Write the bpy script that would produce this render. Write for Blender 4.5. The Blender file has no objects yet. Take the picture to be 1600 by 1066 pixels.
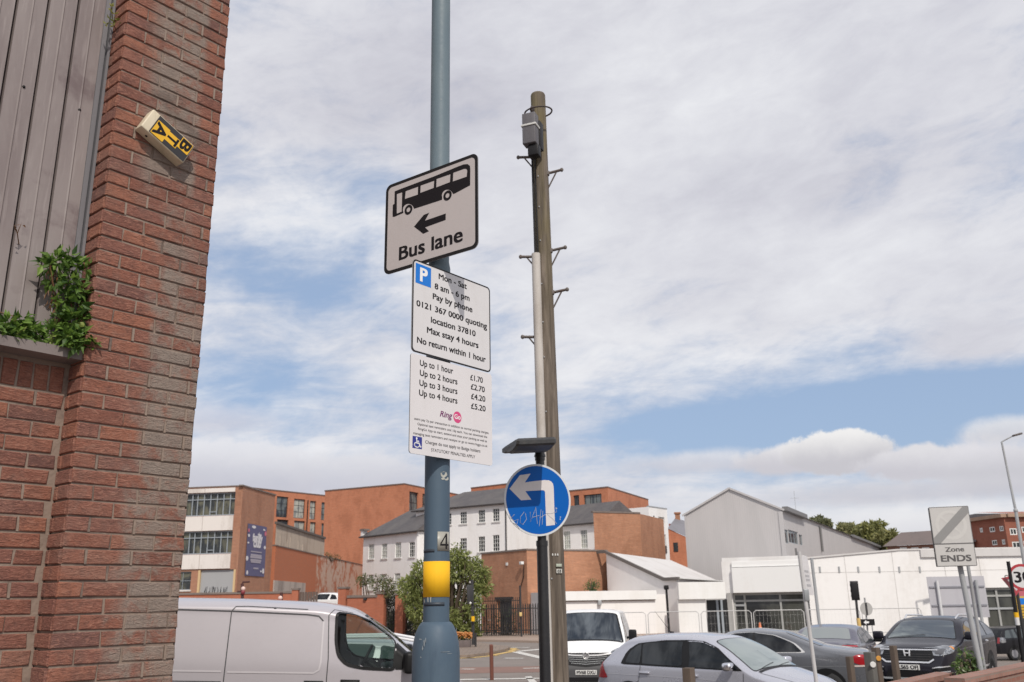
import bpy, bmesh, math, random
from math import radians as R, sin, cos, pi, sqrt, atan2, hypot
from mathutils import Vector, Matrix
from mathutils.bvhtree import BVHTree
random.seed(7)
SC = bpy.context.scene
COL = SC.collection

# ------------------------------------------------------------------ camera
CAM = Vector((0, 0, 2.12)); FPX = 1400.0; PITCH = R(16.3); ROLL = R(-0.93)
_f = Vector((0, cos(PITCH), sin(PITCH))); _r0 = Vector((1, 0, 0)); _u0 = _r0.cross(_f)
_rt = cos(ROLL)*_r0 + sin(ROLL)*_u0; _up = -sin(ROLL)*_r0 + cos(ROLL)*_u0
cd = bpy.data.cameras.new('camera'); cam = bpy.data.objects.new('camera', cd); COL.objects.link(cam)
cd.sensor_width = 36.0; cd.lens = FPX/1600*36.0; cd.clip_start = 0.05; cd.clip_end = 3000
m = Matrix.Identity(4)
for i in range(3):
    m[i][0] = _rt[i]; m[i][1] = _up[i]; m[i][2] = -_f[i]; m[i][3] = CAM[i]
cam.matrix_world = m
SC.camera = cam
cd.dof.use_dof = True; cd.dof.focus_distance = 4.3; cd.dof.aperture_fstop = 7.0

# ------------------------------------------------------------------ view, sun
SC.view_settings.view_transform = 'Standard'; SC.view_settings.look = 'None'
SC.view_settings.exposure = 0.0; SC.view_settings.gamma = 1.0
SUN_EL = R(45); SUN_AZ = R(163)          # azimuth from +Y towards +X
SUN_DIR = Vector((sin(SUN_AZ)*cos(SUN_EL), cos(SUN_AZ)*cos(SUN_EL), sin(SUN_EL)))
ld = bpy.data.lights.new('sun', 'SUN'); ld.energy = 3.0; ld.angle = R(0.5); ld.color = (1, 0.94, 0.85)
sun = bpy.data.objects.new('sun', ld); COL.objects.link(sun)
sun.rotation_euler = (-SUN_DIR).to_track_quat('-Z', 'Y').to_euler()

# ------------------------------------------------------------------ picture helpers: pixel of the photo (1600 wide) -> ray -> point
def ray(px, py):
    return (px-800)/FPX*_rt - (py-533)/FPX*_up + _f
def at(px, py, Y):
    d = ray(px, py); return CAM + d*(Y/d.y)
def atz(px, py, z):
    d = ray(px, py); return CAM + d*((z-CAM.z)/d.z)
def azel(px, py):
    d = ray(px, py).normalized(); return atan2(d.x, d.y), math.asin(d.z)

# ------------------------------------------------------------------ node expression helper
class NT:
    def __init__(s, tree): s.t = tree; s.n = tree.nodes; s.l = tree.links
    def new(s, typ, **kw):
        n = s.n.new(typ)
        for k, v in kw.items(): setattr(n, k, v)
        return n
    def put(s, sock, v):
        if isinstance(v, bpy.types.NodeSocket): s.l.new(v, sock)
        elif v is not None: sock.default_value = v
    def m(s, op, a, b=None, c=None, clamp=False):
        n = s.n.new('ShaderNodeMath'); n.operation = op; n.use_clamp = clamp
        for i, v in enumerate((a, b, c)):
            if v is not None: s.put(n.inputs[i], v)
        return n.outputs[0]
    def vm(s, op, a, b=None):
        n = s.n.new('ShaderNodeVectorMath'); n.operation = op
        s.put(n.inputs[0], a)
        if b is not None: s.put(n.inputs[1], b)
        return n.outputs[0]
    def add(s, a, b): return s.m('ADD', a, b)
    def mul(s, a, b): return s.m('MULTIPLY', a, b)
    def sub(s, a, b): return s.m('SUBTRACT', a, b)
    def mix(s, f, a, b, typ='MIX'):
        n = s.n.new('ShaderNodeMix'); n.data_type = 'RGBA'; n.blend_type = typ
        s.put(n.inputs[0], f)
        for sock, v in ((n.inputs[6], a), (n.inputs[7], b)):
            if isinstance(v, (tuple, list)): v = tuple(v)+(1,) if len(v) == 3 else v
            s.put(sock, v)
        return n.outputs[2]
    def smooth(s, x, lo, hi, a=0.0, b=1.0):
        n = s.n.new('ShaderNodeMapRange'); n.interpolation_type = 'SMOOTHSTEP'
        s.put(n.inputs[0], x); s.put(n.inputs[1], lo); s.put(n.inputs[2], hi); s.put(n.inputs[3], a); s.put(n.inputs[4], b)
        return n.outputs[0]
    def noise(s, vec, scale, detail=4, rough=0.55, dist=0.0, dim='3D'):
        n = s.n.new('ShaderNodeTexNoise'); n.noise_dimensions = dim
        s.put(n.inputs['Vector'], vec); s.put(n.inputs['Scale'], scale); s.put(n.inputs['Detail'], detail)
        s.put(n.inputs['Roughness'], rough); s.put(n.inputs['Distortion'], dist)
        return n.outputs[0]
    def mapping(s, vec, scale=(1, 1, 1), rot=(0, 0, 0), loc=(0, 0, 0)):
        n = s.n.new('ShaderNodeMapping'); s.put(n.inputs[0], vec)
        n.inputs['Scale'].default_value = scale; n.inputs['Rotation'].default_value = rot; n.inputs['Location'].default_value = loc
        return n.outputs[0]
    def ramp(s, f, stops):
        n = s.n.new('ShaderNodeValToRGB'); e = n.color_ramp.elements
        while len(e) < len(stops): e.new(0.5)
        for k, (p, c) in enumerate(stops):
            e[k].position = p; e[k].color = tuple(c)+(1,) if len(c) == 3 else c
        s.put(n.inputs[0], f); return n.outputs[0]
    def bump(s, h, strength=0.3, dist=0.01):
        n = s.n.new('ShaderNodeBump'); n.inputs['Strength'].default_value = strength; n.inputs['Distance'].default_value = dist
        s.put(n.inputs['Height'], h); return n.outputs[0]

# ------------------------------------------------------------------ world: Nishita sky behind procedural cloud
W = bpy.data.worlds.new('World'); SC.world = W; W.use_nodes = True
def build_world():
    t = NT(W.node_tree); t.n.clear()
    sky = t.new('ShaderNodeTexSky'); sky.sky_type = 'NISHITA'; sky.sun_disc = False
    sky.sun_elevation = SUN_EL; sky.sun_rotation = SUN_AZ; sky.air_density = 1.0; sky.dust_density = 1.6; sky.ozone_density = 1.3
    tc = t.new('ShaderNodeTexCoord'); d = tc.outputs['Generated']
    sep = t.new('ShaderNodeSeparateXYZ'); t.l.new(d, sep.inputs[0]); x, y, z = sep.outputs
    az = t.m('ARCTAN2', x, y); el = t.m('ARCSINE', z)
    inv = t.m('DIVIDE', 1.0, t.m('MAXIMUM', t.add(z, 0.10), 0.04))
    comb = t.new('ShaderNodeCombineXYZ'); t.put(comb.inputs[0], t.mul(x, inv)); t.put(comb.inputs[1], t.mul(y, inv)); comb.inputs[2].default_value = 0.3
    P = comb.outputs[0]                      # a flat cloud deck seen in perspective
    def blob(px, py, sx, sy, rot=0.0, jx=None):
        a0, e0 = azel(px, py); k = 1/FPX
        da = t.mul(t.sub(az, a0), 1/(sx*k)); de = t.mul(t.sub(el, e0), 1/(sy*k))
        return t.add(t.mul(da, da), t.mul(de, de))          # squared distance, 1 on the rim
    def soft(px, py, sx, sy, amt):
        return t.mul(t.m('EXPONENT', t.mul(blob(px, py, sx, sy), -1.0)), amt)
    # high streaky cloud
    n1 = t.noise(t.mapping(P, (1.0, 1.5, 1), (0, 0, R(28))), 1.0, 7, 0.6, 0.35)
    n2 = t.noise(t.mapping(P, (2.0, 3.6, 1), (0, 0, R(34))), 1.7, 8, 0.66, 0.5)
    n3 = t.noise(d, 5.0, 6, 0.6, 0.25)
    cb = t.new('ShaderNodeCombineXYZ'); t.put(cb.inputs[0], t.add(az, t.mul(el, 0.35))); t.put(cb.inputs[1], t.mul(t.sub(el, t.mul(az, 0.18)), 2.4)); cb.inputs[2].default_value = 1.7
    n4 = t.noise(cb.outputs[0], 9.0, 8, 0.62, 0.4); n5 = t.noise(cb.outputs[0], 24.0, 6, 0.62, 0.5)
    cov = t.add(t.add(t.mul(t.sub(n1, 0.5), 0.8), t.mul(t.sub(n2, 0.5), 0.5)), t.add(t.add(t.mul(t.sub(n3, 0.5), 0.6), t.mul(t.sub(n4, 0.5), 0.95)), t.add(t.mul(t.sub(n5, 0.5), 0.36), 0.73)))
    for b in ((1350, 625, 300, 60, -0.60), (1530, 600, 170, 60, -0.35), (1060, 665, 170, 26, -0.40), (590, 310, 120, 60, -0.30),
              (380, 400, 120, 60, -0.30), (500, 450, 130, 30, -0.18), (420, 590, 130, 36, -0.40), (360, 640, 90, 22, -0.25), (700, 640, 300, 40, -0.10),
              (1500, 420, 90, 90, 0.2), (1530, 545, 90, 40, 0.55), (1100, 120, 420, 190, 0.40), (1300, 420, 260, 90, 0.22), (520, 110, 260, 100, 0.12),
              (460, 345, 120, 40, 0.2), (1360, 580, 100, 22, 0.25), (1320, 690, 330, 60, -0.55), (1180, 20, 600, 160, 0.25), (480, 480, 160, 60, -0.16), (430, 630, 160, 60, -0.2)):
        cov = t.add(cov, soft(*b))
    cov = t.smooth(cov, 0.10, 0.92)
    shade = t.noise(t.mapping(P, (1, 1, 1), (0, 0, 0.4), (5, 3, 0)), 0.55, 5, 0.55, 0.3)
    shade2 = t.noise(d, 3.2, 5, 0.55, 0.2)
    sh = t.add(t.add(t.mul(shade, 0.42), t.mul(shade2, 0.45)), t.add(t.mul(t.sub(n4, 0.5), 0.42), t.add(t.mul(t.sub(n5, 0.5), 0.15), 0.12)))
    for b in ((640, 150, 330, 130, -0.15), (1250, 300, 230, 60, -0.13), (1000, 200, 200, 200, 0.05), (1090, 190, 160, 60, 0.12), (480, 350, 150, 60, 0.22),
              (1490, 540, 110, 45, -0.16), (1150, 560, 300, 60, 0.12), (1380, 360, 200, 60, 0.10), (820, 600, 260, 90, 0.06)):
        sh = t.add(sh, soft(*b))
    hi_col = t.ramp(sh, [(0.26, (0.55, 0.54, 0.60)), (0.46, (0.68, 0.675, 0.725)), (0.72, (0.86, 0.86, 0.885))])
    lp = t.new('ShaderNodeVectorMath', operation='SCALE'); t.l.new(sky.outputs[0], lp.inputs[0]); lp.inputs['Scale'].default_value = 0.10
    blue = t.mix(0.65, lp.outputs[0], (0.40, 0.53, 0.76))
    c = t.mix(t.mul(cov, 0.93), blue, hi_col)
    # low cumulus banks: warped rims
    wob = t.add(t.mul(t.sub(t.noise(d, 11.0, 7, 0.62, 0.1), 0.5), 0.95), t.mul(t.sub(t.noise(d, 32.0, 6, 0.65), 0.5), 0.95))
    def bank(px, py, sx, sy, soft_=0.25, top=(0.80, 0.79, 0.80), bot=(0.50, 0.49, 0.545), amt=1.0):
        nonlocal c
        q = t.m('SQRT', blob(px, py, sx, sy))
        mask = t.smooth(t.add(t.mul(wob, 0.8), t.add(q, 0.12)), 1.0-soft_, 1.0+soft_, amt, 0.0)
        e_top = azel(px, py-sy)[1]; e_bot = azel(px, py+sy*0.55)[1]
        lit = t.smooth(t.add(el, t.mul(wob, -0.016)), e_bot, e_top)
        col = t.mix(lit, bot, top)
        c = t.mix(mask, c, col)
    bank(800, 870, 1200, 70, 0.7, (0.76, 0.765, 0.80), (0.74, 0.74, 0.78), 0.75)
    bank(380, 735, 130, 52, 0.16, (0.80, 0.80, 0.84), (0.56, 0.56, 0.63), 0.9)
    bank(565, 745, 120, 46, 0.2, (0.76, 0.76, 0.80), (0.58, 0.58, 0.65), 0.85)
    bank(330, 655, 90, 22, 0.6, (0.70, 0.70, 0.77), (0.6, 0.6, 0.68), 0.6)
    bank(1090, 722, 130, 18, 0.5, (0.76, 0.76, 0.80), (0.62, 0.62, 0.68), 0.8)
    bank(1225, 718, 75, 24, 0.2, (0.80, 0.79, 0.81), (0.60, 0.59, 0.64)); bank(1312, 706, 88, 36, 0.09, (0.88, 0.87, 0.865), (0.58, 0.57, 0.61)); bank(1440, 724, 100, 28, 0.16, (0.74, 0.73, 0.76), (0.60, 0.59, 0.64))
    bank(1560, 725, 90, 42, 0.35, (0.76, 0.75, 0.79), (0.58, 0.575, 0.62))
    bank(1420, 768, 190, 18, 0.5, (0.64, 0.635, 0.68), (0.58, 0.575, 0.63), 0.75)
    bank(1575, 672, 60, 20, 0.4, (0.83, 0.82, 0.83), (0.68, 0.67, 0.70), 0.8)
    bank(1460, 825, 130, 36, 0.4, (0.84, 0.84, 0.86), (0.72, 0.72, 0.76), 0.9)
    # ground side of the dome stays neutral
    c = t.mix(t.smooth(z, -0.05, 0.0), (0.22, 0.21, 0.20), c)
    bg = t.new('ShaderNodeBackground'); t.put(bg.inputs[0], c); bg.inputs[1].default_value = 1.0
    out = t.new('ShaderNodeOutputWorld'); t.l.new(bg.outputs[0], out.inputs[0])
build_world()

# ------------------------------------------------------------------ materials
MATS = {}
def mat(name, base, rough=0.6, metal=0.0, spec=0.5, fn=None, coat=0.0):
    if name in MATS: return MATS[name]
    mm = bpy.data.materials.new(name); mm.use_nodes = True; t = NT(mm.node_tree)
    b = t.n['Principled BSDF']; b.inputs['Base Color'].default_value = tuple(base)+(1,)
    b.inputs['Roughness'].default_value = rough; b.inputs['Metallic'].default_value = metal
    b.inputs['Specular IOR Level'].default_value = spec
    if coat: b.inputs['Coat Weight'].default_value = coat; b.inputs['Coat Roughness'].default_value = 0.04
    if fn: fn(t, b)
    MATS[name] = mm; return mm
def obco(t): return t.new('ShaderNodeTexCoord').outputs['Object']
def uvco(t): return t.new('ShaderNodeTexCoord').outputs['UV']
def island(t): return t.new('ShaderNodeNewGeometry').outputs['Random Per Island']
def weather(base, dirt, scale=2.0, amt=0.6, lo=0.45, hi=0.7, streak=True, rough=0.7, bump=0.1):
    def fn(t, b):
        v = obco(t)
        n = t.noise(t.mapping(v, (1, 1, 0.25 if streak else 1)), scale, 6, 0.62, 0.3)
        n2 = t.noise(v, scale*9, 4, 0.6)
        f = t.mul(t.smooth(t.add(n, t.mul(t.sub(n2, 0.5), 0.25)), lo, hi), amt)
        t.put(b.inputs['Base Color'], t.mix(f, base, dirt))
        t.put(b.inputs['Roughness'], t.add(t.mul(n2, 0.25), rough-0.12))
        if bump: t.put(b.inputs['Normal'], t.bump(n2, bump, 0.01))
    return fn
def wmat(name, base, dirt, **k): return mat(name, base, fn=weather(base, dirt, **k))
def far_brick(name, c1, c2, mortar, blotch=0.35, bw=0.225, bh=0.075):
    def fn(t, b):
        v = uvco(t)
        br = t.new('ShaderNodeTexBrick'); t.put(br.inputs['Vector'], v)
        br.inputs['Color1'].default_value = tuple(c1)+(1,); br.inputs['Color2'].default_value = tuple(c2)+(1,); br.inputs['Mortar'].default_value = tuple(mortar)+(1,)
        br.inputs['Scale'].default_value = 1.0; br.inputs['Mortar Size'].default_value = 0.012; br.inputs['Brick Width'].default_value = bw; br.inputs['Row Height'].default_value = bh
        n = t.noise(t.mapping(v, (1, 0.45, 1)), 0.5, 7, 0.7, 0.4); n2 = t.noise(t.mapping(v, (0.5, 2.2, 1)), 2.2, 6, 0.7)
        col = t.mix(t.mul(t.smooth(n, 0.42, 0.68), blotch), br.outputs[0], tuple(0.58*k for k in c2))
        col = t.mix(t.mul(t.smooth(n2, 0.50, 0.70), blotch*0.7), col, tuple(min(1, 1.25*k+0.03) for k in c1)); col = t.mix(t.mul(t.smooth(n2, 0.46, 0.30), blotch*0.8), col, tuple(0.6*k for k in c1))
        t.put(b.inputs['Base Color'], col); t.put(b.inputs['Normal'], t.bump(br.outputs['Fac'], -0.3, 0.01))
    return mat(name, c1, 0.85, fn=fn)

# ------------------------------------------------------------------ mesh builder
class MB:
    def __init__(s): s.v = []; s.f = []; s.sm = []; s.mi = []; s.uv = {}
    def vert(s, p): s.v.append(Vector(p)); return len(s.v)-1
    def face(s, ids, smooth=False, mi=0): s.f.append(tuple(ids)); s.sm.append(smooth); s.mi.append(mi)
    def poly(s, pts, smooth=False, mi=0): s.face([s.vert(p) for p in pts], smooth, mi)
    def box(s, c, size, rot=None, mi=0, u=None, n=None):
        c = Vector(c); hx, hy, hz = (k/2 for k in size)
        M = rot if rot is not None else Matrix.Identity(3)
        P = [s.vert(c + M @ Vector((sx*hx, sy*hy, sz*hz))) for sz in (-1, 1) for sy in (-1, 1) for sx in (-1, 1)]
        for q in ((0, 2, 3, 1), (4, 5, 7, 6), (0, 1, 5, 4), (2, 6, 7, 3), (0, 4, 6, 2), (1, 3, 7, 5)): s.face([P[k] for k in q], False, mi)
    def bbox(s, c, size, rot=None, b=0.01, mi=0):        # box with chamfered edges
        bm = bmesh.new(); bmesh.ops.create_cube(bm, size=1)
        for v in bm.verts: v.co = Vector((v.co.x*size[0], v.co.y*size[1], v.co.z*size[2]))
        bmesh.ops.bevel(bm, geom=list(bm.edges), offset=b, segments=2, affect='EDGES', profile=0.6)
        M = rot if rot is not None else Matrix.Identity(3); o = len(s.v)
        for v in bm.verts: s.vert(Vector(c) + M @ v.co)
        bm.verts.index_update()
        for f in bm.faces: s.face([o+v.index for v in f.verts], True, mi)
        bm.free()
    def tube(s, pts, r, n=12, caps=True, mi=0):
        pts = [Vector(p) for p in pts]; rr = r if isinstance(r, (list, tuple)) else [r]*len(pts); rings = []
        ref = None
        for i, p in enumerate(pts):
            d = (pts[min(i+1, len(pts)-1)] - pts[max(i-1, 0)]).normalized()
            if ref is None: ref = Vector((1, 0, 0)) if abs(d.x) < 0.8 else Vector((0, 1, 0))
            a = (ref - d*ref.dot(d)).normalized(); b = d.cross(a); ref = a
            rings.append([s.vert(p + (a*cos(2*pi*k/n)+b*sin(2*pi*k/n))*rr[i]) for k in range(n)])
        for A, B in zip(rings, rings[1:]):
            for k in range(n): s.face((A[k], A[(k+1) % n], B[(k+1) % n], B[k]), True, mi)
        if caps: s.poly([s.v[i] for i in rings[0][::-1]], False, mi); s.poly([s.v[i] for i in rings[-1]], False, mi)      # own vertices keep the sides' shading straight
    def lathe(s, prof, c=(0, 0, 0), n=32, M=None, mi=0):   # prof: (r, z) about the z axis
        c = Vector(c); M = M or Matrix.Identity(3); rings = []
        for r, z in prof: rings.append([s.vert(c + M @ Vector((r*cos(2*pi*k/n), r*sin(2*pi*k/n), z))) for k in range(n)])
        for A, B in zip(rings, rings[1:]):
            for k in range(n): s.face((A[k], A[(k+1) % n], B[(k+1) % n], B[k]), True, mi)
        if prof[0][0] > 1e-5: s.poly([s.v[i] for i in rings[0][::-1]], False, mi)
        if prof[-1][0] > 1e-5: s.poly([s.v[i] for i in rings[-1]], False, mi)
    def prism(s, pts, h, mi=0):                            # outline swept by vector h
        h = Vector(h); a = [s.vert(p) for p in pts]; b = [s.vert(Vector(p)+h) for p in pts]; n = len(a)
        s.face(a[::-1], False, mi); s.face(b, False, mi)
        for k in range(n): s.face((a[k], a[(k+1) % n], b[(k+1) % n], b[k]), False, mi)
    def ball(s, c, rx, ry, rz, n=10, mi=0):
        c = Vector(c); rows = []
        for i in range(n+1):
            th = pi*i/n; rows.append([s.vert(c+Vector((rx*sin(th)*cos(2*pi*k/(2*n)), ry*sin(th)*sin(2*pi*k/(2*n)), rz*cos(th)))) for k in range(2*n)])
        for A, B in zip(rows, rows[1:]):
            for k in range(2*n): s.face((A[k], B[k], B[(k+1) % (2*n)], A[(k+1) % (2*n)]), True, mi)
    def add(s, vs, fs, smooth=False, mi=0):
        o = len(s.v)
        for v in vs: s.vert(v)
        for f in fs: s.face([o+k for k in f], smooth, mi)
    def tf(s, M):
        s.v = [M @ v for v in s.v]; return s

ORG = {}
def finish(me, recalc):
    if recalc:
        bm = bmesh.new(); bm.from_mesh(me)
        bmesh.ops.recalc_face_normals(bm, faces=bm.faces); bm.to_mesh(me); bm.free()
def part(name, mb, mats, parent=None, recalc=True, uv=True, label=None):
    """links the builder's geometry as ONE mesh; coordinates are world ones unless the parent chain is a rotated thing"""
    o0 = ORG.get(parent.name, Vector()) if parent else Vector()
    me = bpy.data.meshes.new(name)
    me.from_pydata([v-o0 for v in mb.v], [], mb.f)
    me.polygons.foreach_set('use_smooth', mb.sm); me.polygons.foreach_set('material_index', mb.mi)
    for mm in (mats if isinstance(mats, (list, tuple)) else [mats]): me.materials.append(mm)
    finish(me, recalc)
    if uv:
        L = me.uv_layers.new(name='UVMap').data
        for p in me.polygons:
            n = p.normal
            if abs(n.z) < 0.85:
                h = Vector((-n.y, n.x, 0)); h = h.normalized() if h.length > 1e-6 else Vector((1, 0, 0))
            else: h = None
            for li in p.loop_indices:
                c = me.vertices[me.loops[li].vertex_index].co + o0
                L[li].uv = (c.dot(h), c.z) if h else (c.x, c.y)
    ob = bpy.data.objects.new(name, me); COL.objects.link(ob)
    if parent: ob.parent = parent; ORG[ob.name] = o0.copy()
    if label: ob['label'] = label
    return ob
def thing(name, label, cat, loc=(0, 0, 0), group=None, rot=None):
    o = bpy.data.objects.new(name, None); COL.objects.link(o); o.empty_display_size = 0.3
    o.location = loc; o['label'] = label; o['category'] = cat
    if group: o['group'] = group
    if rot is not None: o.rotation_euler = rot; ORG[o.name] = Vector()
    else: ORG[o.name] = Vector(loc)
    return o
def tag(o, label, cat, group=None):
    o['label'] = label; o['category'] = cat
    if group: o['group'] = group
    return o
def solo(name, mb, mats, label, cat, group=None): return tag(part(name, mb, mats), label, cat, group)
def struct(name, mb, mats, kind='structure'):
    o = part(name, mb, mats); o['kind'] = kind; return o

# ------------------------------------------------------------------ vertical planes (facades, sign plates)
class Plane:
    def __init__(s, A, B):                       # A, B: plan points left -> right as the camera sees them
        s.A = Vector((A[0], A[1], 0)); d = Vector((B[0]-A[0], B[1]-A[1], 0)); s.len = d.length; s.u = d.normalized()
        s.n = Vector((s.u.y, -s.u.x, 0))          # towards the camera
    def hit(s, px, py, off=0.0):
        d = ray(px, py); t = ((s.A + s.n*off - CAM).dot(s.n))/d.dot(s.n); P = CAM + d*t
        return (P-s.A).dot(s.u), P.z
    def p(s, u, z, off=0.0): return s.A + s.u*u + s.n*off + Vector((0, 0, z))
    def M(s): return Matrix((s.u, Vector((0, 0, 1)), s.n)).transposed()     # local x=u, y=up, z=out
    def rect(s, x0, y0, x1, y1):
        a = s.hit(x0, y0); b = s.hit(x1, y0); c = s.hit(x1, y1); d = s.hit(x0, y1)
        return (a[0]+d[0])/2, (d[1]+c[1])/2, (b[0]+c[0])/2, (a[1]+b[1])/2     # u0 z0 u1 z1
    def box(s, mb, u0, z0, u1, z1, o0, o1, mi=0):
        c = s.p((u0+u1)/2, (z0+z1)/2, (o0+o1)/2); mb.box(c, (abs(u1-u0), abs(z1-z0), abs(o1-o0)), s.M(), mi)
    def wall(s, mb, u0, u1, z0, z1, holes=(), depth=0.18, mi=0):
        us = sorted({u0, u1, *[min(max(k, u0), u1) for h in holes for k in (h[0], h[2])]}); zs = sorted({z0, z1, *[min(max(k, z0), z1) for h in holes for k in (h[1], h[3])]})
        for a, b in zip(us, us[1:]):
            for c, d in zip(zs, zs[1:]):
                mu, mz = (a+b)/2, (c+d)/2
                if any(h[0] < mu < h[2] and h[1] < mz < h[3] for h in holes): continue
                mb.poly([s.p(a, c), s.p(b, c), s.p(b, d), s.p(a, d)], mi=mi)
        for h in holes:
            a, c, b, d = h
            q = [(a, c), (b, c), (b, d), (a, d)]
            for k in range(4):
                p, r = q[k], q[(k+1) % 4]; mb.poly([s.p(*p), s.p(*r), s.p(*r, -depth), s.p(*p, -depth)], mi=mi)
def plane_yaw(c, yaw, half=1.0):
    u = Vector((cos(yaw), sin(yaw), 0)); return Plane(Vector(c)-u*half, Vector(c)+u*half)

# ------------------------------------------------------------------ flat shapes and lettering
def curve_mesh(splines, extrude):
    cu = bpy.data.curves.new('shape', 'CURVE'); cu.dimensions = '2D'; cu.fill_mode = 'BOTH'; cu.extrude = extrude
    for pts in splines:
        sp = cu.splines.new('POLY'); sp.points.add(len(pts)-1); sp.use_cyclic_u = True
        for k, p in enumerate(pts): sp.points[k].co = (p[0], p[1], 0, 1)
    ob = bpy.data.objects.new('shape', cu); me = ob.to_mesh()
    vs = [v.co.copy() for v in me.vertices]; fs = [tuple(p.vertices) for p in me.polygons]
    ob.to_mesh_clear(); bpy.data.objects.remove(ob); bpy.data.curves.remove(cu); return vs, fs
def text_mesh(s, bold=0.0, extrude=0.0, shear=0.0, spacing=1.0):
    cu = bpy.data.curves.new('text', 'FONT'); cu.body = s; cu.size = 1.0; cu.offset = bold; cu.extrude = extrude; cu.shear = shear; cu.space_character = spacing; cu.resolution_u = 4
    ob = bpy.data.objects.new('text', cu); me = ob.to_mesh()
    vs = [v.co.copy() for v in me.vertices]; fs = [tuple(p.vertices) for p in me.polygons]
    ob.to_mesh_clear(); bpy.data.objects.remove(ob); bpy.data.curves.remove(cu); return vs, fs
def put_shape(mb, pl, splines, off, thick=0.0008, mi=0):
    vs, fs = curve_mesh(splines, thick/2); mb.add([pl.p(v.x, v.y, off+v.z) for v in vs], fs, mi=mi)
XH = 1.10
def put_text(mb, pl, s, u0, z0, width, cap, off, bold=0.02, shear=0.0, mi=0, thick=0.0008, mono=None):
    vs, fs = text_mesh(s, 0.0, 0.0, shear)
    x0 = min(v.x for v in vs)-bold; x1 = max(v.x for v in vs)+bold; k = width/(x1-x0); ky = cap/0.682
    def yy(y): return y*XH if y < 0.452 else 0.452*XH+(y-0.452)*(0.682-0.452*XH)/0.23      # taller lower case, like road sign lettering
    for n, (dx, dy) in enumerate(((0, 0), (1, 1), (-1, 1), (1, -1), (-1, -1)) if bold > 0.006 else ((0, 0),)):
        mb.add([pl.p(u0+(v.x-x0+dx*bold)*k, z0+(yy(v.y)+dy*bold*0.7)*ky, off+n*0.00006) for v in vs], fs, mi=mi)
def text_px(mb, pl, s, p0, p1, cap, off, **kw):
    a = pl.hit(*p0); b = pl.hit(*p1); put_text(mb, pl, s, a[0], (a[1]+b[1])/2, b[0]-a[0], cap, off, **kw)
def rrect(u0, z0, u1, z1, r, n=6):
    pts = []
    for cx, cz, a0 in ((u1-r, z1-r, 0), (u0+r, z1-r, 90), (u0+r, z0+r, 180), (u1-r, z0+r, 270)):
        pts += [(cx+r*cos(R(a0+90*k/n)), cz+r*sin(R(a0+90*k/n))) for k in range(n+1)]
    return pts
def circ(u, z, r, n=40): return [(u+r*cos(2*pi*k/n), z+r*sin(2*pi*k/n)) for k in range(n)]

# ------------------------------------------------------------------ foliage
def leaf(mb, c, L, w, d, up, mi=0):
    c = Vector(c)
    d = d.normalized(); s = d.cross(up)
    s = s.normalized() if s.length > 1e-4 else Vector((1, 0, 0)); nrm = s.cross(d)
    a = mb.vert(c); b = mb.vert(c+d*L*0.45+s*w+nrm*L*0.10); e = mb.vert(c+d*L*0.45-s*w+nrm*L*0.10); t = mb.vert(c+d*L-nrm*L*0.12)
    mid = mb.vert(c+d*L*0.5)
    mb.face((a, b, mid), False, mi); mb.face((b, t, mid), False, mi); mb.face((a, mid, e), False, mi); mb.face((e, mid, t), False, mi)
def rvec(rng):
    while True:
        v = Vector((rng.uniform(-1, 1), rng.uniform(-1, 1), rng.uniform(-1, 1)))
        if 0.05 < v.length < 1: return v.normalized()
def clump(mb, rng, c, r, n, L, w, droop=0.2, mi=0, shell=0.55):
    c = Vector(c); r = Vector(r) if not isinstance(r, (int, float)) else Vector((r, r, r))
    for _ in range(n):
        d = rvec(rng); k = rng.uniform(shell, 1.0)
        p = c + Vector((d.x*r.x, d.y*r.y, d.z*r.z))*k
        ld_ = (d + rvec(rng)*0.8 + Vector((0, 0, -droop))); leaf(mb, p, L*rng.uniform(0.6, 1.3), w*rng.uniform(0.6, 1.2), ld_, rvec(rng), mi)
def leaf_mat(name, dark, light, rough=0.55, tip=None):
    def fn(t, b):
        stops = [(0.0, dark), (0.6, tuple((a+c)/2 for a, c in zip(dark, light))), (0.93, light)]
        if tip: stops.append((0.97, tip))
        t.put(b.inputs['Base Color'], t.ramp(island(t), stops))
        tr = t.new('ShaderNodeBsdfTranslucent'); t.put(tr.inputs[0], t.ramp(island(t), [(0, dark), (1, light)]))
        mx = t.new('ShaderNodeMixShader'); mx.inputs[0].default_value = 0.4
        t.l.new(b.outputs[0], mx.inputs[1]); t.l.new(tr.outputs[0], mx.inputs[2]); t.l.new(mx.outputs[0], t.n['Material Output'].inputs[0])
    return mat(name, light, rough, fn=fn)
# ------------------------------------------------------------------ shared materials
M_ALU = mat('sign_back_grey', (0.30, 0.31, 0.32), 0.45, 0.4)
M_BLACK = mat('black_film', (0.012, 0.011, 0.012), 0.5, spec=0.3)
M_INK = mat('black_ink', (0.012, 0.010, 0.012), 0.6, spec=0.2)
M_DARKMETAL = wmat('dark_metal', (0.028, 0.028, 0.030), (0.07, 0.06, 0.055), scale=4, rough=0.5)
M_GALV = wmat('galvanised', (0.36, 0.37, 0.38), (0.24, 0.23, 0.23), scale=3, rough=0.5)
M_RUST = wmat('rusty_post', (0.16, 0.055, 0.035), (0.09, 0.045, 0.035), scale=5)
M_WHITEPAINT = wmat('white_paint', (0.80, 0.795, 0.78), (0.66, 0.63, 0.58), scale=0.6, amt=0.35, rough=0.6, bump=0.03)
M_TYRE = mat('tyre_rubber', (0.02, 0.02, 0.021), 0.8)
M_CHROME = mat('chrome', (0.75, 0.75, 0.77), 0.15, 1.0)
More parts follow.
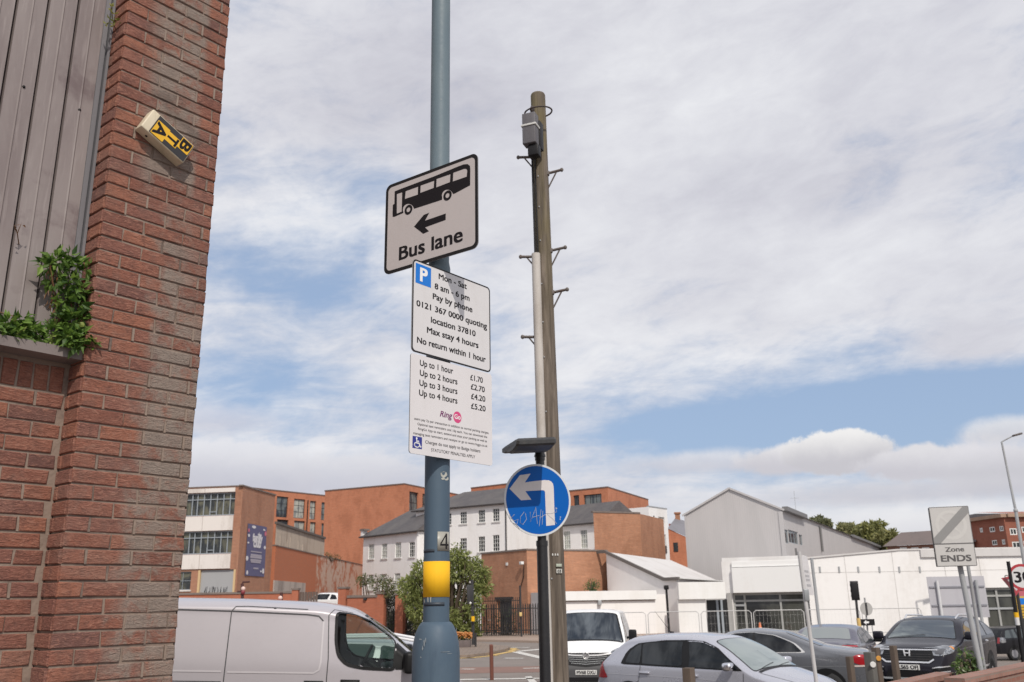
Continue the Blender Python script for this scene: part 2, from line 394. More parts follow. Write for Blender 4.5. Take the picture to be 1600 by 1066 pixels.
def film(name, base, dirt=None, amt=0.35, rough=0.42):
    def fn(t, b):
        v = obco(t); n = t.noise(v, 7.0, 6, 0.65, 0.4); n2 = t.noise(t.mapping(v, (1, 1, 0.15)), 30.0, 3, 0.6)
        f = t.mul(t.smooth(t.add(n, t.mul(t.sub(n2, 0.5), 0.4)), 0.42, 0.8), amt)
        t.put(b.inputs['Base Color'], t.mix(f, base, dirt or tuple(0.72*k for k in base)))
        t.put(b.inputs['Roughness'], t.add(t.mul(n, 0.2), rough-0.1))
    return mat(name, base, rough, fn=fn)
M_SIGNGREY = film('sign_face_grey', (0.52, 0.475, 0.465), (0.45, 0.405, 0.39))
M_SIGNWHITE = film('sign_face_white', (0.66, 0.645, 0.65), (0.55, 0.53, 0.52))
M_SIGNPINK = film('tariff_face_white', (0.69, 0.665, 0.67), (0.58, 0.55, 0.545))
M_BLUE = film('sign_blue', (0.0, 0.098, 0.41), (0.004, 0.095, 0.34), 0.25, 0.4)
M_BLUE.node_tree.nodes['Principled BSDF'].inputs['Specular IOR Level'].default_value = 0.2
M_PBLUE = film('panel_blue', (0.002, 0.17, 0.62), None, 0.1)
M_NAVY = film('navy_panel', (0.022, 0.03, 0.24), None, 0.2)
M_YEL = film('reflective_yellow', (0.80, 0.44, 0.006), (0.66, 0.35, 0.012), 0.45, 0.8)

# ================================================================== SETTING: ground sheet, road, pavement
M_ASPH = None
def asphalt(name, c, patch):
    def fn(t, b):
        v = obco(t); n = t.noise(v, 0.35, 6, 0.6, 0.4); n2 = t.noise(v, 60, 3, 0.7); n3 = t.noise(t.mapping(v, (0.2, 1.5, 1)), 1.2, 5, 0.6)
        col = t.mix(t.smooth(n, 0.4, 0.7), c, patch); col = t.mix(t.mul(t.smooth(n3, 0.5, 0.75), 0.35), col, tuple(0.7*k for k in c))
        col = t.mix(t.mul(t.smooth(n2, 0.35, 0.7), 0.45), col, tuple(min(1, 1.7*k) for k in c))
        t.put(b.inputs['Base Color'], col); t.put(b.inputs['Normal'], t.bump(n2, 0.4, 0.008))
    return mat(name, c, 0.85, fn=fn)
M_ASPH = asphalt('asphalt', (0.17, 0.145, 0.128), (0.215, 0.18, 0.16))
M_ASPHDARK = asphalt('asphalt_new', (0.035, 0.032, 0.033), (0.05, 0.045, 0.045))
M_ASPHRED = asphalt('asphalt_red', (0.20, 0.115, 0.09), (0.16, 0.10, 0.085))
M_PAVE = far_brick('paving', (0.26, 0.20, 0.16), (0.215, 0.165, 0.13), (0.11, 0.09, 0.08), 0.4, 0.4, 0.4)
M_PAVEPINK = asphalt('pavement_far', (0.30, 0.225, 0.18), (0.25, 0.19, 0.155))
M_KERB = wmat('kerb_stone', (0.30, 0.28, 0.25), (0.2, 0.18, 0.16), scale=3)
M_LINE = wmat('road_white', (0.62, 0.60, 0.56), (0.35, 0.32, 0.29), scale=3, amt=0.7, streak=False)
M_LINEY = wmat('road_yellow', (0.60, 0.40, 0.13), (0.30, 0.22, 0.12), scale=3, amt=0.7, streak=False)
def zg(x, y):                                   # the near verge is a low bank that falls to the road
    if y > 14 and x > 10: a = min(1, (x-10)/9); b = min(1, max(0, (y-22)/24)); return -1.3*a*a*(3-2*a)*b*b*(3-2*b)   # the street drops away to the right
    if y > 14 or y < -60: return 0.0
    t = min(1, max(0, (y-5.5)/8.0)); return 0.42*(1-t*t*(3-2*t))
def ground():
    mb = MB(); ys = [-60, -20, -8, 0, 4]+[5.5+0.6*k for k in range(15)]+[18, 22, 25, 28, 31, 34, 37, 40, 43, 46, 60, 100, 200, 500, 1500]; xs = [-1500, -300, -60, -20, -8, 0, 8, 10, 11.5, 13, 14.5, 16, 17.5, 19, 60, 300, 1500]
    g = [[mb.vert((x, y, zg(x, y))) for x in xs] for y in ys]
    for j in range(len(ys)-1):
        for i in range(len(xs)-1): mb.face((g[j][i], g[j][i+1], g[j+1][i+1], g[j+1][i]), True)
    struct('ground', mb, M_ASPH)
ground()
def gp(px, py, z=0.0): p = atz(px, py, z); return (p.x, p.y)
def sheet(name, pts, z, mm, kind='structure', thick=None):
    mb = MB()
    if thick: mb.prism([(x, y, 0.002) for x, y in pts], (0, 0, thick))
    else: mb.poly([(x, y, z) for x, y in pts])
    return struct(name, mb, mm, kind)
def band(a, b, w):                              # strip of width w along a-b
    a = Vector(a+(0,)); b = Vector(b+(0,)); d = (b-a).normalized(); s = Vector((-d.y, d.x, 0))*w/2
    return [tuple((p).xy) for p in (a-s, b-s, b+s, a+s)]
sheet('road_new_surface', [(-40, 15.0), (9.9, 15.0), (9.9, 26.6), (-40, 26.6)], 0.004, M_ASPHDARK)
sheet('road_red_lane', [(-40, 30.2), (9.9, 30.2), (9.9, 33.0), (-40, 33.0)], 0.004, M_ASPHRED)
mb = MB(); mb.poly([(x, y, 0.009) for x, y in [(-40, 27.6), (9.9, 27.6), (9.9, 27.95), (-40, 27.95)]])
mb.poly([(x, y, 0.009) for x, y in [gp(820, 1058), gp(830, 1057), gp(852, 1080), gp(838, 1080)]])
for a, b, w in ((gp(806, 1018.5), gp(850, 1014.5), 0.5), (gp(806, 1019), gp(880, 1036), 0.42), (gp(880, 1036), gp(940, 1016), 0.42), (gp(788, 1029), gp(818, 1029), 0.35), (gp(798, 1012), gp(828, 1012), 0.35), (gp(770, 1010.5), gp(782, 1010.5), 0.3), (gp(720, 1046), gp(742, 1046), 0.25), (gp(818, 1045), gp(850, 1044), 0.25)):
    mb.poly([(x, y, 0.010) for x, y in band(a, b, w)])
struct('road_markings', mb, M_LINE)
isl = [gp(560, 1040), gp(680, 1029), gp(730, 1028), gp(765, 1024), (gp(792, 1017.5)), gp(797, 1015), gp(793, 1013), gp(770, 1011), gp(745, 1006), gp(700, 1002), gp(560, 1000)]
sheet('pavement_island', isl, 0, M_PAVE, thick=0.11)
mb = MB()
for (a, b) in zip(isl[1:8], isl[2:9]): mb.poly([(x, y, 0.012) for x, y in band((a[0]+0.05, a[1]-0.35), (b[0]+0.35, b[1]-0.25), 0.32)])
struct('road_yellow_lines', mb, M_LINEY)
sheet('pavement_far', [gp(560, 1001), gp(700, 1001.5), gp(900, 1006), gp(1100, 1001), gp(1100, 985), gp(900, 985), gp(560, 985)], 0, M_PAVEPINK, thick=0.11)

# ================================================================== NEAR BRICK BUILDING
YAW = R(50.25)
Rw = Vector((-1.722, 4.75, 0)); Uw = Vector((cos(YAW), sin(YAW), 0)); Nw = Vector((sin(YAW), -cos(YAW), 0))
Wf = Plane(Rw-Uw*4.0, Rw); Wf.A = Rw            # u = 0 at the right-hand corner of the pier, negative to the left
def near_brick(t, b):
    uv = uvco(t); sp = t.new('ShaderNodeSeparateXYZ'); v = obco(t); t.l.new(v, sp.inputs[0])
    uu = t.m('ADD', t.mul(sp.outputs[0], Uw.x), t.mul(sp.outputs[1], Uw.y)); uu = t.sub(uu, 0.0)
    rnd = island(t)
    base = t.ramp(rnd, [(0.0, (0.20, 0.078, 0.056)), (0.22, (0.29, 0.108, 0.068)), (0.45, (0.235, 0.094, 0.069)), (0.65, (0.335, 0.13, 0.078)), (0.85, (0.26, 0.107, 0.078)), (1.0, (0.155, 0.074, 0.063))])
    n = t.noise(v, 14, 6, 0.65, 0.5); n2 = t.noise(t.mapping(v, (1, 1, 5.0)), 26, 5, 0.7, 1.2); n4 = t.noise(v, 120, 3, 0.6)
    col = t.mix(t.mul(t.smooth(n, 0.42, 0.72), 0.55), base, (0.13, 0.062, 0.05))
    rip = t.noise(t.mapping(v, (1, 1, 3.4)), 19, 5, 0.66, 1.8)
    col = t.mix(t.mul(t.smooth(rip, 0.50, 0.64), 0.62), col, (0.38, 0.18, 0.125)); col = t.mix(t.mul(t.smooth(rip, 0.46, 0.34), 0.5), col, (0.105, 0.047, 0.036))
    pale = t.smooth(t.noise(v, 2.1, 6, 0.68, 0.5), 0.50, 0.68)
    col = t.mix(t.mul(pale, 0.30), col, (0.30, 0.19, 0.15))
    # old lime wash and soot run down the right-hand side of the pier: a stain of its own shape
    zz = sp.outputs[2]
    edge = t.smooth(t.add(uu, t.add(t.mul(t.sub(t.noise(v, 2.6, 6, 0.7, 0.4), 0.5), 0.42), t.mul(t.sub(t.noise(v, 11, 5, 0.7), 0.5), 0.22))), -0.37, -0.24)
    top = t.smooth(t.add(zz, t.mul(uu, 3.0)), 4.2, 3.2)
    low = t.smooth(zz, 1.5, 2.0, 0.75, 1.0)
    hi = t.mul(t.smooth(zz, 4.1, 4.5), t.mul(t.smooth(uu, -0.52, -0.38), t.smooth(uu, -0.11, -0.15)))
    wash = t.m('MAXIMUM', t.mul(t.mul(edge, top), low), hi)
    wash = t.mul(wash, t.smooth(t.add(t.noise(v, 10, 7, 0.75, 0.4), t.mul(t.sub(rnd, 0.5), 0.22)), 0.34, 0.58))
    col = t.mix(t.mul(wash, 0.88), col, t.mix(n4, (0.235, 0.19, 0.16), (0.31, 0.265, 0.225)))
    soot = t.mul(t.smooth(t.noise(v, 3.3, 5, 0.65, 0.3), 0.55, 0.72), t.smooth(zz, 3.9, 4.6))
    col = t.mix(t.mul(soot, 0.6), col, (0.10, 0.075, 0.062))
    n6 = t.noise(t.mapping(v, (1, 1, 3.0)), 75, 4, 0.7, 0.8); col = t.mix(t.mul(t.smooth(n6, 0.52, 0.66), 0.45), col, (0.11, 0.055, 0.045)); col = t.mix(t.mul(t.smooth(n6, 0.46, 0.34), 0.30), col, (0.38, 0.24, 0.185))
    t.put(b.inputs['Base Color'], col)
    h = t.add(t.mul(rip, 1.0), t.mul(n4, 0.25))
    t.put(b.inputs['Normal'], t.bump(h, 0.9, 0.014))
M_NB = mat('near_brick', (0.25, 0.09, 0.06), 0.88, fn=near_brick)
M_MORT = wmat('mortar', (0.26, 0.195, 0.155), (0.125, 0.088, 0.072), scale=4, amt=0.9, streak=False, bump=0.5)
rngb = random.Random(3)
def one_brick(mb, P, u0, u1, z0, z1, n_off, depth=0.008, bev=0.004, tu=Uw, tn=Nw, closed=True):
    j = lambda s=0.0024: rngb.uniform(-s, s)
    d = depth+j(0.0022); tilt = j(0.0016)
    o = [(u0+j(0.004), z0+j()), (u1+j(0.004), z0+j()), (u1+j(0.004), z1+j()), (u0+j(0.004), z1+j())]
    c = ((u0+u1)/2, (z0+z1)/2)
    pt = lambda u, z, k: P + tu*u + tn*(n_off+k) + Vector((0, 0, z))
    a = [mb.vert(pt(u, z, -0.004)) for u, z in o]; e = [mb.vert(pt(u, z, d-bev)) for u, z in o]
    g = [mb.vert(pt(u+math.copysign(bev, c[0]-u), z+math.copysign(bev, c[1]-z), d+(tilt if u > c[0] else -tilt))) for u, z in o]
    for k in range(4):
        l = (k+1) % 4; mb.face((a[k], a[l], e[l], e[k])); mb.face((e[k], e[l], g[l], g[k]))
    mb.face(g)
CRS = 0.075; BW = 0.225; JT = 0.010
pt = MB()
def courses(mb, u0, u1, z0, z1, off, phase=0.0, tu=Uw, tn=Nw, P=Rw, mirror=False):
    k = int(math.floor(z0/CRS)); 
    while k*CRS < z1:
        za, zb = k*CRS+JT/2, (k+1)*CRS-JT/2
        if zb > z1+0.001 or za < z0-0.001: k += 1; continue
        st = (0.0 if k % 2 == 0 else -BW/2)+phase
        u = u0+st
        while u < u1:
            a = max(u, u0); b = min(u+BW, u1)
            if b < u1-0.02 and rngb.random() < 0.5: pt.box(P+tu*b+tn*(off+0.003+rngb.uniform(-0.003, 0.003))+Vector((0, 0, (za+zb)/2)), (0.0115, 0.008, zb-za+0.004), Matrix((tu, tn, Vector((0, 0, 1)))).transposed())
            if b-a > 0.03: one_brick(mb, P, a+(JT/2 if a > u0 else 0), b-(JT/2 if b < u1 else 0), za, zb, off, tu=tu, tn=tn)
            u += BW
        k += 1
def near_building():
    t = thing('brick_building', 'weathered red brick building corner with grey metal cladding filling its tall opening', 'building', tuple(Rw))
    PW = -0.615; DEP = 0.15; ZT = 7.4; Z0 = 0.3; SILL = 3.36
    mb = MB()
    # mortar bodies: pier, panel below the opening, far side wall
    def slab(u0, u1, o0, o1, z0, z1): Wf.box(mb, u0, z0, u1, z1, o0, o1)
    slab(PW+0.004, -0.008, -0.36, 0.0, Z0, ZT); slab(-4.2, PW-0.001, -0.36, -DEP, Z0, SILL-0.02)
    slab(-4.2, PW-0.001, -0.36, -DEP-0.10, SILL-0.019, ZT)
    mb.prism([Rw+Vector((0, 0, Z0)), Rw-Nw*9+Vector((0, 0, Z0)), Rw-Nw*9-Uw*4.2+Vector((0, 0, Z0)), Rw-Nw*0.361-Uw*4.2+Vector((0, 0, Z0)), Rw-Nw*0.361+Vector((0, 0, Z0))], (0, 0, ZT-Z0-0.01))
    core = mb
    mb = MB()
    courses(mb, PW, 0.0, Z0, ZT, 0.0)
    b1 = part('pier_brickwork', mb, M_NB, t)
    mb = MB()                                      # return of the pier, facing left
    Pc = Rw+Uw*PW
    k = int(Z0/CRS)+1
    while k*CRS < ZT-0.1:
        za, zb = k*CRS+JT/2, (k+1)*CRS-JT/2
        if k % 2: one_brick(mb, Pc, 0.0, 0.102, za, zb, 0.0, tu=-Nw, tn=-Uw); one_brick(mb, Pc, 0.112, DEP, za, zb, 0.0, tu=-Nw, tn=-Uw)
        else: one_brick(mb, Pc, 0.0, DEP, za, zb, 0.0, tu=-Nw, tn=-Uw)
        k += 1
    part('pier_return', mb, M_NB, t)
    mb = MB()
    courses(mb, -2.2, PW-0.022, Z0, SILL-0.205, -DEP, phase=-0.03)
    u = PW-0.03
    while u > -2.2:                                # soldier course below the opening
        one_brick(mb, Rw, u-0.065, u, SILL-0.20, SILL-0.075, -DEP); u -= 0.075
    part('panel_brickwork', mb, M_NB, t)
    core.add(pt.v, pt.f); part('mortar_core', core, M_MORT, t)
    mb = MB()                                      # the return wall far side, mostly out of view
    courses(mb, -3.0, -0.02, Z0, ZT, 0.0, tu=Nw, tn=Uw, P=Rw)
    part('side_brickwork', mb, M_NB, t)
    M_SILL = wmat('stone_sill', (0.21, 0.175, 0.165), (0.12, 0.10, 0.095), scale=6)
    mb = MB(); Wf.box(mb, -2.2, SILL-0.05, PW+0.012, SILL, -DEP-0.05, -0.02)
    part('sill', mb, M_SILL, t)
    def clad(tn, b):
        v = obco(tn); n = tn.noise(tn.mapping(v, (1, 1, 0.22)), 3.2, 6, 0.62, 0.4); n2 = tn.noise(v, 2.4, 5, 0.6, 0.2); n3 = tn.noise(tn.mapping(v, (6, 6, 0.5)), 8, 4, 0.6)
        col = tn.mix(tn.smooth(n, 0.38, 0.7), (0.275, 0.235, 0.225), (0.20, 0.162, 0.158))
        col = tn.mix(tn.mul(tn.smooth(n2, 0.56, 0.70), 0.65), col, (0.12, 0.082, 0.085))
        col = tn.mix(tn.mul(tn.smooth(n3, 0.52, 0.75), 0.35), col, (0.40, 0.35, 0.335))
        tn.put(b.inputs['Base Color'], col); tn.put(b.inputs['Roughness'], tn.add(tn.mul(n, 0.3), 0.42)); tn.put(b.inputs['Normal'], tn.bump(n2, 0.08, 0.02))
    M_CLAD = mat('cladding_metal', (0.28, 0.25, 0.25), 0.55, 0.0, fn=clad)
    mb = MB(); prof = []                           # trapezoid sheet: wide pans, narrow dark grooves, a faint rib
    pitch = 0.152; e = -0.675
    u = e
    while u > -2.2:
        prof += [(u, -DEP+0.0), (u-0.060, -DEP+0.001), (u-0.066, -DEP+0.006), (u-0.072, -DEP+0.001), (u-pitch+0.016, -DEP+0.0), (u-pitch+0.013, -DEP-0.045), (u-pitch+0.003, -DEP-0.045)]; u -= pitch
    for (a, oa), (b, ob) in zip(prof, prof[1:]):
        mb.poly([Wf.p(b, SILL-0.01, ob), Wf.p(a, SILL-0.01, oa), Wf.p(a, ZT-0.05, oa), Wf.p(b, ZT-0.05, ob)])
    cl = part('cladding_sheet', mb, M_CLAD, t)
    mb = MB()
    for px, py in ((37, 136), (124, 172)):
        a, z = Wf.hit(px, py, -DEP); mb.lathe([(0.0075, 0), (0.0075, 0.004), (0.0, 0.006)], Wf.p(a, z, -DEP+0.001), 10, Wf.M())
    part('screw_head', mb, M_BLACK, cl)
    mb = MB(); Wf.box(mb, -0.674, SILL, -0.650, ZT-0.06, -DEP-0.02, -DEP+0.006); Wf.box(mb, -0.650, SILL, -0.622, ZT-0.06, -DEP-0.02, -DEP-0.012); Wf.box(mb, -0.638, SILL, -0.624, ZT-0.06, -DEP-0.012, -DEP+0.010)
    part('edge_trim', mb, wmat('trim_metal', (0.18, 0.175, 0.185), (0.26, 0.25, 0.26), scale=4, rough=0.5), t)
near_building()

# alarm bell box on the pier: long axis slopes down to the right, lettering runs up it
def alarm_box():
    def corner(px, py, off): a = Wf.hit(px, py, off); return Vector((a[0], a[1]))
    D = 0.085
    # front face corners (top-left, top-right, bottom-right, bottom-left seen along the slope)
    TL, TR, BR, BL = corner(246, 176, D), corner(304, 228, D), corner(287, 256, D), corner(231, 205, D)
    c = (TL+TR+BR+BL)/4; ax = ((TR-TL)+(BR-BL)).normalized(); L = ((TR-TL).length+(BR-BL).length)/2; H = ((TL-BL).length+(TR-BR).length)/2
    ay = Vector((-ax.y, ax.x))
    loc = Wf.p(c.x, c.y, 0.0); t = thing('alarm_box', 'cream alarm bell box with yellow and black letters screwed askew to the brick pier', 'alarm box', tuple(loc))
    X = Wf.u*ax.x+Vector((0, 0, 1))*ax.y; Y = Wf.u*ay.x+Vector((0, 0, 1))*ay.y
    Mx = Matrix((X, Y, Wf.n)).transposed()
    ext = 0.035                                   # moulded end piece beyond the label at the upper left
    mb = MB(); mb.bbox(Vector(loc)+Mx @ Vector((-ext/2, 0, D/2+0.006)), (L+ext, H, D-0.012), Mx, 0.007)
    part('casing', mb, wmat('cream_plastic', (0.62, 0.54, 0.40), (0.40, 0.33, 0.22), scale=9, rough=0.5), t)
    mb = MB(); mb.lathe([(0.007, 0), (0.007, 0.003)], Vector(loc)+Mx @ Vector((-L/2+0.025, -H/2-0.001, D*0.55)), 10, Mx @ Matrix.Rotation(R(90), 3, 'X'))
    part('key_hole', mb, M_BLACK, t)
    class P2: pass
    pl = P2(); pl.p = lambda u, z, o=0: Vector(loc)+Mx @ Vector((u, z, D+o))
    # label plate
    mb = MB(); put_shape(mb, pl, [rrect(-L/2+0.012, -H/2+0.006, L/2-0.005, H/2-0.006, 0.002)], 0.001, 0.001)
    lab = part('label_plate', mb, mat('label_black', (0.03, 0.028, 0.03), 0.35), t)
    mb = MB(); l = L-0.020; h = H-0.014; x0 = -L/2+0.015
    # stepped yellow blocks behind each letter: A high on the left, T mid, B at the right
    blocks = [(x0+0.004, -h/2+0.002, x0+l*0.36, h*0.28), (x0+l*0.36, -h*0.28, x0+l*0.68, h*0.22), (x0+l*0.68, -h*0.12, x0+l*0.985, h/2-0.001)]
    for b in blocks: put_shape(mb, pl, [rrect(*b, 0.001)], 0.0026, 0.0006)
    yb = part('letter_ground', mb, mat('label_yellow', (0.75, 0.42, 0.02), 0.4), lab)
    mb = MB()
    # letters read from the lower right to the upper left: rotate each by 90 degrees within its block
    for ch, b in zip('ATB', blocks):
        vs, fs = text_mesh(ch, 0.035); xs = [v.x for v in vs]; ys = [v.y for v in vs]
        w = max(xs)-min(xs); hh = max(ys)-min(ys); bw = b[2]-b[0]-0.008; bh = b[3]-b[1]-0.008
        # letter up -> +ax (towards the lower right), letter right -> +ay... A's apex points down the slope
        mb.add([pl.p(b[0]+0.004+(v.y-min(ys))/hh*bw, b[3]-0.004-(v.x-min(xs))/w*bh, 0.0034) for v in vs], fs)
    part('lettering', mb, M_INK, lab)
alarm_box()

# ================================================================== plants on the wall
def wall_plants():
    rng = random.Random(11)
    M_L = leaf_mat('wall_leaf', (0.035, 0.085, 0.014), (0.21, 0.34, 0.06), tip=(0.33, 0.40, 0.10))
    M_ST = wmat('dry_stem', (0.16, 0.075, 0.03), (0.09, 0.045, 0.02), scale=8)
    def pt(px, py, off): a = Wf.hit(px, py, off); return Wf.p(a[0], a[1], off)
    b = pt(104, 540, -0.08); t = thing('wall_plant', 'bushy green weed with brown stems growing on the sill beside the pier', 'plant', tuple(b))
    mb = MB()
    for pts in ([(100, 545), (92, 500), (84, 450), (78, 415)], [(106, 545), (112, 480), (100, 430)], [(112, 545), (128, 500), (136, 470)], [(84, 450), (76, 425), (84, 405)], [(95, 500), (118, 460), (140, 452)]):
        mb.tube([pt(x, y, -0.08+0.02*k) for k, (x, y) in enumerate(pts)], [0.005-0.001*k for k in range(len(pts))], 6)
    for _ in range(26):                             # dead brown fronds
        x = rng.uniform(74, 92); y = rng.uniform(415, 500); p = pt(x, y, -0.055); leaf(mb, p, rng.uniform(0.03, 0.06), 0.004, Vector((rng.uniform(-0.3, 0.3), rng.uniform(-0.3, 0.3), -1)), rvec(rng))
    part('stem', mb, M_ST, t)
    mb = MB()
    for px, py, off, r, n in ((88, 408, -0.05, 0.045, 90), (72, 415, -0.06, 0.03, 45), (105, 405, -0.05, 0.035, 60), (118, 418, -0.04, 0.03, 50), (132, 420, -0.05, 0.02, 26), (84, 440, -0.05, 0.03, 35), (108, 440, -0.04, 0.04, 60), (122, 452, -0.03, 0.035, 55), (138, 458, -0.05, 0.022, 30),
                              (100, 470, -0.04, 0.035, 60), (120, 478, -0.03, 0.035, 60), (92, 500, -0.05, 0.035, 60), (110, 500, -0.02, 0.04, 75), (128, 495, -0.03, 0.03, 50), (85, 520, -0.05, 0.03, 55), (105, 525, -0.01, 0.04, 90), (128, 525, -0.0, 0.035, 80), (140, 535, -0.02, 0.022, 40), (120, 538, 0.0, 0.025, 50)):
        clump(mb, rng, pt(px, py, off), (r, r*0.8, r), int(n*0.62), 0.054, 0.0145, 0.25)
    part('foliage', mb, M_L, t)
    b = pt(30, 525, -0.08); t = thing('wall_plant', 'low trailing green weed along the left end of the sill', 'plant', tuple(b))
    mb = MB(); mb.tube([pt(-20, 530, -0.08), pt(20, 528, -0.07), pt(60, 530, -0.07)], 0.004, 6); mb.tube([pt(0, 488, -0.12), pt(20, 494, -0.1), pt(30, 515, -0.08)], 0.003, 6)
    part('stem', mb, M_ST, t)
    mb = MB()
    for px, py in ((-10, 512), (4, 516), (16, 505), (22, 518), (34, 500), (38, 517), (50, 515), (60, 522), (12, 525), (30, 527), (-30, 520)):
        clump(mb, rng, pt(px, py, -0.06), (0.032, 0.025, 0.022), 28, 0.052, 0.014, 0.1)
    part('foliage', mb, M_L, t)
    b = pt(176, 44, -0.1); t = thing('wall_plant', 'small pale sprig rooted high between the cladding trim and the pier', 'plant', tuple(b))
    mb = MB(); mb.tube([pt(182, 50, -0.13), pt(177, 36, -0.08), pt(174, 12, -0.05)], [0.003, 0.0025, 0.0015], 6); part('stem', mb, M_ST, t)
    mb = MB()
    for px, py, n in ((174, 10, 6), (171, 16, 5), (178, 22, 6), (172, 30, 5), (182, 32, 6), (190, 38, 5), (166, 37, 4), (178, 40, 5)):
        for _ in range(n): leaf(mb, pt(px, py, -0.05), rng.uniform(0.02, 0.042), 0.006, Vector((rng.uniform(-1, 1), rng.uniform(-1, 1), rng.uniform(-0.4, 0.9))), rvec(rng))
    part('foliage', mb, leaf_mat('pale_leaf', (0.15, 0.17, 0.03), (0.42, 0.40, 0.12)), t)
    b = pt(28, 360, -0.1); t = thing('wall_plant', 'withered brown twig poking from a cladding groove left of the bushy weed', 'plant', tuple(b))
    mb = MB(); mb.tube([pt(30, 385, -0.16), pt(27, 365, -0.10), pt(33, 350, -0.08)], [0.003, 0.0025, 0.001], 6); mb.tube([pt(27, 365, -0.10), pt(22, 352, -0.08)], 0.002, 5)
    for px, py in ((32, 350), (24, 353), (35, 352), (27, 362)): leaf(mb, pt(px, py, -0.08), 0.025, 0.006, rvec(rng), rvec(rng))
    tw = part('twig', mb, M_ST, t)
wall_plants()

# ================================================================== LAMP COLUMN and its three plates
LX, LY = -0.354, 4.135
def lamp_column():
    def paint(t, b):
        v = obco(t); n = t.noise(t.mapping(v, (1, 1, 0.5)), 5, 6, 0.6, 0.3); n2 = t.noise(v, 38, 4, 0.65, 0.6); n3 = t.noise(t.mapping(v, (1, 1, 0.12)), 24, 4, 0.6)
        sp = t.new('ShaderNodeSeparateXYZ'); t.l.new(v, sp.inputs[0]); up = t.smooth(sp.outputs[2], 2.6, 3.2)      # upper shaft coloured lighter to stand in for reflected sky
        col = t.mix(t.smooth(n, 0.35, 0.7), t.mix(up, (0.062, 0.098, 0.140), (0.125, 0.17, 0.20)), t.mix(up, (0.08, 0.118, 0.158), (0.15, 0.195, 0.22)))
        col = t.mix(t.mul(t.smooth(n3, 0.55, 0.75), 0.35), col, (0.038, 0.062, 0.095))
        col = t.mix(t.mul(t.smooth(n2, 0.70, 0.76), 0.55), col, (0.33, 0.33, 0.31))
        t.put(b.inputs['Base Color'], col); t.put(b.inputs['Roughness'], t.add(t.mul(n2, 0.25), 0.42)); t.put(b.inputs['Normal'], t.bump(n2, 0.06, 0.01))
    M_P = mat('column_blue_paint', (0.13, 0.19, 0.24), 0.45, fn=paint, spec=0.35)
    def zpx(py): return at(684, py, LY-0.05).z
    sh = zpx(972); t = thing('lamp_column', 'blue grey painted street lamp column with yellow band and swollen base', 'lamp post', (LX, LY, zg(LX, LY)))
    z0 = zg(LX, LY)-0.05; rb, rs = 0.104, 0.0580
    mb = MB(); mb.lathe([(rb+0.012, z0), (rb+0.008, z0+0.1), (rb+0.004, z0+0.8), (rb, sh-0.20), (rb, sh-0.13), (rb-0.004, sh-0.09), (rb-0.012, sh-0.05), (rb-0.026, sh-0.018), (rb-0.037, sh-0.004), (rs+0.002, sh)], (LX, LY, 0), 48)
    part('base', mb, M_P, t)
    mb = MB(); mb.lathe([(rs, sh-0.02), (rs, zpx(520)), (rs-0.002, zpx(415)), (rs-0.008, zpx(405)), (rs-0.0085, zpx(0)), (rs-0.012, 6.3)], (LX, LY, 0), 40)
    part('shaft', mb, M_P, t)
    def ring(name, ya, yb, e, mm, a0=0, a1=360, lab=None):
        m2 = MB(); n = 40; za, zb = zpx(ya), zpx(yb)
        rows = [[m2.vert((LX+(rs+ee)*sin(R(a0+(a1-a0)*k/n)), LY-(rs+ee)*cos(R(a0+(a1-a0)*k/n)), zz)) for k in range(n+1)] for ee, zz in ((0.0, zb), (e, zb), (e, za), (0.0, za))]
        for A, B in zip(rows, rows[1:]):
            for k in range(n): m2.face((A[k], A[k+1], B[k+1], B[k]), True)
        return part(name, m2, mm, t)
    ring('yellow_band', 877, 933, 0.0016, M_YEL)
    ring('tape_strip', 941, 947, 0.0012, mat('dark_tape', (0.03, 0.04, 0.055), 0.5), -60, 42)
    ring('tape_strip', 858, 863, 0.0012, MATS['dark_tape'], -85, -5)
    pl = ring('number_plate', 831, 861, 0.002, film('number_plate_grey', (0.33, 0.32, 0.28)), 8, 74)
    mb = MB(); za, zb = zpx(858), zpx(834)
    def onp(x, y): a = R(19+x*44); return (LX+(rs+0.0034)*sin(a), LY-(rs+0.0034)*cos(a), za+y*(zb-za))
    for P, Q, w, ax in (((0.68, 0.0), (0.68, 1.0), 0.10, 'x'), ((0.0, 0.27), (1.0, 0.27), 0.055, 'y'), ((0.02, 0.30), (0.66, 0.98), 0.075, 'y')):      # the strokes of a 4
        for k in range(10):
            p = [P[i]+(Q[i]-P[i])*k/10 for i in (0, 1)]; q = [P[i]+(Q[i]-P[i])*(k+1)/10 for i in (0, 1)]; d = (w, 0) if ax == 'x' else (0, w)
            mb.poly([onp(p[0]-d[0], p[1]-d[1]), onp(q[0]-d[0], q[1]-d[1]), onp(q[0]+d[0], q[1]+d[1]), onp(p[0]+d[0], p[1]+d[1])])
    part('numeral', mb, M_INK, pl)
    # remains of a torn paper sticker and chips
    rng = random.Random(5); mb = MB()
    def chip(a, py, w, h):
        z = zpx(py); r = (rs if py < 970 else rb)+0.001
        k = 7; pts = []
        for i in range(k):
            th = 2*pi*i/k; q = rng.uniform(0.6, 1.1); aa = R(a)+cos(th)*w*q/r; pts.append((LX+r*sin(aa), LY-r*cos(aa), z+sin(th)*h*q))
        mb.poly(pts)
    for a, py, w, h in ((38, 742, 0.02, 0.016), (50, 748, 0.02, 0.01), (30, 748, 0.012, 0.006), (-34, 936, 0.004, 0.02), (-20, 934, 0.003, 0.03), (-58, 940, 0.005, 0.012), (72, 900, 0.006, 0.02)): chip(a, py, w, h)
    part('torn_sticker', mb, wmat('paper_remains', (0.42, 0.42, 0.38), (0.25, 0.25, 0.22), scale=20), t)
    mb = MB()
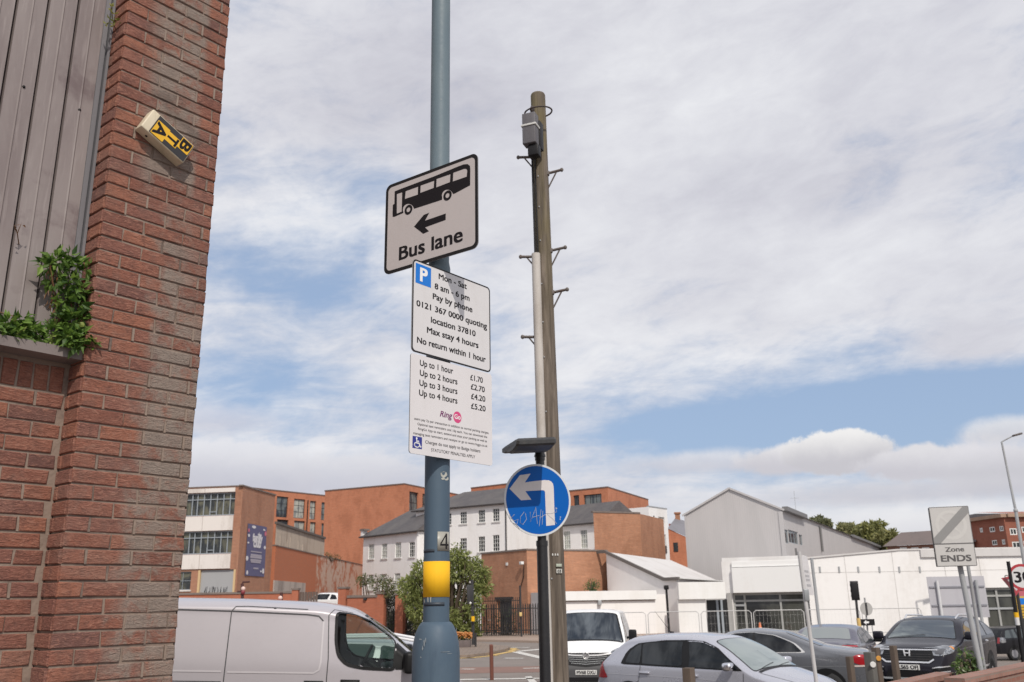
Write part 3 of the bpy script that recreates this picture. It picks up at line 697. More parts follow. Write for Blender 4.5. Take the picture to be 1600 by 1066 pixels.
    for a, py, w, h in ((-24, 1004, 0.003, 0.02), (-28, 1012, 0.004, 0.01), (-36, 998, 0.011, 0.0025), (-20, 1000, 0.002, 0.012), (-33, 1026, 0.003, 0.004), (30, 1018, 0.03, 0.0012), (38, 1021, 0.02, 0.001), (62, 984, 0.002, 0.01)): chip(a, py, w, h)
    part('paint_scratch', mb, mat('bare_paint', (0.28, 0.31, 0.33), 0.6), t)
    # lamp head far above the picture
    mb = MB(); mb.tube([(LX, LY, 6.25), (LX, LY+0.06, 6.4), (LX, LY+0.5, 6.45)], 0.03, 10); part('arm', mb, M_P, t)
    mb = MB(); mb.bbox((LX, LY+0.7, 6.45), (0.2, 0.45, 0.1), None, 0.03); part('lamp_head', mb, M_ALU, t)
lamp_column()

def sign_plane(cx, Y, yaw): return plane_yaw((cx, Y, 0), R(yaw))
def plate(t, pl, px, r, face_m, border_m, bw, th=0.004, corner_fix=None):
    u0, z0, u1, z1 = px
    mb = MB(); put_shape(mb, pl, [rrect(u0, z0, u1, z1, r)], -th/2, th); part('back_plate', mb, M_ALU, t)
    mb = MB(); put_shape(mb, pl, [rrect(u0, z0, u1, z1, r)], 0.0008, 0.0006); part('face', mb, face_m, t)
    if bw:
        mb = MB(); put_shape(mb, pl, [rrect(u0, z0, u1, z1, r), rrect(u0+bw, z0+bw, u1-bw, z1-bw, max(0.001, r-bw*0.6))[::-1]], 0.0016, 0.0006); part('border', mb, border_m, t)
    return u0, z0, u1, z1
def quad_rect(pl, q):
    h = [pl.hit(*p) for p in q]; return (h[0][0]+h[3][0])/2, (h[2][1]+h[3][1])/2, (h[1][0]+h[2][0])/2, (h[0][1]+h[1][1])/2
def clamp_band(t, z, pl, ud):
    mb = MB(); n = 24
    mb.lathe([(0.0592, z-0.009), (0.0605, z-0.009), (0.0605, z+0.009), (0.0592, z+0.009)], (LX, LY, 0), 32); part('clamp_band', mb, M_GALV, t)
def bus_sign():
    pl = sign_plane(-0.394, 4.060, -35.63)
    q = [(603, 292), (746, 238), (748, 387), (601, 430)]; u0, z0, u1, z1 = quad_rect(pl, q)
    t = thing('bus_lane_sign', 'grey bus lane sign with bus pictogram and left arrow on the blue column', 'road sign', tuple(pl.p((u0+u1)/2, z0, -0.01)))
    plate(t, pl, (u0, z0, u1, z1), 0.035, M_SIGNGREY, M_BLACK, 0.0165)
    def Z(p): return pl.hit(580+p[0]/4.1, 220+p[1]/4.1)
    out = [(152, 325), (200, 306), (400, 231), (560, 165), (595, 152), (620, 151), (634, 163), (636, 180), (635, 286), (540, 337), (528, 342)]
    # bottom edge with the two wheel arches
    def arc(cx, cy, r, a0, a1, n=10): return [(cx+r*cos(R(a0+(a1-a0)*k/n)), cy-r*1.06*sin(R(a0+(a1-a0)*k/n))) for k in range(n+1)]
    out += arc(490, 352, 36, 22, 197) + [(455, 379), (276, 437)] + arc(240, 443, 36, 18, 205) + [(207, 463), (150, 488), (139, 488), (138, 470), (140, 412), (150, 405)]
    holes = [[(166, 342), (200, 331), (197, 455), (165, 468)], [(222, 324), (302, 295), (300, 346), (217, 374)], [(318, 288), (405, 257), (402, 303), (316, 335)], [(420, 246), (509, 215), (506, 266), (418, 300)], [(527, 206), (596, 181), (611, 181), (617, 192), (613, 231), (524, 262)]]
    mb = MB(); put_shape(mb, pl, [[Z(p) for p in out]]+[[Z(p) for p in h][::-1] for h in holes], 0.0016, 0.0005)
    for cx, cy in ((490, 352), (240, 443)):
        c = Z((cx, cy)); put_shape(mb, pl, [circ(c[0], c[1], 0.0265), circ(c[0], c[1], 0.0125)[::-1]], 0.0016, 0.0005)
    part('bus_symbol', mb, M_INK, t)
    mb = MB(); put_shape(mb, pl, [[Z(p) for p in ((276, 551), (338, 476), (373, 462), (346, 513), (479, 467), (478, 508), (346, 556), (371, 580), (335, 597))]], 0.0016, 0.0005)
    part('arrow', mb, M_INK, t)
    mb = MB(); text_px(mb, pl, 'Bus lane', (580+178/4.1, 220+768/4.1), (580+588/4.1, 220+640/4.1), 0.068, 0.0016, bold=0.024); part('lettering', mb, M_INK, t)
    for z in (z0+0.10, z1-0.10): clamp_band(t, z, pl, None)
bus_sign()
def parking_sign():
    pl = sign_plane(-0.2825, 4.10, 51.0)
    q = [(645, 403), (765.5, 451), (766, 583), (643, 548)]; u0, z0, u1, z1 = quad_rect(pl, q)
    t = thing('parking_sign', 'white pay by phone parking hours sign with blue square below the bus lane sign', 'road sign', tuple(pl.p((u0+u1)/2, z0, -0.01)))
    plate(t, pl, (u0, z0, u1, z1), 0.022, M_SIGNWHITE, M_BLACK, 0.0065)
    def Z(x, y): return (620+x/5.611, 380+y/5.611)
    a = pl.hit(*Z(165, 172)); c = pl.hit(*Z(297, 393)); mb = MB(); put_shape(mb, pl, [[(a[0], a[1]), (c[0], a[1]), (c[0], c[1]), (a[0], c[1])]], 0.0016, 0.0005); sq = part('blue_square', mb, M_PBLUE, t)
    mb = MB(); w = c[0]-a[0]; h = a[1]-c[1]; put_text(mb, pl, 'P', a[0]+w*0.27, c[1]+h*0.17, w*0.50, h*0.66, 0.0024, bold=0.035); part('letter', mb, mat('white_film', (0.82, 0.82, 0.82), 0.5), sq)
    mb = MB(); cap = 0.0275
    for s, p0, p1 in (('Mon - Sat', (365, 306), (612, 411)), ('8 am - 6 pm', (330, 396), (636, 512)), ('Pay by phone', (313, 484), (661, 612)), ('0121 367 0000 quoting', (170, 545), (789, 757)), ('location 37810', (297, 692), (689, 822)), ('Max stay 4 hours', (262, 780), (714, 926)), ('No return within 1 hour', (175, 862), (778, 1055))):
        text_px(mb, pl, s, Z(*p0), Z(*p1), cap, 0.0016, bold=0.023)
    part('lettering', mb, M_INK, t)
    for z in (z0+0.10, z1-0.10): clamp_band(t, z, pl, None)
parking_sign()
def tariff_sign():
    pl = sign_plane(-0.2825, 4.10, 50.3)
    q = [(641.5, 550.5), (768, 586), (769, 728), (639.5, 708)]; u0, z0, u1, z1 = quad_rect(pl, q)
    t = thing('tariff_sign', 'white parking tariff sign with pink round logo and price list, lowest on the column', 'road sign', tuple(pl.p((u0+u1)/2, z0, -0.01)))
    plate(t, pl, (u0, z0, u1, z1), 0.014, M_SIGNPINK, M_BLACK, 0)
    def Z(x, y): return (620+x/5.33, 540+y/5.33)
    mb = MB(); cap = 0.0265
    for k, (s, p0, p1) in enumerate((('Up to 1 hour', (190, 163), (468, 240)), ('Up to 2 hours', (190, 247), (503, 328)), ('Up to 3 hours', (186, 328), (503, 410)), ('Up to 4 hours', (183, 410), (503, 490)))): text_px(mb, pl, s, Z(*p0), Z(*p1), cap, 0.0014, bold=0.019)
    for s, p0, p1 in (('£1.70', (610, 287), (715, 313)), ('£2.70', (615, 364), (731, 391)), ('£4.20', (617, 443), (736, 471)), ('£5.20', (617, 525), (738, 551))): text_px(mb, pl, s, Z(*p0), Z(*p1), cap, 0.0014, bold=0.019)
    part('price_lettering', mb, M_INK, t)
    mb = MB(); text_px(mb, pl, 'Ring', Z(357, 588), Z(461, 612), 0.026, 0.0014, bold=0.02, shear=0.25); part('logo_lettering', mb, mat('logo_purple', (0.16, 0.02, 0.12), 0.5), t)
    c = pl.hit(*Z(503, 598)); mb = MB(); put_shape(mb, pl, [circ(c[0], c[1], 0.0275)], 0.0014, 0.0004); disc = part('logo_disc', mb, mat('logo_pink', (0.62, 0.06, 0.20), 0.5), t)
    mb = MB(); put_text(mb, pl, 'Go', c[0]-0.021, c[1]-0.009, 0.042, 0.021, 0.0020, bold=0.02); part('logo_letters', mb, MATS['white_film'], disc)
    mb = MB()
    for s, p0, p1 in (('users pay 7p per transaction in addition to normal parking charges.', (143, 612), (766, 742)), ('Optional text reminders cost 10p each. You can download the', (170, 656), (751, 777)), ('RingGo App to start, extend and stop your parking as well as', (176, 696), (749, 812)), ('managing text reminders and receipts or go to www.ringgo.co.uk', (135, 735), (753, 850))): text_px(mb, pl, s, Z(*p0), Z(*p1), 0.0102, 0.0014, bold=0.008)
    text_px(mb, pl, 'Charges do not apply to Badge holders', Z(235, 816), Z(694, 892), 0.0138, 0.0014, bold=0.010)
    text_px(mb, pl, 'STATUTORY PENALTIES APPLY', Z(284, 880), Z(650, 942), 0.0138, 0.0014, bold=0.010)
    part('small_lettering', mb, mat('grey_ink', (0.05, 0.045, 0.05), 0.6), t)
    a = pl.hit(*Z(130, 752)); c = pl.hit(*Z(207, 865)); mb = MB(); put_shape(mb, pl, [[(a[0], a[1]), (c[0], a[1]), (c[0], c[1]), (a[0], c[1])]], 0.0014, 0.0004); sq = part('wheelchair_panel', mb, M_NAVY, t)
    w = c[0]-a[0]; h = a[1]-c[1]; X = lambda x, y: (a[0]+w*x, c[1]+h*y); mb = MB()
    put_shape(mb, pl, [circ(*X(0.42, 0.84), w*0.085, 14)], 0.0020, 0.0004)
    def stroke(pts, r):
        for (p, q) in zip(pts, pts[1:]):
            p, q = Vector(X(*p)), Vector(X(*q)); d = (q-p).normalized(); s = Vector((-d.y, d.x))*r
            put_shape(mb, pl, [[tuple(p-s-d*r*0.5), tuple(q-s+d*r*0.5), tuple(q+s+d*r*0.5), tuple(p+s-d*r*0.5)]], 0.0020, 0.0004)
    stroke([(0.42, 0.74), (0.44, 0.46), (0.70, 0.46), (0.82, 0.17), (0.90, 0.20)], w*0.045); stroke([(0.43, 0.62), (0.66, 0.62)], w*0.04)
    stroke([(0.45+0.27*cos(R(k)), 0.30+0.19*sin(R(k))) for k in range(110, 380, 18)], w*0.042)
    part('wheelchair_symbol', mb, MATS['white_film'], sq)
    for z in (z0+0.10, z1-0.10): clamp_band(t, z, pl, None)
tariff_sign()

# ================================================================== TELEGRAPH POLE
def telegraph_pole():
    Y = 9.7
    top = at(840.5, 150, Y+0.1); bot = at(872, 1060, Y); ax = (bot-top)
    base = top+ax*((top.z-zg(0, 9.7)+0.1)/(top.z-bot.z)); z0 = base.z
    P = lambda s: top+(base-top)*s
    def sz(z): return (top.z-z)/(top.z-base.z)
    def wood(t, b):
        v = obco(t); n = t.noise(t.mapping(v, (1, 1, 0.06)), 22, 6, 0.65, 0.4); n2 = t.noise(t.mapping(v, (1, 1, 0.25)), 3, 5, 0.6, 0.4); sp = t.new('ShaderNodeSeparateXYZ'); t.l.new(v, sp.inputs[0])
        col = t.ramp(n, [(0.32, (0.062, 0.048, 0.038)), (0.5, (0.125, 0.10, 0.078)), (0.68, (0.22, 0.18, 0.145))])
        g = t.mul(t.smooth(sp.outputs[2], 4.6, 7.0), t.smooth(n2, 0.38, 0.6))
        col = t.mix(t.mul(g, 0.7), col, (0.155, 0.125, 0.048))
        t.put(b.inputs['Base Color'], col); t.put(b.inputs['Normal'], t.bump(n, 0.5, 0.01))
    M_W = mat('pole_timber', (0.2, 0.15, 0.1), 0.85, fn=wood)
    t = thing('telegraph_pole', 'tall weathered wooden telegraph pole with step irons and pale conduit', 'utility pole', tuple(base))
    r = lambda s: 0.090+0.026*s
    mb = MB(); n = 14; mb.tube([P(k/n) for k in range(n+1)], [r(k/n) for k in range(n+1)], 28); mb.tube([top+Vector((0, 0, 0.0)), top+Vector((0, 0, 0.018)), top+Vector((0, 0, 0.026))], [0.09, 0.083, 0.055], 28); part('timber', mb, M_W, t)
    # white conduit (left side) from mid height down, black cable above
    mb = MB(); M_CON = wmat('pale_conduit', (0.52, 0.485, 0.45), (0.36, 0.32, 0.28), scale=6)
    off = Vector((-0.085, -0.085, 0)); s0 = sz(at(840, 398, Y).z)
    mb.tube([P(s0+(1-s0)*k/8)+off*(1+0.25*(s0+(1-s0)*k/8)) for k in range(9)], 0.05, 16); part('conduit', mb, M_CON, t)
    mb = MB(); s1 = sz(at(840, 236, Y).z); mb.tube([P(s1+(s0+0.02-s1)*k/6)+off*0.92+Vector((-0.02, 0, 0)) for k in range(7)], 0.012, 8); mb.tube([P(s1+(s0+0.02-s1)*k/6)+off*1.0+Vector((0.02, -0.005, 0)) for k in range(7)], 0.008, 8)
    part('cable', mb, M_BLACK, t)
    mb = MB()
    for py in (276, 324, 377, 445, 505, 560, 645, 905):
        s = sz(at(846, py, Y).z); p = P(s)+Vector((-0.035, -r(s)*0.92-0.006, 0)); mb.ball(p, 0.008, 0.008, 0.011, 5)
    part('clip', mb, M_GALV, t)
    def step(px, py, right):
        s = sz(at(px, py, Y).z); c = P(s); sg = 1 if right else -1
        if right: a = c+Vector((r(s)*0.85, -0.03, 0)); e = a+Vector((0.17, -0.06, 0.015)); f = c+Vector((r(s)*0.9, -0.02, -0.19))
        else: a = c+Vector((-r(s)*0.7, -0.06, 0)); e = a+Vector((-0.20, 0.02, 0.01)); f = c+Vector((-r(s)*0.8, -0.03, -0.15))
        mb = MB(); mb.tube([a, e], 0.017, 8); mb.tube([a+(e-a)*0.62-Vector((0, 0, 0.012)), f], 0.009, 6); mb.ball(e, 0.022, 0.022, 0.026, 5); mb.bbox(a, (0.05, 0.05, 0.05), None, 0.006)
        part('step_iron', mb, wmat('step_iron', (0.14, 0.12, 0.11), (0.10, 0.055, 0.04), scale=9), t)
    for px, py in ((856, 268), (860, 390), (864, 456)): step(px, py, True)
    for px, py in ((832, 244), (836, 401), (842, 527)): step(px, py, False)
    # grey equipment box with strap, and cable loop
    c = at(829, 207, Y-0.22); Mb = Matrix.Rotation(R(-22), 3, 'Z')
    mb = MB(); mb.bbox(c+Vector((0, 0, 0.03)), (0.165, 0.13, 0.40), Mb, 0.012); bx = part('equipment_box', mb, wmat('box_grey', (0.135, 0.13, 0.14), (0.09, 0.08, 0.085), scale=5, rough=0.6), t)
    mb = MB(); mb.bbox(c+Mb @ Vector((0, 0, 0.07)), (0.188, 0.15, 0.024), Mb, 0.004); part('strap', mb, mat('strap_white', (0.6, 0.59, 0.56), 0.5), bx)
    mb = MB(); mb.bbox(c+Mb @ Vector((0.035, 0.02, -0.25)), (0.13, 0.11, 0.14), Mb, 0.012); mb.bbox(c+Mb @ Vector((0.05, 0.13, 0.0)), (0.09, 0.12, 0.36), Mb, 0.01); part('bracket', mb, M_BLACK, bx)
    mb = MB(); cc = at(841, 177, Y-0.04)
    mb.tube([cc+Vector((0.165*cos(2*pi*k/28), 0.165*sin(2*pi*k/28)-0.02, 0.025*sin(2*pi*k/28+0.7))) for k in range(29)], 0.010, 8, caps=False); mb.ball(cc+Vector((-0.075, -0.105, -0.01)), 0.03, 0.03, 0.05, 6); part('cable_loop', mb, wmat('loop_cable', (0.05, 0.04, 0.038), (0.12, 0.05, 0.03), scale=8), t)
    # small plates and pins near eye level
    for k, (px, py, w, h) in enumerate(((874, 884, 0.062, 0.030), (875.5, 893, 0.062, 0.042))):
        s = sz(at(px, py, Y).z); p = P(s)+Vector((0.045, -r(s)-0.003, 0)); mb = MB(); mb.bbox(p, (w, 0.006, h), Matrix.Rotation(R(18), 3, 'Z'), 0.002); mmm = film('pole_tag_green', (0.42, 0.46, 0.38)) if k == 0 else film('pole_tag_white', (0.58, 0.58, 0.54)); tg = part('tag_plate', mb, mmm, t)
        if k: 
            mb = MB(); pp = plane_yaw((p.x, p.y-0.005, 0), R(18)); u = (p-pp.A).dot(pp.u); put_text(mb, pp, '03', u-0.02, p.z-0.013, 0.04, 0.027, 0.0, bold=0.03); part('numeral', mb, M_INK, tg)
    mb = MB()
    for px in (868.5, 872.5, 876): s = sz(at(px, 867.5, Y).z); mb.bbox(P(s)+Vector((-0.02+0.028*(px-868)/4, -r(s)-0.002, 0)), (0.014, 0.006, 0.022), None, 0.002)
    part('stud', mb, mat('stud_white', (0.6, 0.6, 0.58), 0.5), t)
telegraph_pole()

# ================================================================== ROUND TURN-LEFT SIGN
def round_sign():
    Y = 7.75; yaw = 20
    c = at(840.3, 781, Y); pl = plane_yaw((c.x, c.y, 0), R(yaw)); cu, cz = pl.hit(840.3, 781)
    post = pl.p(cu, 0, -0.075); post = Vector((at(848.5, 900, Y+0.075).x, post.y+0.0, 0))
    z0 = zg(post.x, post.y)
    t = thing('turn_left_sign', 'round blue turn left sign with graffiti on a black post under a small lamp', 'road sign', (post.x, post.y, z0))
    topz = at(845, 712, Y).z; rp = 0.0385
    lean = (at(842, 712, Y).x-at(852.5, 1064, Y).x)
    bx = at(852.5, 1064, Y).x; bz = at(852.5, 1064, Y).z
    X = lambda z: bx+(at(844, 715, Y).x-bx)*(z-bz)/(topz-bz)
    mb = MB(); mb.tube([(X(z0-0.05), post.y, z0-0.05), (X(cz-0.36), post.y, cz-0.36)], [rp+0.008, rp+0.008], 24); mb.tube([(X(cz-0.37), post.y, cz-0.37), (X(topz), post.y, topz)], rp, 24)
    mb.tube([(X(cz-0.385), post.y, cz-0.385), (X(cz-0.34), post.y, cz-0.34)], [rp+0.012, rp+0.012], 24)
    M_BP = wmat('black_post_paint', (0.016, 0.016, 0.018), (0.035, 0.032, 0.032), scale=5, rough=0.4); part('post', mb, M_BP, t)
    rr = 0.306; mb = MB(); put_shape(mb, pl, [circ(cu, cz, rr, 64)], -0.004, 0.008); part('back_plate', mb, M_ALU, t)
    mb = MB(); put_shape(mb, pl, [circ(cu, cz, rr, 64)], 0.0010, 0.0006); part('rim', mb, film('rim_white', (0.62, 0.63, 0.64)), t)
    mb = MB(); put_shape(mb, pl, [circ(cu, cz, rr*0.945, 64)], 0.0020, 0.0006); fc = part('face', mb, M_BLUE, t)
    def Z(p): return pl.hit(740+p[0]/5.33, 680+p[1]/5.33)
    out = [(298, 447), (385, 334), (474, 321), (426, 395), (500, 384), (590, 375), (625, 377), (645, 386), (660, 405), (666, 440), (676, 748), (604, 757), (594, 475), (588, 463), (575, 459), (430, 467), (480, 538), (394, 543)]
    mb = MB(); put_shape(mb, pl, [[Z(p) for p in out]], 0.0030, 0.0005); part('arrow', mb, film('arrow_white', (0.66, 0.62, 0.61)), fc)
    # scribbled tag
    mb = MB()
    for pts in ([(340, 660), (310, 690), (340, 715), (370, 700), (360, 740), (330, 735)], [(420, 640), (390, 680), (385, 730), (410, 745), (440, 700), (430, 650)], [(470, 640), (470, 725), (500, 650), (515, 600), (525, 700), (530, 740)], [(490, 685), (545, 670)], [(560, 620), (545, 760)], [(575, 630), (570, 745)], [(548, 690), (600, 660)], [(680, 600), (690, 640), (640, 655), (600, 650)], [(612, 660), (660, 700), (690, 740)], [(350, 740), (380, 780)], [(300, 660), (305, 720), (350, 745)]):
        mb.tube([pl.p(*Z(p), 0.0036) for p in pts], 0.0022, 5)
    part('graffiti', mb, mat('graffiti_silver', (0.40, 0.42, 0.48), 0.5), fc)
    mb = MB()
    for x, y in ((722, 683), (690, 610), (720, 700)): put_shape(mb, pl, [circ(*Z((x, y)), 0.006, 7)], 0.0026, 0.0004)
    part('chip', mb, MATS['graffiti_silver'], fc)
    # lamp unit: flat box reaching out in front of the plate, to the left of the post
    tp = Vector((X(topz), post.y, topz)); Mb = pl.M()     # u, up, out
    g = lambda u, z, o: tp+pl.u*u+Vector((0, 0, z))+pl.n*o
    mb = MB(); mb.tube([g(0, -0.03, 0), g(0, 0.05, 0)], [rp+0.006, rp+0.004], 20); mb.tube([g(0, 0.0, 0), g(0, 0.02, 0)], [rp+0.012, rp+0.010], 20); part('neck', mb, M_BP, t)
    mb = MB(); prof = [(-0.02, 0.048), (0.10, 0.040), (0.20, 0.010), (0.36, 0.006), (0.50, 0.022), (0.525, 0.036), (0.525, 0.066), (0.50, 0.088), (0.0, 0.110), (-0.06, 0.104), (-0.06, 0.060)]
    u0, u1 = -0.335, 0.015
    for k in range(len(prof)):
        pass
    A = [g(u0+0.012, z, o) for o, z in prof]; B = [g(u0, (z+0.095)/2 if False else z, o) for o, z in prof]
    rows = []
    for du, sc in ((u0, 0.72), (u0+0.018, 1.0), (u1-0.018, 1.0), (u1, 0.72)):
        rows.append([mb.vert(g(du-0.13*max(0, o), 0.063+(z-0.063)*sc+0.030*(du-u1)/(u0-u1)*-1.0, 0.19+(o-0.19)*(0.94 if sc < 1 else 1))) for o, z in prof])
    for a, b in zip(rows, rows[1:]):
        for k in range(len(prof)): mb.face((a[k], a[(k+1) % len(prof)], b[(k+1) % len(prof)], b[k]), False)
    mb.face(rows[0]); mb.face(rows[-1][::-1]); lu = part('lamp_unit', mb, wmat('lamp_black', (0.03, 0.03, 0.032), (0.07, 0.065, 0.06), scale=6, rough=0.5), t)
    
round_sign()
# ================================================================== BUILDINGS
M_GLASSDARK = mat('window_glass', (0.03, 0.034, 0.036), 0.08, 0.0, 0.4)
def glass_fn(c1, c2, s):
    def fn(t, b):
        v = uvco(t); n = t.noise(t.mapping(v, (1.0, 0.5, 1)), s, 4, 0.6, 0.5)
        t.put(b.inputs['Base Color'], t.mix(t.smooth(n, 0.42, 0.62), c1, c2))
    return fn
M_GLASSOLD = mat('old_glass', (0.05, 0.05, 0.04), 0.12, fn=glass_fn((0.028, 0.032, 0.034), (0.13, 0.125, 0.085), 1.3))
M_GLASSNEW = mat('new_glass', (0.10, 0.13, 0.14), 0.05, fn=glass_fn((0.035, 0.045, 0.055), (0.17, 0.19, 0.185), 0.55))
M_BLIND = mat('window_blind', (0.42, 0.44, 0.40), 0.6, fn=glass_fn((0.42, 0.43, 0.38), (0.22, 0.24, 0.24), 1.2))
M_FRAMEW = mat('white_frame', (0.72, 0.72, 0.70), 0.5)
M_FRAMEG = mat('grey_frame', (0.30, 0.33, 0.36), 0.5)
M_FRAMED = mat('dark_frame', (0.03, 0.032, 0.035), 0.5)
M_BR_A = far_brick('brick_brown', (0.42, 0.185, 0.105), (0.36, 0.155, 0.09), (0.33, 0.21, 0.15), 0.5)
M_BR_C = far_brick('brick_orange', (0.52, 0.185, 0.092), (0.47, 0.165, 0.082), (0.44, 0.21, 0.13), 0.5)
M_BR_W = far_brick('brick_wall_red', (0.46, 0.135, 0.065), (0.40, 0.115, 0.056), (0.34, 0.15, 0.10), 0.3)
M_BR_E = far_brick('brick_tan', (0.48, 0.215, 0.115), (0.41, 0.18, 0.098), (0.36, 0.22, 0.15), 0.55)
M_BR_K = far_brick('brick_far', (0.32, 0.10, 0.058), (0.27, 0.085, 0.05), (0.24, 0.11, 0.08), 0.4)
M_SLATE = None
def slate_fn(t, b):
    v = uvco(t); br = t.new('ShaderNodeTexBrick'); t.put(br.inputs['Vector'], v); br.inputs['Scale'].default_value = 1
    br.inputs['Color1'].default_value = (0.105, 0.095, 0.095, 1); br.inputs['Color2'].default_value = (0.082, 0.074, 0.077, 1); br.inputs['Mortar'].default_value = (0.05, 0.045, 0.045, 1)
    br.inputs['Brick Width'].default_value = 0.3; br.inputs['Row Height'].default_value = 0.2; br.inputs['Mortar Size'].default_value = 0.01
    t.put(b.inputs['Base Color'], t.mix(t.mul(t.smooth(t.noise(v, 0.5, 5), 0.4, 0.7), 0.5), br.outputs[0], (0.14, 0.125, 0.115)))
M_SLATE = mat('roof_slate', (0.1, 0.09, 0.09), 0.7, fn=slate_fn)
M_REND = wmat('white_render', (0.82, 0.80, 0.785), (0.60, 0.56, 0.52), scale=0.4, amt=0.4, rough=0.75, bump=0.03)
M_PANEL = wmat('panel_white', (0.74, 0.685, 0.64), (0.45, 0.39, 0.34), scale=0.9, amt=0.55, rough=0.7)
M_COPE = wmat('coping', (0.19, 0.15, 0.13), (0.12, 0.10, 0.09), scale=2)

def window(parent, pl, r, nx, nz, off=-0.12, frame=M_FRAMEW, pane=M_GLASSDARK, fw=0.06, bar=0.035, name='window'):
    u0, z0, u1, z1 = r; mb = MB()
    for a, b, c, d in ((u0, z0, u0+fw, z1), (u1-fw, z0, u1, z1), (u0+fw, z0, u1-fw, z0+fw), (u0+fw, z1-fw, u1-fw, z1)): pl.box(mb, a, b, c, d, off-0.03, off+0.03)
    for k in range(1, nx): x = u0+(u1-u0)*k/nx; pl.box(mb, x-bar/2, z0+fw, x+bar/2, z1-fw, off-0.018, off+0.020)
    for k in range(1, nz): x = z0+(z1-z0)*k/nz; pl.box(mb, u0+fw, x-bar/2, u1-fw, x+bar/2, off-0.021, off+0.024)
    w = part(name, mb, frame, parent)
    mb = MB(); pl.box(mb, u0+fw*0.5, z0+fw*0.5, u1-fw*0.5, z1-fw*0.5, off-0.017, off-0.010); part('pane', mb, pane, w)
    return w
def vpoly(mb, pts3): mb.poly(pts3)
def back_shell(mb, front, depth_vec, z0, z1, roof=True):
    """closes a building behind its front corner line (plan points) with back and end walls and a flat roof"""
    f = [Vector((p[0], p[1], 0)) for p in front]; b = [p+Vector(depth_vec) for p in f]
    up = lambda p, z: p+Vector((0, 0, z))
    for a, c in ((f[0], b[0]), (f[-1], b[-1])): mb.poly([up(a, z0), up(c, z0), up(c, z1), up(a, z1)])
    for a, c in zip(b, b[1:]): mb.poly([up(a, z0), up(c, z0), up(c, z1), up(a, z1)])
    if roof: mb.poly([up(p, z1) for p in f]+[up(p, z1) for p in reversed(b)])

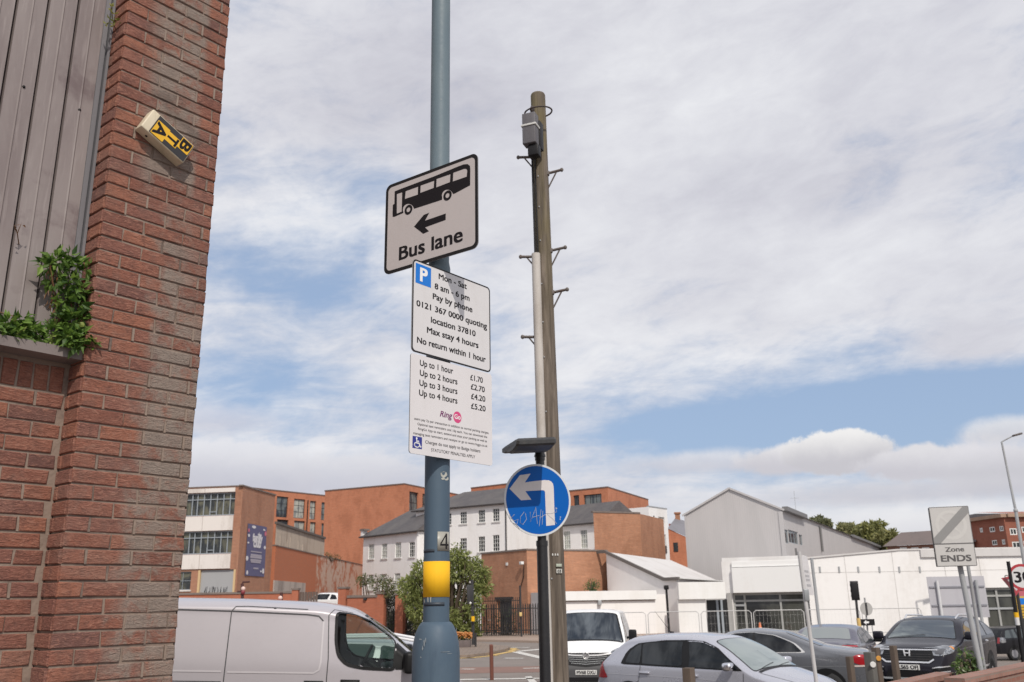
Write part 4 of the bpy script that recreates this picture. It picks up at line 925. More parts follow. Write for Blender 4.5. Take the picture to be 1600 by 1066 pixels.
# ---- A: three-storey works with white spandrels, left
def works():
    c = at(380, 760, 78); zt = c.z
    l = atz(286, 763.5, zt); l = c+(l-c).normalized()*15.5; r = atz(430, 774.5, zt)
    t = thing('works_building', 'three storey brick works with white spandrel bands and long metal windows', 'building', (c.x, c.y, 0))
    f = Plane(l, c); s = Plane(c, r); fl = f.len
    yb = f.hit(366, 800)[0]                        # brick corner strip starts here
    R_ = lambda y0, y1, x0=300, x1=366: (f.hit(x0, y1)[1], f.hit(x0, y0)[1])
    za0, za1 = f.hit(340, 806)[1], f.hit(340, 770)[1]; zb0, zb1 = f.hit(330, 866)[1], f.hit(330, 830)[1]; zg1 = f.hit(330, 889.5)[1]
    d0 = f.hit(307, 930)[0]; d1 = f.hit(366, 930)[0]; w1 = f.hit(297, 920)[0]
    holes = [(yb-14.0, za0, yb, za1), (yb-14.0, zb0, yb, zb1), (d0, 0, d1, zg1-0.05), (w1-1.6, f.hit(292, 922)[1], w1, zg1-0.15)]
    mb = MB(); f.wall(mb, 0, fl, 0, zt, holes, 0.3)
    s.wall(mb, 0, s.len, 0, zt-0.001, [], 0.2)
    bk = (s.u*s.len)
    mb.poly([l, l+bk, l+bk+Vector((0, 0, 0))-Vector((0, 0, zt)), l-Vector((0, 0, zt))]); mb.poly([l+bk, r, Vector((r.x, r.y, 0)), Vector(((l+bk).x, (l+bk).y, 0))])
    part('wall', mb, M_BR_A, t)
    mb = MB(); mb.poly([l-Vector((0, 0, 0.15)), c-Vector((0, 0, 0.15)), r-Vector((0, 0, 0.15)), l+bk-Vector((0, 0, 0.15))]); part('roof', mb, M_COPE, t)
    mb = MB(); s.box(mb, -0.25, zt, s.len+0.1, zt+0.12, -0.3, 0.08); f.box(mb, 0, zt, fl-0.001, zt+0.10, -0.3, 0.06); part('coping', mb, M_COPE, t)
    for z0, z1 in ((za1, zt-0.06), (zb1, za0), (zg1, zb0)):
        mb = MB(); n = 5; w = 14.0/n
        for k in range(n): f.box(mb, yb-14.0+k*w+0.02, z0+0.03, yb-14.0+(k+1)*w-0.02, z1-0.03, 0.0, 0.11)
        part('spandrel_band', mb, M_PANEL, t)
    for z0, z1 in ((za0, za1), (zb0, zb1)):
        n = 4; w = 14.0/n
        for k in range(n):
            u0 = yb-14.0+k*w; mb = MB(); h = z1-z0
            f.box(mb, u0, z0, u0+w-0.005, z0+0.1, -0.2, -0.1); f.box(mb, u0, z1-0.08, u0+w-0.005, z1, -0.2, -0.1); f.box(mb, u0, z0+h*0.70, u0+w-0.005, z0+h*0.70+0.07, -0.2, -0.09)
            for q in range(6): x = u0+w*q/5.8; f.box(mb, x-0.035, z0+0.1, x+0.035, z1-0.08, -0.195, -0.095)
            f.box(mb, u0+w*2/5.8, z0+h*0.16, u0+w*3/5.8, z0+h*0.16+0.06, -0.19, -0.1)
            wd = part('window', mb, M_FRAMEG, t); mb = MB(); f.box(mb, u0, z0+0.02, u0+w-0.006, z1-0.02, -0.27, -0.21); part('pane', mb, M_GLASSOLD, wd)
    mb = MB(); f.box(mb, d0+0.2, 0.02, d1-0.2, zg1-0.06, -0.25, -0.15)
    dr = part('shutter_door', mb, wmat('shutter_grey', (0.36, 0.36, 0.365), (0.28, 0.28, 0.28), scale=1.2, amt=0.3), t)
    mb = MB()
    rng = random.Random(2); z = f.hit(330, 925)[1]
    for k in range(14):
        a = d0+0.5+k*(d1-d0-1.1)/14; mb.tube([f.p(a+rng.uniform(0, 0.25), z+rng.uniform(-0.35, 0.45), -0.14) for _ in range(4)], 0.022, 5)
    part('graffiti', mb, mat('spray_dark', (0.10, 0.10, 0.11), 0.6), dr)
    for u in (d0, d1-0.2): mb = MB(); f.box(mb, u+0.01, 0, u+0.19, zg1-0.06, -0.2, 0.02); part('door_jamb', mb, mat('jamb_cream', (0.62, 0.44, 0.24), 0.6), t)
    window(t, f, holes[3], 2, 2, -0.15, M_FRAMEG, M_GLASSOLD)
    mb = MB(); f.box(mb, holes[3][0]-0.1, holes[3][1]-0.12, holes[3][2]+0.1, holes[3][1], -0.1, 0.08); part('sill', mb, M_PANEL, t)
    # banner on the side wall, a thing of its own
    q = [(387, 818), (415, 823.5), (413, 901), (381, 900)]; h = [s.hit(*p) for p in q]
    u0, u1 = (h[0][0]+h[3][0])/2, (h[1][0]+h[2][0])/2; z0, z1 = (h[2][1]+h[3][1])/2, (h[0][1]+h[1][1])/2
    ctr = s.p((u0+u1)/2, z0, 0.06); bt = thing('banner', 'tall purple blue club banner with pale lettering hung on the brick side wall', 'banner', tuple(ctr))
    mb = MB(); n = 12
    cols = []
    for k in range(n+1):
        x = u0+(u1-u0)*k/n; cols.append([mb.vert(s.p(x, z0+(z1-z0)*j/8, 0.06+0.012*sin(k*1.1+j*0.6))) for j in range(9)])
    for A, B in zip(cols, cols[1:]):
        for j in range(8): mb.face((A[j], B[j], B[j+1], A[j+1]), True)
    part('cloth', mb, mat('banner_purple', (0.105, 0.10, 0.19), 0.7), bt)
    W_ = u1-u0; H_ = z1-z0; mb = MB()
    for sx, x, y, w, cp in (('the', 0.52, 0.745, 0.20, 0.50), ('family', 0.26, 0.675, 0.52, 0.62), ('club', 0.32, 0.565, 0.40, 0.72)): put_text(mb, s, sx, u0+W_*x, z0+H_*y, W_*w, cp, 0.085, bold=0.05)
    part('lettering', mb, mat('banner_white', (0.66, 0.64, 0.66), 0.6), bt)
    mb = MB()
    for y, w, hh in ((0.46, 0.56, 0.10), (0.385, 0.56, 0.17), (0.345, 0.60, 0.17), (0.29, 0.56, 0.17), (0.255, 0.50, 0.17)): s.box(mb, u0+W_*(0.5-w/2), z0+H_*y, u0+W_*(0.5+w/2), z0+H_*y+hh, 0.078, 0.086)
    s.box(mb, u0+W_*0.4, z0+H_*0.135, u0+W_*0.66, z0+H_*0.135+0.14, 0.078, 0.086)
    part('small_print', mb, mat('banner_print', (0.36, 0.33, 0.38), 0.6), bt)
    mb = MB()
    for x, y, w, hh in ((0.30, 0.95, 0.13, 0.05), (0.84, 0.93, 0.07, 0.03), (0.07, 0.77, 0.06, 0.05), (0.93, 0.58, 0.06, 0.06), (0.05, 0.33, 0.07, 0.08), (0.10, 0.06, 0.05, 0.07), (0.92, 0.11, 0.06, 0.09), (0.8, 0.1, 0.05, 0.03), (0.06, 0.63, 0.05, 0.03)):
        mb = MB(); put_shape(mb, s, [[(u0+W_*x+W_*w*cos(2*pi*k/9)*random.uniform(0.7, 1.1), z0+H_*y+H_*hh*0.6*sin(2*pi*k/9)) for k in range(9)]], 0.083, 0.004); part('pale_splash', mb, MATS['banner_white'], bt)
    mb = MB()
    for x, y, w, hh in ((0.93, 0.86, 0.055, 0.05), (0.05, 0.87, 0.04, 0.04)): put_shape(mb, s, [circ(u0+W_*x, z0+H_*y, W_*w, 9)], 0.083, 0.004)
    part('pink_splash', mb, mat('banner_pink', (0.55, 0.14, 0.20), 0.6), bt)
    return s, r
works_side, works_corner = works()

# ---- yard wall with corrugated top, running back from the works
def yard_wall():
    a = at(431, 853, 86.5); e = atz(508, 864, a.z); e2 = atz(560, 882, a.z)
    t = thing('yard_wall', 'long orange brick yard wall with corrugated panels on top and patchy old white paint', 'wall', (a.x, a.y, 0))
    pl = Plane(a, e2); zt = a.z
    def fn(tn, b):
        v = uvco(tn); br = tn.new('ShaderNodeTexBrick'); tn.put(br.inputs['Vector'], v); br.inputs['Scale'].default_value = 1; br.inputs['Brick Width'].default_value = 0.225; br.inputs['Row Height'].default_value = 0.075; br.inputs['Mortar Size'].default_value = 0.01
        br.inputs['Color1'].default_value = (0.50, 0.155, 0.068, 1); br.inputs['Color2'].default_value = (0.45, 0.135, 0.06, 1); br.inputs['Mortar'].default_value = (0.33, 0.16, 0.1, 1)
        n = tn.noise(v, 0.32, 6, 0.66, 0.4); n2 = tn.noise(v, 1.4, 5, 0.7); sp = tn.new('ShaderNodeSeparateXYZ'); tn.l.new(v, sp.inputs[0])
        f = tn.smooth(tn.add(n, tn.mul(tn.sub(n2, 0.5), 0.6)), 0.40, 0.54)
        ps = [pl.p(pl.hit(x, 900)[0], 0) for x in (494, 508)]
        h = Vector((-pl.n.y, pl.n.x, 0)); u_a = ps[0].dot(h); u_b = ps[1].dot(h)
        f = tn.mul(f, tn.smooth(sp.outputs[0], u_a-0.4, u_a+0.4) if u_b > u_a else tn.smooth(sp.outputs[0], u_a+0.4, u_a-0.4))
        tn.put(b.inputs['Base Color'], tn.mix(tn.mul(f, 0.85), br.outputs[0], (0.58, 0.45, 0.36)))
    mw = mat('brick_painted', (0.4, 0.13, 0.06), 0.85, fn=fn)
    ub = pl.hit(508, 860)[0]
    mb = MB(); pl.box(mb, 0, 0, pl.len+8, zt, -0.4, 0.0); part('brickwork', mb, mw, t)
    mb = MB(); pl.box(mb, -0.05, zt, pl.len+8, zt+0.10, -0.42, 0.06); part('coping', mb, M_COPE, t)
    z1 = pl.hit(431, 818)[1]; mb = MB(); w = 0.22; u = 0.1
    pts = []
    while u < ub: pts += [(u, -0.1), (u+0.1, -0.1), (u+0.13, -0.16), (u+0.2, -0.16)]; u += w
    for (x, o), (x2, o2) in zip(pts, pts[1:]): mb.poly([pl.p(x, zt+0.1, o), pl.p(x2, zt+0.1, o2), pl.p(x2, z1, o2), pl.p(x, z1, o)])
    part('corrugated_panel', mb, wmat('old_sheet', (0.37, 0.31, 0.26), (0.24, 0.19, 0.155), scale=1.0, amt=0.8), t)
    mb = MB(); pl.box(mb, 0, z1, ub+0.1, z1+0.22, -0.25, 0.02); part('capping', mb, mat('cap_dark', (0.12, 0.105, 0.095), 0.7), t)
    rng = random.Random(8); mb = MB()
    for k in range(9):
        x = rng.choice([0.4, 1.6, 2.6, 4.4, 5, 5.6, 8.6, 9.3, 10.5])+rng.uniform(-.3, .3); pl.box(mb, x, zt+0.12, x+rng.uniform(0.08, 0.35), zt+0.12+rng.uniform(0.4, 1.1), -0.095, -0.08)
    part('poster_remains', mb, mat('poster_cream', (0.62, 0.52, 0.42), 0.8), t)
    a0 = pl.hit(426, 925); a1 = pl.hit(489, 925); zz = pl.hit(440, 908)[1]
    mb = MB(); pl.box(mb, a0[0], 0, a1[0]-4, zz, 0.005, 0.12); part('rendered_patch', mb, wmat('grey_render', (0.44, 0.38, 0.34), (0.24, 0.20, 0.18), scale=0.6, amt=0.9), t)
    return pl, zt
yard_pl, yard_z = yard_wall()

# ---- C: orange apartment blocks
def flats():
    c = at(632, 757, 130); zt = c.z
    l = atz(508, 768, zt); r = atz(668, 764.2, zt); r = c+(r-c)*4
    t = thing('apartment_block', 'large plain orange brick apartment block with flat roof behind the white house', 'building', (c.x, c.y, 0))
    f = Plane(l, c); s = Plane(c, r)
    h = [s.rect(639.5, 769, 653.5, 802), s.rect(639.5, 807, 653.5, 838), s.rect(660, 772, 668, 803), s.rect(660, 809, 668, 839)]
    mb = MB(); f.wall(mb, 0, f.len, 0, zt); s.wall(mb, 0, s.len, 0, zt, h, 0.35)
    d = s.u*s.len
    mb.poly([l, l+d, (l+d)-Vector((0, 0, zt)), l-Vector((0, 0, zt))]); mb.poly([l, c, r, l+d]); mb.poly([r, l+d, l+d-Vector((0, 0, zt)), r-Vector((0, 0, zt))])
    part('wall', mb, M_BR_C, t)
    mb = MB(); f.box(mb, -0.1, zt, f.len, zt+0.18, -0.4, 0.06); s.box(mb, 0.001, zt, s.len, zt+0.17, -0.4, 0.05); part('coping', mb, mat('coping_metal', (0.16, 0.11, 0.09), 0.6), t)
    for q in h: window(t, s, q, 3, 2, -0.25, M_FRAMED, M_GLASSNEW, 0.09, 0.06)
    # lower wing with the glazed openings, set back to the left
    zc = c.z-0.6
    a = at(418, 766, 150); z2 = a.z; b = atz(510, 775.5, z2); a2 = a+(a-b)*0.3
    t2 = thing('apartment_block', 'orange brick apartment wing with tall glazed openings behind the works', 'building', (a.x, a.y, 0))
    w = Plane(a2, b); hs = []
    for x0, y0, x1, y1 in ((432, 776, 450, 808.5), (459, 780, 476.5, 810), (484, 783, 493.5, 812), (502, 785, 509, 813), (432, 812, 450, 850), (459, 814, 476, 850), (484, 816, 493, 850), (502, 818, 509, 850)): hs.append(w.rect(x0, y0, x1, y1))
    for q in hs[4:]: pass
    mb = MB(); w.wall(mb, 0, w.len, 0, z2, hs, 0.4); dv = -w.n*12
    mb.poly([a2, b, b+dv, a2+dv]); mb.poly([b, b+dv, b+dv-Vector((0, 0, z2)), b-Vector((0, 0, z2))]); mb.poly([a2, a2+dv, a2+dv-Vector((0, 0, z2)), a2-Vector((0, 0, z2))])
    part('wall', mb, M_BR_C, t2)
    mb = MB(); w.box(mb, -0.1, z2, w.len, z2+0.2, -0.4, 0.06); part('coping', mb, MATS['coping_metal'], t2)
    for k, q in enumerate(hs): window(t2, w, q, 2, 3 if k < 4 else 2, -0.28, M_FRAMED, (M_GLASSNEW, M_BLIND, M_BLIND, M_GLASSNEW)[k % 4], 0.09, 0.06)
    mb = MB(); u = w.hit(480.5, 790)[0]; mb.tube([w.p(u, z2-1, 0.08), w.p(u, 2, 0.08)], 0.09, 8); part('downpipe', mb, M_BLACK, t2)
    # right-hand block, seen over the white house
    c = at(949.5, 762, 132); zt = c.z; l = atz(738, 775, zt); l = atz(880, 769, zt); l = c+(l-c)*1.6; r = atz(1013, 781.5, zt)
    t3 = thing('apartment_block', 'orange brick block right of the round sign with a wide window near its corner', 'building', (c.x, c.y, 0))
    f = Plane(l, c); s = Plane(c, r); hs = [f.rect(912, 772.5, 940, 793), f.rect(896, 774, 905, 794)]
    mb = MB(); f.wall(mb, 0, f.len, 0, zt, hs, 0.4); s.wall(mb, 0, s.len, 0, zt-0.001)
    d = -f.n*8
    mb.poly([l, c, r, l+d]); mb.poly([l, l+d, l+d-Vector((0, 0, zt)), l-Vector((0, 0, zt))]); mb.poly([r, l+d, l+d-Vector((0, 0, zt)), r-Vector((0, 0, zt))])
    part('wall', mb, M_BR_C, t3)
    mb = MB(); f.box(mb, 0, zt, f.len, zt+0.18, -0.4, 0.06); s.box(mb, 0.001, zt, s.len, zt+0.17, -0.4, 0.05); part('coping', mb, MATS['coping_metal'], t3)
    for q in hs: window(t3, f, q, 3, 1, -0.28, M_FRAMED, M_GLASSNEW, 0.1, 0.08)
    # strip of the same estate rising just behind the slate roof
    c = at(800, 756, 140); zt = c.z; l = atz(736, 763.5, zt)
    t4 = thing('apartment_block', 'orange brick block edge just showing above the tall slate roof', 'building', (c.x, c.y, 0))
    f = Plane(l, c); mb = MB(); f.wall(mb, 0, f.len, 0, zt); d = -f.n*10
    for p in (l, c): mb.poly([p, p+d, p+d-Vector((0, 0, zt)), p-Vector((0, 0, zt))])
    mb.poly([l, c, c+d, l+d]); part('wall', mb, M_BR_C, t4)
    mb = MB(); f.box(mb, -0.05, zt, f.len, zt+0.18, -0.4, 0.06); part('coping', mb, MATS['coping_metal'], t4)
flats()

# ---- D: white Georgian house with wings
def white_house():
    M_SILLW = mat('sill_pale', (0.62, 0.60, 0.58), 0.7)
    def wing(t, f, zt, wins, nx, nz, pane, roofdef, endwalls, depth=9.0):
        hs = [f.rect(*w) for w in wins]
        mb = MB(); f.wall(mb, 0, f.len, 0, zt, hs, 0.16); d = -f.n*depth
        A, B = f.p(0, 0), f.p(f.len, 0); up = Vector((0, 0, zt))
        for p in (A, B): mb.poly([p, p+d, p+d+up, p+up])
        mb.poly([A+d, B+d, B+d+up, A+d+up]); part('wall', mb, M_REND, t)
        for k, q in enumerate(hs):
            w = window(t, f, q, nx, nz, -0.09, M_FRAMEW, pane[k % len(pane)], 0.055, 0.04)
            m2 = MB(); f.box(m2, q[0]-0.12, q[1]-0.13, q[2]+0.12, q[1]-0.005, -0.05, 0.10); part('sill', m2, M_SILLW, w)
        # hipped roof
        rh, hl, hr = roofdef; e = 0.35; mb = MB()
        A0, B0 = f.p(-e, zt+0.08, e), f.p(f.len+e, zt+0.08, e); A1, B1 = f.p(-e, zt+0.08, -depth-e), f.p(f.len+e, zt+0.08, -depth-e)
        rA, rB = f.p(hl, zt+rh, -depth/2), f.p(f.len-hr, zt+rh, -depth/2)
        mb.poly([A0, B0, rB, rA]); mb.poly([B1, A1, rA, rB]); mb.poly([A1, A0, rA]); mb.poly([B0, B1, rB]); rf = part('roof', mb, M_SLATE, t)
        mb = MB(); f.box(mb, -e-0.05, zt-0.06, f.len+e+0.05, zt+0.07, 0.02, e+0.08); part('gutter', mb, mat('gutter_dark', (0.05, 0.042, 0.04), 0.6), t)
        return rf
    # main block
    c = at(792, 787, 95); zt = c.z; l = atz(650, 799.5, zt)
    t = thing('white_house', 'tall white rendered house with rows of sash windows and a dark slate roof', 'house', (c.x, c.y, 0))
    f = Plane(l, c)
    def pos(x, y0, y1, w=10.5): return (x-w/2, y0, x+w/2, y1)
    wins = [pos(724, 799.5, 818.5), pos(752.5, 796.5, 816.5), pos(775, 794.5, 815), pos(724, 841, 863), pos(752.5, 838.5, 862.5), pos(775, 836, 861.5), pos(700, 802, 820), pos(672, 805, 823), pos(672, 846, 868), pos(724, 886, 908), pos(752.5, 884, 908)]
    wing(t, f, zt, wins, 3, 4, [M_GLASSDARK], (2.3, 3.4, 2.6), True)
    mb = MB(); u, z = f.hit(797, 830); mb.tube([f.p(f.len-0.1, zt-0.2, 0.1), f.p(f.len-0.1, 0.2, 0.1)], 0.06, 8); part('downpipe', mb, M_BLACK, t)
    # left wing
    c2 = at(652, 830.5, 97.5); z2 = c2.z; l2 = atz(568, 840, z2)
    t2 = thing('white_house', 'lower white rendered wing with four pale sash windows and a hipped slate roof', 'house', (c2.x, c2.y, 0))
    f2 = Plane(l2, c2)
    w2 = [pos(580, 850.5, 873.5, 8.5), pos(600.5, 849.5, 872.5, 8.5), pos(622, 847.5, 871.5, 9), pos(643.5, 847, 870.5, 8.5), pos(579, 898, 922, 8.5), pos(599, 897, 922, 8.5), pos(620.5, 896, 921, 9)]
    wing(t2, f2, z2, w2, 3, 4, [M_BLIND, M_BLIND, M_BLIND, M_GLASSDARK], (3.0, 3.4, 0.2), True, 8)
    mb = MB(); f2.box(mb, -0.3, z2, 0.15, z2+0.75, -0.4, 0.2); mb2 = part('end_stack', mb, M_REND, t2)
    mb = MB(); f2.box(mb, -0.4, z2+0.75, 0.5, z2+0.95, -0.5, 0.3); part('stack_cap', mb, M_COPE, mb2)
    # right wing
    c3 = at(936, 817, 96); z3 = c3.z; l3 = atz(797, 829.5, z3)
    t3 = thing('white_house', 'white rendered wing right of the round sign with grey roof beside bare brick gable', 'house', (c3.x, c3.y, 0))
    f3 = Plane(l3, c3)
    w3 = [pos(886, 830, 858.5, 10), pos(912.5, 828, 857, 10.5), pos(810, 836, 862, 9.5), pos(833, 834, 861, 9.5), pos(860, 832, 860, 9.5)]
    wing(t3, f3, z3, w3, 3, 4, [M_BLIND, M_BLIND, M_GLASSDARK, M_GLASSDARK, M_GLASSDARK], (2.6, 0.2, 0.2), True, 8)
    # scrap brick gable to its right
    g = at(933, 800, 94); zt4 = atz(1001, 802, 0).z; a = at(930, 808, 94.5); zt4 = a.z; b = atz(1000, 803, zt4)
    b = at(1000, 803, 93); zt4 = b.z; a = atz(927, 801, zt4)
    t4 = thing('brick_gable', 'plain bare brown brick end wall between white wing and low white roofs', 'building', (a.x, a.y, 0))
    pl = Plane(a, b); mb = MB(); d = Vector((3.5, 7, 0)); up = Vector((0, 0, zt4))
    pl.wall(mb, 0, pl.len, 0, zt4)
    A, B = pl.p(0, 0), pl.p(pl.len, 0)
    for p in (A, B): mb.poly([p, p+d, p+d+up, p+up])
    mb.poly([A+d, B+d, B+d+up, A+d+up]); mb.poly([A+up, B+up, B+d+up, A+d+up]); part('wall', mb, M_BR_E, t4)
    mb = MB(); pl.box(mb, -0.1, zt4, pl.len, zt4+0.16, -0.35, 0.06); part('coping', mb, M_COPE, t4)
white_house()

# ---- E: tan brick depot
def depot():
    c = at(823, 860, 64); zt = c.z; l = atz(752, 866.5, zt); r = atz(949, 861.8, zt)
    t = thing('brick_depot', 'low tan brick depot behind the palisade fence with a dark doorway', 'building', (c.x, c.y, 0))
    f = Plane(l, c); s = Plane(c, r); h = [f.rect(776, 937, 800, 990)]; h[0] = (h[0][0], 0.1, h[0][2], h[0][3])
    mb = MB(); f.wall(mb, 0, f.len, 0, zt, h, 0.4); s.wall(mb, 0, s.len, 0, zt-0.001); d = Vector((2, 9, 0)); up = Vector((0, 0, zt))
    A, B = f.p(0, 0), s.p(s.len, 0)
    for p in (A, B): mb.poly([p, p+d, p+d+up, p+up])
    mb.poly([A+d, B+d, B+d+up, A+d+up]); mb.poly([A+up, c, B+up, B+d+up, A+d+up]); part('wall', mb, M_BR_E, t)
    mb = MB(); f.box(mb, 0, zt, f.len, zt+0.12, -0.35, 0.05); s.box(mb, 0.001, zt, s.len, zt+0.11, -0.35, 0.05); part('coping', mb, M_COPE, t)
    q = h[0]; mb = MB(); f.box(mb, q[0], 0.1, q[2], q[3], -0.4, -0.34); dr = part('door', mb, mat('door_navy', (0.02, 0.022, 0.035), 0.6), t)
    mb = MB(); f.box(mb, q[0]-0.15, q[3], q[2]+0.15, q[3]+0.18, -0.02, 0.02); part('lintel', mb, mat('lintel_dark', (0.04, 0.03, 0.028), 0.7), t)
    u, z = f.hit(820, 880); mb = MB(); mb.bbox(f.p(u-0.05, z, 0.25), (0.22, 0.35, 0.2), Matrix.Rotation(R(25), 3, 'Z'), 0.03); cmr = part('security_camera', mb, M_FRAMEW, t)  # white camera box fixed to the brick
    mb = MB(); mb.tube([f.p(u-0.02, z-0.15, 0.08), f.p(u-0.1, z-0.9, 0.05), f.p(u-0.5, z-1.6, 0.04)], 0.03, 6); part('cable', mb, M_BLACK, cmr)
    u, z = f.hit(792.5, 881.5); mb = MB(); f.box(mb, u-0.1, z-0.1, u+0.1, z+0.1, 0.0, 0.06); part('vent', mb, M_FRAMEW, t)
    return s
depot_s = depot()

# ---- F + G: white showroom with lean-to roof
def showroom():
    t = thing('showroom', 'long low white showroom with glazed front and sloping white side roof', 'building', (8, 60, 0))
    # gable side wall facing left
    A = at(947, 863, 66.0); B = at(1057, 905, 60.0)
    gw = Plane(A, B); zl = A.z; ze = B.z; ue = gw.hit(1038, 906)[0]
    M_SHADEW = wmat('white_cladding', (0.70, 0.67, 0.655), (0.58, 0.55, 0.53), scale=0.5, amt=0.4, bump=0.02)
    mb = MB(); mb.poly([gw.p(0, 0), gw.p(gw.len, 0), gw.p(gw.len, ze), gw.p(ue, ze), gw.p(0, zl)])
    E1 = atz(1130, 909.5, ze); ew = Plane(B, E1); 
    ew.wall(mb, 0, ew.len, 0, ze); part('side_wall', mb, M_SHADEW, t)
    # roof slope from the verge back to the right
    dv = Vector((E1.x-B.x, E1.y-B.y, 0))*1.25
    mb = MB(); p0, p1, p2 = gw.p(0, zl+0.02), gw.p(ue, ze+0.03), gw.p(gw.len+0.3, ze+0.03)
    for a, b in ((p0, p1), (p1, p2)): mb.poly([a, b, b+dv, a+dv])
    part('lean_to_roof', mb, wmat('roof_white', (0.62, 0.595, 0.58), (0.50, 0.47, 0.445), scale=0.5, amt=0.7), t)
    mb = MB()
    for a, b in ((gw.p(-3.2, zl+0.05, 0.05), gw.p(0, zl+0.05, 0.05)), (p0+gw.n*0.06, p1+gw.n*0.06), (p1+gw.n*0.06, p2+gw.n*0.06)):
        d = (b-a).normalized(); mb.box((a+b)/2, ((b-a).length, 0.16, 0.20), Matrix((d, gw.n, d.cross(gw.n))).transposed())
    part('verge_trim', mb, mat('verge_dark', (0.13, 0.115, 0.105), 0.6), t)
    mb = MB(); ew.box(mb, 0, ze-0.02, ew.len, ze+0.10, 0.0, 0.12); part('gutter', mb, M_WHITEPAINT, t)
    # front: fascia block with glazing, then the long white wall to the right
    F0 = at(1127, 879, 60.5); F1 = at(1258, 876, 58.5); zt = at(1180, 876, 59.5).z
    f = Plane(F0, F1); z_f = zt
    wl = f.hit(1144, 926)[0]; wr = f.len-0.02; zg1 = f.hit(1200, 926)[1]; wd = f.hit(1104, 937)[0]; zd = f.hit(1118, 937.5)[1]
    W0 = f.u
    hole = (wl, 0.05, wr, zg1)
    mb = MB(); f.wall(mb, 0, f.len, 0, zt, [hole, (0.0, 0.05, wl-0.4, zd+0.3)], 0.5)
    f.box(mb, f.hit(1127, 900)[0]+0.05, zt-0.05, f.len-0.1, zt+0.25, -3, -0.4)
    part('front_wall', mb, M_REND, t)
    mb = MB(); f.box(mb, f.hit(1145, 900)[0], zg1+0.02, f.len-0.01, f.hit(1200, 886)[1], 0.0, 0.30); f.box(mb, f.hit(1145, 900)[0], f.hit(1200, 885)[1], f.len-0.01, f.hit(1200, 876.5)[1], -0.05, 0.16); part('fascia', mb, M_WHITEPAINT, t)
    # glazing with grey mullions and a door
    def glaze(pl, u0, u1, z0, z1, xs, ztr, off):
        mb = MB(); 
        for x in [u0+0.06]+xs+[u1-0.06]: pl.box(mb, x-0.06, z0, x+0.06, z1, off-0.06, off+0.06)
        for z in (z0+0.07, z1-0.07): pl.box(mb, u0, z-0.07, u1, z+0.07, off-0.05, off+0.05)
        pl.box(mb, u0, z1-0.55, u1, z1-0.43, off-0.05, off+0.05)
        w = part('shopfront', mb, wmat('mullion_grey', (0.36, 0.36, 0.345), (0.27, 0.265, 0.25), scale=2), t)
        mb = MB(); pl.box(mb, u0, z0, u1, z1, off-0.03, off-0.02); part('pane', mb, mat('shop_glass', (0.03, 0.032, 0.032), 0.06, fn=glass_fn((0.018, 0.019, 0.02), (0.075, 0.077, 0.068), 0.4)), w)
        return w
    xs = [f.hit(1164, 950)[0], f.hit(1220, 950)[0]]
    glaze(f, wl, wr, 0.05, zg1, xs, None, -0.25)
    mb = MB(); z = f.hit(1155, 946)[1]; f.box(mb, wl+0.1, z-0.06, xs[0], z+0.06, -0.28, -0.17); part('door_rail', mb, M_GALV, t)
    mb = MB(); f.box(mb, wl-0.34, 0, wl-0.04, zg1+0.02, -0.1, 0.12); part('column', mb, wmat('column_grey', (0.42, 0.41, 0.395), (0.3, 0.29, 0.28), scale=2), t)
    # dark open bay left of the column
    dl = Plane(at(1103, 940, 59.9), f.p(wl-0.36, 0)); mb = MB(); zz = dl.hit(1118, 937.5)[1]
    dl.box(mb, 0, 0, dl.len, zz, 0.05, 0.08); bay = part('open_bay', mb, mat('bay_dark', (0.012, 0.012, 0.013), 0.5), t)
    mb = MB()
    for x in (0.42, 0.62): dl.box(mb, dl.len*x, 0, dl.len*x+0.16, zz, 0.09, 0.13)
    part('bay_post', mb, M_FRAMEG, bay)
    mb = MB(); m2 = Plane(at(1057, 910, 59.0), at(1130, 909, 59.6)); zt2 = m2.hit(1100, 909.5)[1]; zb2 = m2.hit(1100, 936)[1]
    m2.box(mb, m2.hit(1058, 920)[0], zb2, m2.len, zt2, 0.0, 0.25); m2.box(mb, m2.hit(1058, 920)[0], 0, m2.hit(1103, 950)[0], zb2-0.01, -0.2, 0.0); part('bay_fascia', mb, M_WHITEPAINT, t)
    # long wall
    L0 = at(1258, 873.5, 58.3); zl0 = L0.z; L1 = at(1402, 860.5, 58.2); zl2 = L1.z; L1b = atz(1650, 856.5, zl2)
    g = Plane(L0, L1); g2 = Plane(L1, L1b)
    r = g2.rect(1541, 918, 1604, 985); r = (r[0], 0.05, g2.len, r[3])
    mb = MB(); mb.poly([g.p(0, 0), g.p(g.len, 0), g.p(g.len, zl2), g.p(0, zl0)]); g2.wall(mb, 0, g2.len, -1.6, zl2, [r], 0.5); g.box(mb, 0, -1.6, g.len, -0.001, -0.3, 0)
    d = Vector((0, 22, 0)); up = Vector((0, 0, zl2)); pts = [g.p(0, 0), g.p(g.len, 0), g2.p(g2.len, 0)]
    mb.poly([pts[2], pts[2]+d, pts[2]+d+up, pts[2]+up]); mb.poly([pts[0]+d, pts[2]+d, pts[2]+d+up, pts[0]+d+up]); part('long_wall', mb, M_REND, t)
    mb = MB(); mb.poly([p+up+k*d-Vector((0, 0, 0.3)) for k, p in ((0.05, pts[0]), (0.02, pts[2]), (1, pts[2]), (1, pts[0]))]); part('roof', mb, M_GALV, t)
    mb = MB()
    g2.box(mb, 0, zl2, g2.len, zl2+0.10, -0.3, 0.06); ga, gb = g.p(0, zl0+0.05, -0.1), g.p(g.len, zl2+0.05, -0.1); gd = (gb-ga).normalized(); mb.box((ga+gb)/2, ((gb-ga).length, 0.36, 0.10), Matrix((gd, g.n, gd.cross(g.n))).transposed())
